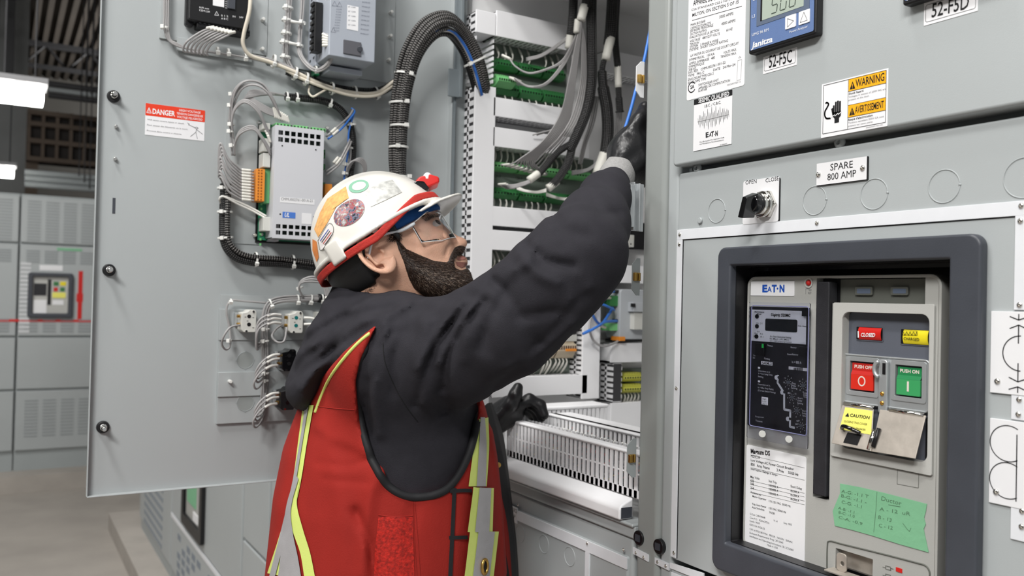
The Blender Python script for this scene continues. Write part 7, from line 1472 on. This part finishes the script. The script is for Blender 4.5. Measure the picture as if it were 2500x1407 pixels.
FOLD = [([(1135, 750), (1085, 815), (1045, 890), (1015, 990)], -.0055, 9), ([(1115, 752), (1062, 820), (1020, 900)], .004, 10), ([(1185, 735), (1130, 800), (1095, 870), (1080, 950)], -.005, 10), ([(1160, 740), (1108, 812), (1072, 890)], .004, 10), ([(960, 810), (930, 850), (918, 915)], -.004, 9), ([(1250, 690), (1200, 770), (1170, 850)], -.004, 11), ([(1290, 600), (1330, 640), (1400, 650)], -.006, 12), ([(1272, 625), (1310, 668), (1360, 690)], .005, 14), ([(1350, 520), (1370, 560), (1430, 575)], -.003, 14), ([(1205, 690), (1240, 720), (1270, 775), (1360, 760)], -.005, 13), ([(1150, 725), (1180, 790), (1190, 860)], -.003, 14),
    ([(1260, 660), (1290, 640), (1300, 600)], .004, 10), ([(945, 810), (925, 870), (910, 950), (925, 1060)], .005, 16), ([(985, 810), (966, 870), (960, 960)], -.004, 12), ([(1040, 790), (1020, 880), (1030, 980)], .005, 16), ([(1100, 800), (1085, 900), (1090, 1000)], -.004, 14), ([(1060, 800), (1062, 900), (1075, 1010)], -.003, 10),
    ([(1240, 900), (1330, 850), (1400, 790)], .004, 12), ([(1200, 950), (1290, 870), (1420, 720)], -.004, 12), ([(1330, 820), (1390, 740), (1440, 700)], .003, 10), ([(1440, 480), (1470, 520), (1510, 520)], -.002, 10), ([(900, 930), (890, 990), (900, 1060)], -.005, 10), ([(1130, 740), (1140, 800), (1135, 880)], .003, 12), ([(1000, 742), (960, 762), (935, 790)], .005, 9), ([(960, 752), (838, 776), (770, 815), (736, 842)], -.0045, 11), ([(870, 784), (805, 824), (748, 872), (720, 905)], -.0045, 11), ([(890, 803), (806, 860), (742, 905), (708, 930)], -.004, 10), ([(940, 765), (850, 798), (760, 850)], .004, 10), ([(840, 850), (770, 905), (735, 950)], .003, 10)]
HS = [at(*q) for q in ((1000, 775, 1.235), (900, 790, 1.225), (820, 830, 1.235), (770, 890, 1.25))]
HOODP = [(1010, 748), (950, 738), (880, 742), (800, 768), (755, 812), (738, 858), (722, 900), (706, 935), (708, 968), (724, 988), (748, 990), (770, 962), (790, 925), (846, 862), (925, 795), (985, 780)]
def basef(p):
    d = loft(p, TL_)
    arm = chain(p, A_, AR, .03); d = smin(d, arm, .05)
    sh = caps(p, at(960, 850, 1.18), V(.515, 1.365, -.085), .072, .058); d = smin(d, sh, .04)
    return d
def hoodf(p):
    d = basef(p)
    la = chain(p, [V(.52, 1.37, -.10), V(.57, 1.455, -.33), V(.68, 1.42, -.28), V(.765, 1.375, -.235)], [.056, .050, .042, .034], .03); d = smin(d, la, .03)
    # hood bunched behind the neck
    px, py, w = vproj(p); pd = polydist(px, py, HOODP); ins = inpoly(px, py, HOODP); hs = np.where(ins, -pd, pd)*w/FPX
    h = smax(smax(hs, np.abs(w-1.285)-.125, .09), ell(p, at(850, 850, 1.285), (.17, .17, .19)), .03)-.006
    d = smin(d, h, .012)
    neck = caps(p, wld(-.022, -.030, 0), NB+V(0, 0, -.01), .062, .068); top = caps(p, at(925, 765, 1.28)+V(-.01, 0, 0), at(1010, 775, 1.28), .070, .062); d = smin(d, top, .03)
    d = smax(d, -smin(neck, caps(p, wld(.03, -.06, 0), wld(.03, -.11, 0), .05, .045), .02), .008)
    d -= 1.4*sculpt(p, FOLD, d)*np.clip((1.32-vproj(p)[2])/.1, 0, 1)
    x = p@V(.7, -.3, .6); d += .0010*np.sin(x*150+4*np.sin(p[:, 2]*23))*np.sin(p[:, 1]*31+2)
    return d
hoodie = sdf_obj('hoodie', hoodf, (.22, .76, -.62), (.88, 1.56, .26), .0042, HOOD, person, 2); hoodie['label'] = 'dark charcoal hooded sweatshirt with one sleeve raised'; THd = bvh(hoodie)
piping('sleeve_seam', THd, [(935, 838), (940, 885), (962, 940), (990, 990), (1020, 1030)], .0006, mat('seam_dark', (20, 20, 22), .9), hoodie, .0002, 40)
# ---- safety vest
VR = mat('vest_red', (150, 38, 31), .8, bump=.35, bs=500, var=.07, vs=18, spec=.25); VBK = mat('vest_black_trim', (24, 24, 27), .7, bump=.2, bs=500); VY = mat('vest_lime', (212, 226, 122), .6, bump=.2, bs=600); VS = mat('vest_silver_tape', (176, 174, 176), .45, .2, bump=.25, bs=700, var=.05, vs=50)
HOLEP = [(935, 760), (905, 830), (884, 880), (876, 930), (878, 990), (892, 1060), (914, 1125), (948, 1180), (990, 1205), (1040, 1207), (1085, 1192), (1118, 1155), (1142, 1105), (1158, 1050), (1168, 1000), (1180, 900), (1200, 700), (1060, 690)]
STRAPP = [(945, 765), (905, 830), (880, 880), (868, 930), (876, 1040), (900, 1110), (760, 1040), (760, 985), (780, 930), (840, 855), (925, 780)]
VL = [(-.005, .06, .08, -.0, .0), (-.03, .075, .115, -.0, 0), (-.07, .100, .150, -.002, .0), (-.12, .118, .165, .0, 0), (-.17, .134, .174, .002, 0), (-.23, .152, .182, -.001, 0), (-.30, .164, .186, -.002, 0), (-.42, .176, .188, 0, 0), (-.62, .19, .20, 0, 0)]
VF = [([(870, 1250), (905, 1330), (915, 1407)], -.008, 12), ([(930, 1150), (905, 1200), (890, 1300), (885, 1407)], .006, 16), ([(790, 1170), (900, 1180)], -.002, 6), ([(800, 1090), (830, 1250), (840, 1407)], .004, 26), ([(745, 1000), (720, 1130), (690, 1300)], -.004, 14), ([(1010, 1230), (1000, 1320), (1010, 1407)], -.003, 14), ([(1130, 1210), (1120, 1300), (1110, 1407)], .003, 16), ([(770, 1130), (850, 1140), (910, 1120)], -.002, 7), ([(1200, 1050), (1225, 1200), (1235, 1400)], .004, 9)]
def vestf(p):
    d = loft(p, VL); sh = caps(p, at(955, 862, 1.185), V(.525, 1.35, -.09), .078, .056); d = smin(d, sh, .035); px, py, w = vproj(p); pd = polydist(px, py, STRAPP); ins = inpoly(px, py, STRAPP); s = np.where(ins, -pd, pd)*w/FPX; d = smin(d, smax(smax(basef(p)-.010, s, .004), w-1.30, .01), .012)
    pd = polydist(px, py, HOLEP); ins = inpoly(px, py, HOLEP); s = np.where(ins, -pd, pd)*w/FPX; near = w-1.27; cut = np.maximum(s, near); d = smax(d, -cut, .004)
    nk = ell(p, at(960, 790, 1.29), (.085, .10, .07)); d = smax(d, -nk, .01); pd = polydist(px, py, HOODP); ins = inpoly(px, py, HOODP); s = np.where(ins, -pd, pd)*w/FPX; d = smax(d, -(s+.004), .004)
    d = smax(d, -(caps(p, V(.54, 1.40, -.14), V(.54, 1.62, -.14), .08)), .006)
    d -= sculpt(p, VF, d); return d
vest = sdf_obj('safety_vest', vestf, (.26, .98, -.61), (.74, 1.46, .01), .0042, VR, person, 2); vest['label'] = 'red safety vest with lime and silver reflective stripes'; TV = bvh(vest)
piping('armhole_trim', TV, [(922, 800), (900, 838), (882, 878), (873, 930), (876, 990), (889, 1060), (911, 1128), (945, 1184), (990, 1211), (1040, 1213), (1087, 1198), (1121, 1160), (1145, 1108), (1160, 1050), (1166, 1005)], .0055, VBK, vest, -.001, 120)
piping('collar_trim', TV, [(930, 796), (886, 828), (845, 870), (808, 920), (784, 970), (770, 1008)], .0022, VY, vest, .0005, 60)
st = lambda n, L, R, m, off=.0015: ribbon(n, TV, L, R, m, vest, off, 70, 5)
st('lime_stripe', [(742, 990), (730, 1080), (716, 1180), (690, 1290), (655, 1400)], [(768, 990), (752, 1080), (736, 1180), (712, 1290), (690, 1407)], VY)
st('silver_tape', [(749, 995), (736, 1080), (718, 1180), (692, 1290), (662, 1407)], [(757, 995), (743, 1080), (728, 1170), (706, 1290), (676, 1407)], VS, .0028)
st('lime_stripe', [(722, 1190), (712, 1240), (716, 1290), (736, 1350), (746, 1410)], [(736, 1170), (728, 1230), (742, 1290), (760, 1350), (772, 1410)], VY, .0022)
st('silver_tape', [(728, 1160), (706, 1230), (696, 1300), (690, 1360), (684, 1410)], [(734, 1170), (716, 1240), (720, 1300), (732, 1360), (740, 1410)], VS, .0034)
st('lime_stripe', [(1164, 1025), (1155, 1090), (1142, 1188)], [(1190, 1020), (1192, 1090), (1186, 1188)], VY); st('silver_tape', [(1170, 1020), (1166, 1090), (1160, 1188)], [(1180, 1020), (1184, 1090), (1182, 1188)], VS, .0026)
# chest pocket with stripes and eyelet
def pocket(n, y0, y1, xl0, xl1, xr0, xr1, lip):
    f = lambda a, b, t: a+(b-a)*t
    for nm, a, b_, m, o_ in (('lime_stripe', 0, 1, VY, .0055), ('silver_tape', .28, .84, VS, .0066)): st(nm, [(f(xl0, xr0, a), y0), (f(xl1, xr1, a), y1)], [(f(xl0, xr0, b_), y0+2), (f(xl1, xr1, b_), y1+2)], m, o_)
pocket('p', 1190, 1298, 1148, 1134, 1197, 1194, 0); pocket('p', 1296, 1412, 1140, 1126, 1209, 1196, 0)
for a, b_ in (([(1102, 1192), (1098, 1290), (1092, 1412)], 10), ([(1096, 1195), (1148, 1194)], 0), ([(1094, 1308), (1138, 1307)], 0)):
    if b_: ribbon('pocket_binding', TV, a, [(x+b_, y) for x, y in a], VBK, vest, .003, 30, 2)
    else: ribbon('pocket_binding', TV, a, [(x, y+9) for x, y in a], VBK, vest, .003, 30, 2)
p, nn = hit(TV, 1171, 1382, .009)
if p is not None:
    e = np.cross(nn, V(0, 0, 1)); e /= np.linalg.norm(e); g = np.cross(e, nn); MB().tube([p+.0062*math.cos(a)*e+.0098*math.sin(a)*g for a in np.linspace(0, 2*math.pi, 25)[:-1]], .0022, 8, closed=True).build('eyelet', BRASS, vest, smooth=True); FE = Fr(p-nn*.0015, e, g, nn); MB().prism(FE, circ(0, 0, .005, 18, .0085), 0, .0008).build('eyelet_hole', VBK, vest)
# mesh side panel, seams, black front edge
MESHR = mat('vest_mesh', (170, 30, 20), .8, bump=1, bs=260, var=.45, vs=240); ribbon('mesh_panel', TV, [(924, 1262), (918, 1330), (912, 1412)], [(1008, 1262), (1010, 1330), (1012, 1412)], MESHR, vest, .0012, 40, 12)
SEAM = mat('vest_seam', (150, 28, 18), .8)
for s_ in ([(766, 992), (820, 998), (872, 1001)], [(1008, 1225), (1012, 1320), (1018, 1412)], [(1012, 1225), (1020, 1320), (1026, 1412)], [(924, 1258), (960, 1262), (1008, 1260)]): piping('seam', TV, s_, .0007, SEAM, vest, .0002, 40)
P = [V(*at(x, y, d)) for x, y, d in ((1190, 985, 1.40), (1208, 1060, 1.40), (1226, 1140, 1.40), (1240, 1240, 1.41), (1250, 1330, 1.41), (1256, 1430, 1.41))]
Q_ = [V(*at(x, y, d)) for x, y, d in ((1172, 1000, 1.36), (1178, 1080, 1.35), (1192, 1160, 1.35), (1210, 1260, 1.36), (1225, 1340, 1.36), (1235, 1430, 1.36))]
P2_ = [V(*at(x, y, d)) for x, y, d in ((1196, 985, 1.46), (1222, 1060, 1.46), (1234, 1140, 1.46), (1246, 1240, 1.47), (1256, 1330, 1.47), (1262, 1430, 1.47))]
a, b_, c = cr(Q_, 8), cr(P, 8), cr(P2_, 8); G = [[a[i], (a[i]+b_[i])/2, b_[i], c[i]] for i in range(len(a))]; o = MB().grid(G).build('front_placket', VBK, vest, smooth=True); md = o.modifiers.new('t', 'SOLIDIFY'); md.thickness = .004
a2 = [V(*at(x, y, d)) for x, y, d in ((1180, 1120, 1.355), (1196, 1200, 1.35), (1206, 1300, 1.355), (1214, 1430, 1.36))]; b2 = [V(*at(x, y, d)) for x, y, d in ((1192, 1120, 1.37), (1216, 1200, 1.37), (1236, 1300, 1.375), (1246, 1430, 1.38))]; a2, b2 = cr(a2, 8), cr(b2, 8); o = MB().grid([[a2[i], (a2[i]+b2[i])/2+V(0, -.004, 0), b2[i]] for i in range(len(a2))]).build('front_lining', VR, vest, smooth=True); md = o.modifiers.new('t', 'SOLIDIFY'); md.thickness = .004
for x, y, d in ((1217, 1136, 1.375), (1228, 1320, 1.375)): c = at(x, y, d); MB().cyl(c, c-ray(x, y)*.004, .0042, 14).build('snap_button', BRASS, vest, bevel=.0008)
# ---- gloves
GLV = mat('glove_coated_black', (26, 26, 28), .35, bump=.35, bs=260, var=.1, vs=60); KNIT = mat('glove_knit_grey', (150, 149, 148), .9, bump=.9, bs=520, var=.1, vs=300)
gp = lambda *q: at(*q)
def rglove(p):
    d = chain(p, [gp(1520, 416, 1.270), gp(1538, 385, 1.285), gp(1552, 352, 1.30)], [.0245, .031, .031], .02)
    d = smin(d, ell(p, gp(1548, 400, 1.30), (.03, .035, .04)), .02)
    F4 = (((1540, 352, 1.272), (1548, 322, 1.27), (1560, 294, 1.275), (1570, 280, 1.28), .0115), ((1553, 348, 1.285), (1560, 312, 1.28), (1568, 282, 1.285), (1576, 262, 1.295), .0115), ((1566, 346, 1.305), (1574, 310, 1.305), (1580, 282, 1.31), (1588, 266, 1.32), .011), ((1575, 352, 1.325), (1584, 322, 1.33), (1590, 300, 1.335), (1596, 286, 1.34), .010))
    for a, b, c, e, r in F4: d = smin(d, chain(p, [gp(*a), gp(*b), gp(*c), gp(*e)], [r*1.1, r, r*.95, r*.8], .006), .008)
    th = chain(p, [gp(1522, 402, 1.27), gp(1517, 372, 1.265), gp(1527, 346, 1.268), gp(1541, 330, 1.272)], [.016, .013, .0115, .009], .008); d = smin(d, th, .008)
    x = p@V(.2, .5, 1); d += .0012*np.sin(x*170+3*np.sin(p[:, 0]*60)); return d
rg = sdf_obj('glove', rglove, np.array(gp(1525, 440, 1.28))-V(.07, .07, .03), np.array(gp(1560, 270, 1.28))+V(.09, .09, .05), .0018, GLV, person); rg['label'] = 'black coated work glove on the raised hand'
def cuff(p):
    d = chain(p, [gp(1495, 454, 1.235), gp(1505, 432, 1.255), gp(1514, 412, 1.268)], [.0235, .0245, .0240], .01); x = p@ray(1500, 430); t = p@((gp(1520, 408, 1.27)-gp(1500, 452, 1.235))/.035); return d+.0006*np.sin(t*60)
cf = sdf_obj('glove_cuff', cuff, np.array(gp(1500, 452, 1.235))-.045, np.array(gp(1520, 408, 1.27))+.045, .0018, KNIT, person)
def lglove(p):
    W = V(.775, 1.375, -.232); K = V(.815, 1.362, -.205); d = chain(p, [W, K], [.027, .028], .01)
    for i in range(4):
        b0 = K+V(.004+.004*i, -.018+.016*i, .010-.004*i); kn = b0+V(.022, -.006, .012-.003*i); md_ = kn+V(.018, -.010, -.010); tp = md_+V(.004, -.008, -.018); d = smin(d, chain(p, [b0, kn, md_, tp], [.0115, .0105, .0098, .0085], .005), .005)
    th = chain(p, [W+V(.008, -.022, .012), V(.800, 1.335, -.190), V(.806, 1.330, -.172), V(.812, 1.332, -.160)], [.014, .0125, .0115, .0095], .006); d = smin(d, th, .007); return d
lg = sdf_obj('glove', lglove, (.72, 1.28, -.29), (.90, 1.46, -.13), .002, GLV, person); lg['label'] = 'black coated work glove resting on the slotted duct'
# ---- trousers and boots below the frame
NAVY = mat('work_trousers', (40, 44, 56), .9, bump=.4, bs=500)
def legf(p):
    d = loft(p, [(-.55, .145, .17, 0, 0), (-.72, .15, .175, 0, 0), (-.80, .12, .165, 0, 0), (-.86, .06, .10, 0, 0)])
    for y, fx in ((1.11, .02), (1.31, -.04)): d = smin(d, chain(p, [V(.50, y+ (.02 if y < 1.2 else -.02), -.74), V(.52+fx, y, -1.12), V(.48+fx, y, -1.50)], [.098, .072, .062], .03), .03)
    return d
sdf_obj('trousers', legf, (.28, .95, -1.56), (.74, 1.48, -.53), .009, NAVY, person)
BOOT = mat('boot_leather', (60, 44, 34), .6, bump=.3, bs=200)
def bootf(p):
    d = None
    for y, fx in ((1.11, .02), (1.31, -.04)):
        c = smin(caps(p, V(.47+fx, y, -1.48), V(.47+fx, y, -1.54), .055), smin(caps(p, V(.46+fx, y, -1.555), V(.62+fx, y, -1.562), .045, .042), caps(p, V(.44+fx, y, -1.56), V(.6+fx, y, -1.57), .045, .045), .02), .03); c = smax(c, -1.598-p[:, 2], .006); d = c if d is None else np.minimum(d, c)
    return d
for sgn, nm in ((0, 'boot'), (1, 'boot')):
    f = (lambda p, s=sgn: np.where((p[:, 1] > 1.21) == (s == 1), bootf(p), .1)); sdf_obj('boot', f, (.36, 1.03 if sgn == 0 else 1.23, -1.605), (.74, 1.19 if sgn == 0 else 1.39, -1.42), .008, BOOT, person)
# ---- kinds that stand together
GR = {'wiring_duct': 'white wiring ducts inside the open cabinet', 'terminal_board': 'terminal boards on the cabinet side wall', 'contact_block': 'contact blocks on the open door', 'blanking_strip': 'folded panel strips on the open door', 'far_switchgear': 'switchgear row at the far side', 'light_housing': 'light fittings of the hall', 'high_bay_fixture': 'hanging light fittings behind', 'roof_joist': 'roof joists', 'conduit': 'pipes above the far switchgear', 'power_meter': 'power meters on the instrument door', 'cable_loom': 'looms hanging in the open cabinet', 'wire_harness': 'wire harnesses on the open door', 'sleeved_loom': 'sleeved looms around the controller', 'mounting_plate': 'mounting plates on the open door'}
for o in COL.objects:
    k = o.name.split('.')[0]
    if o.parent is None and k in GR and 'label' in o.keys(): o['group'] = GR[k]
finish_things()
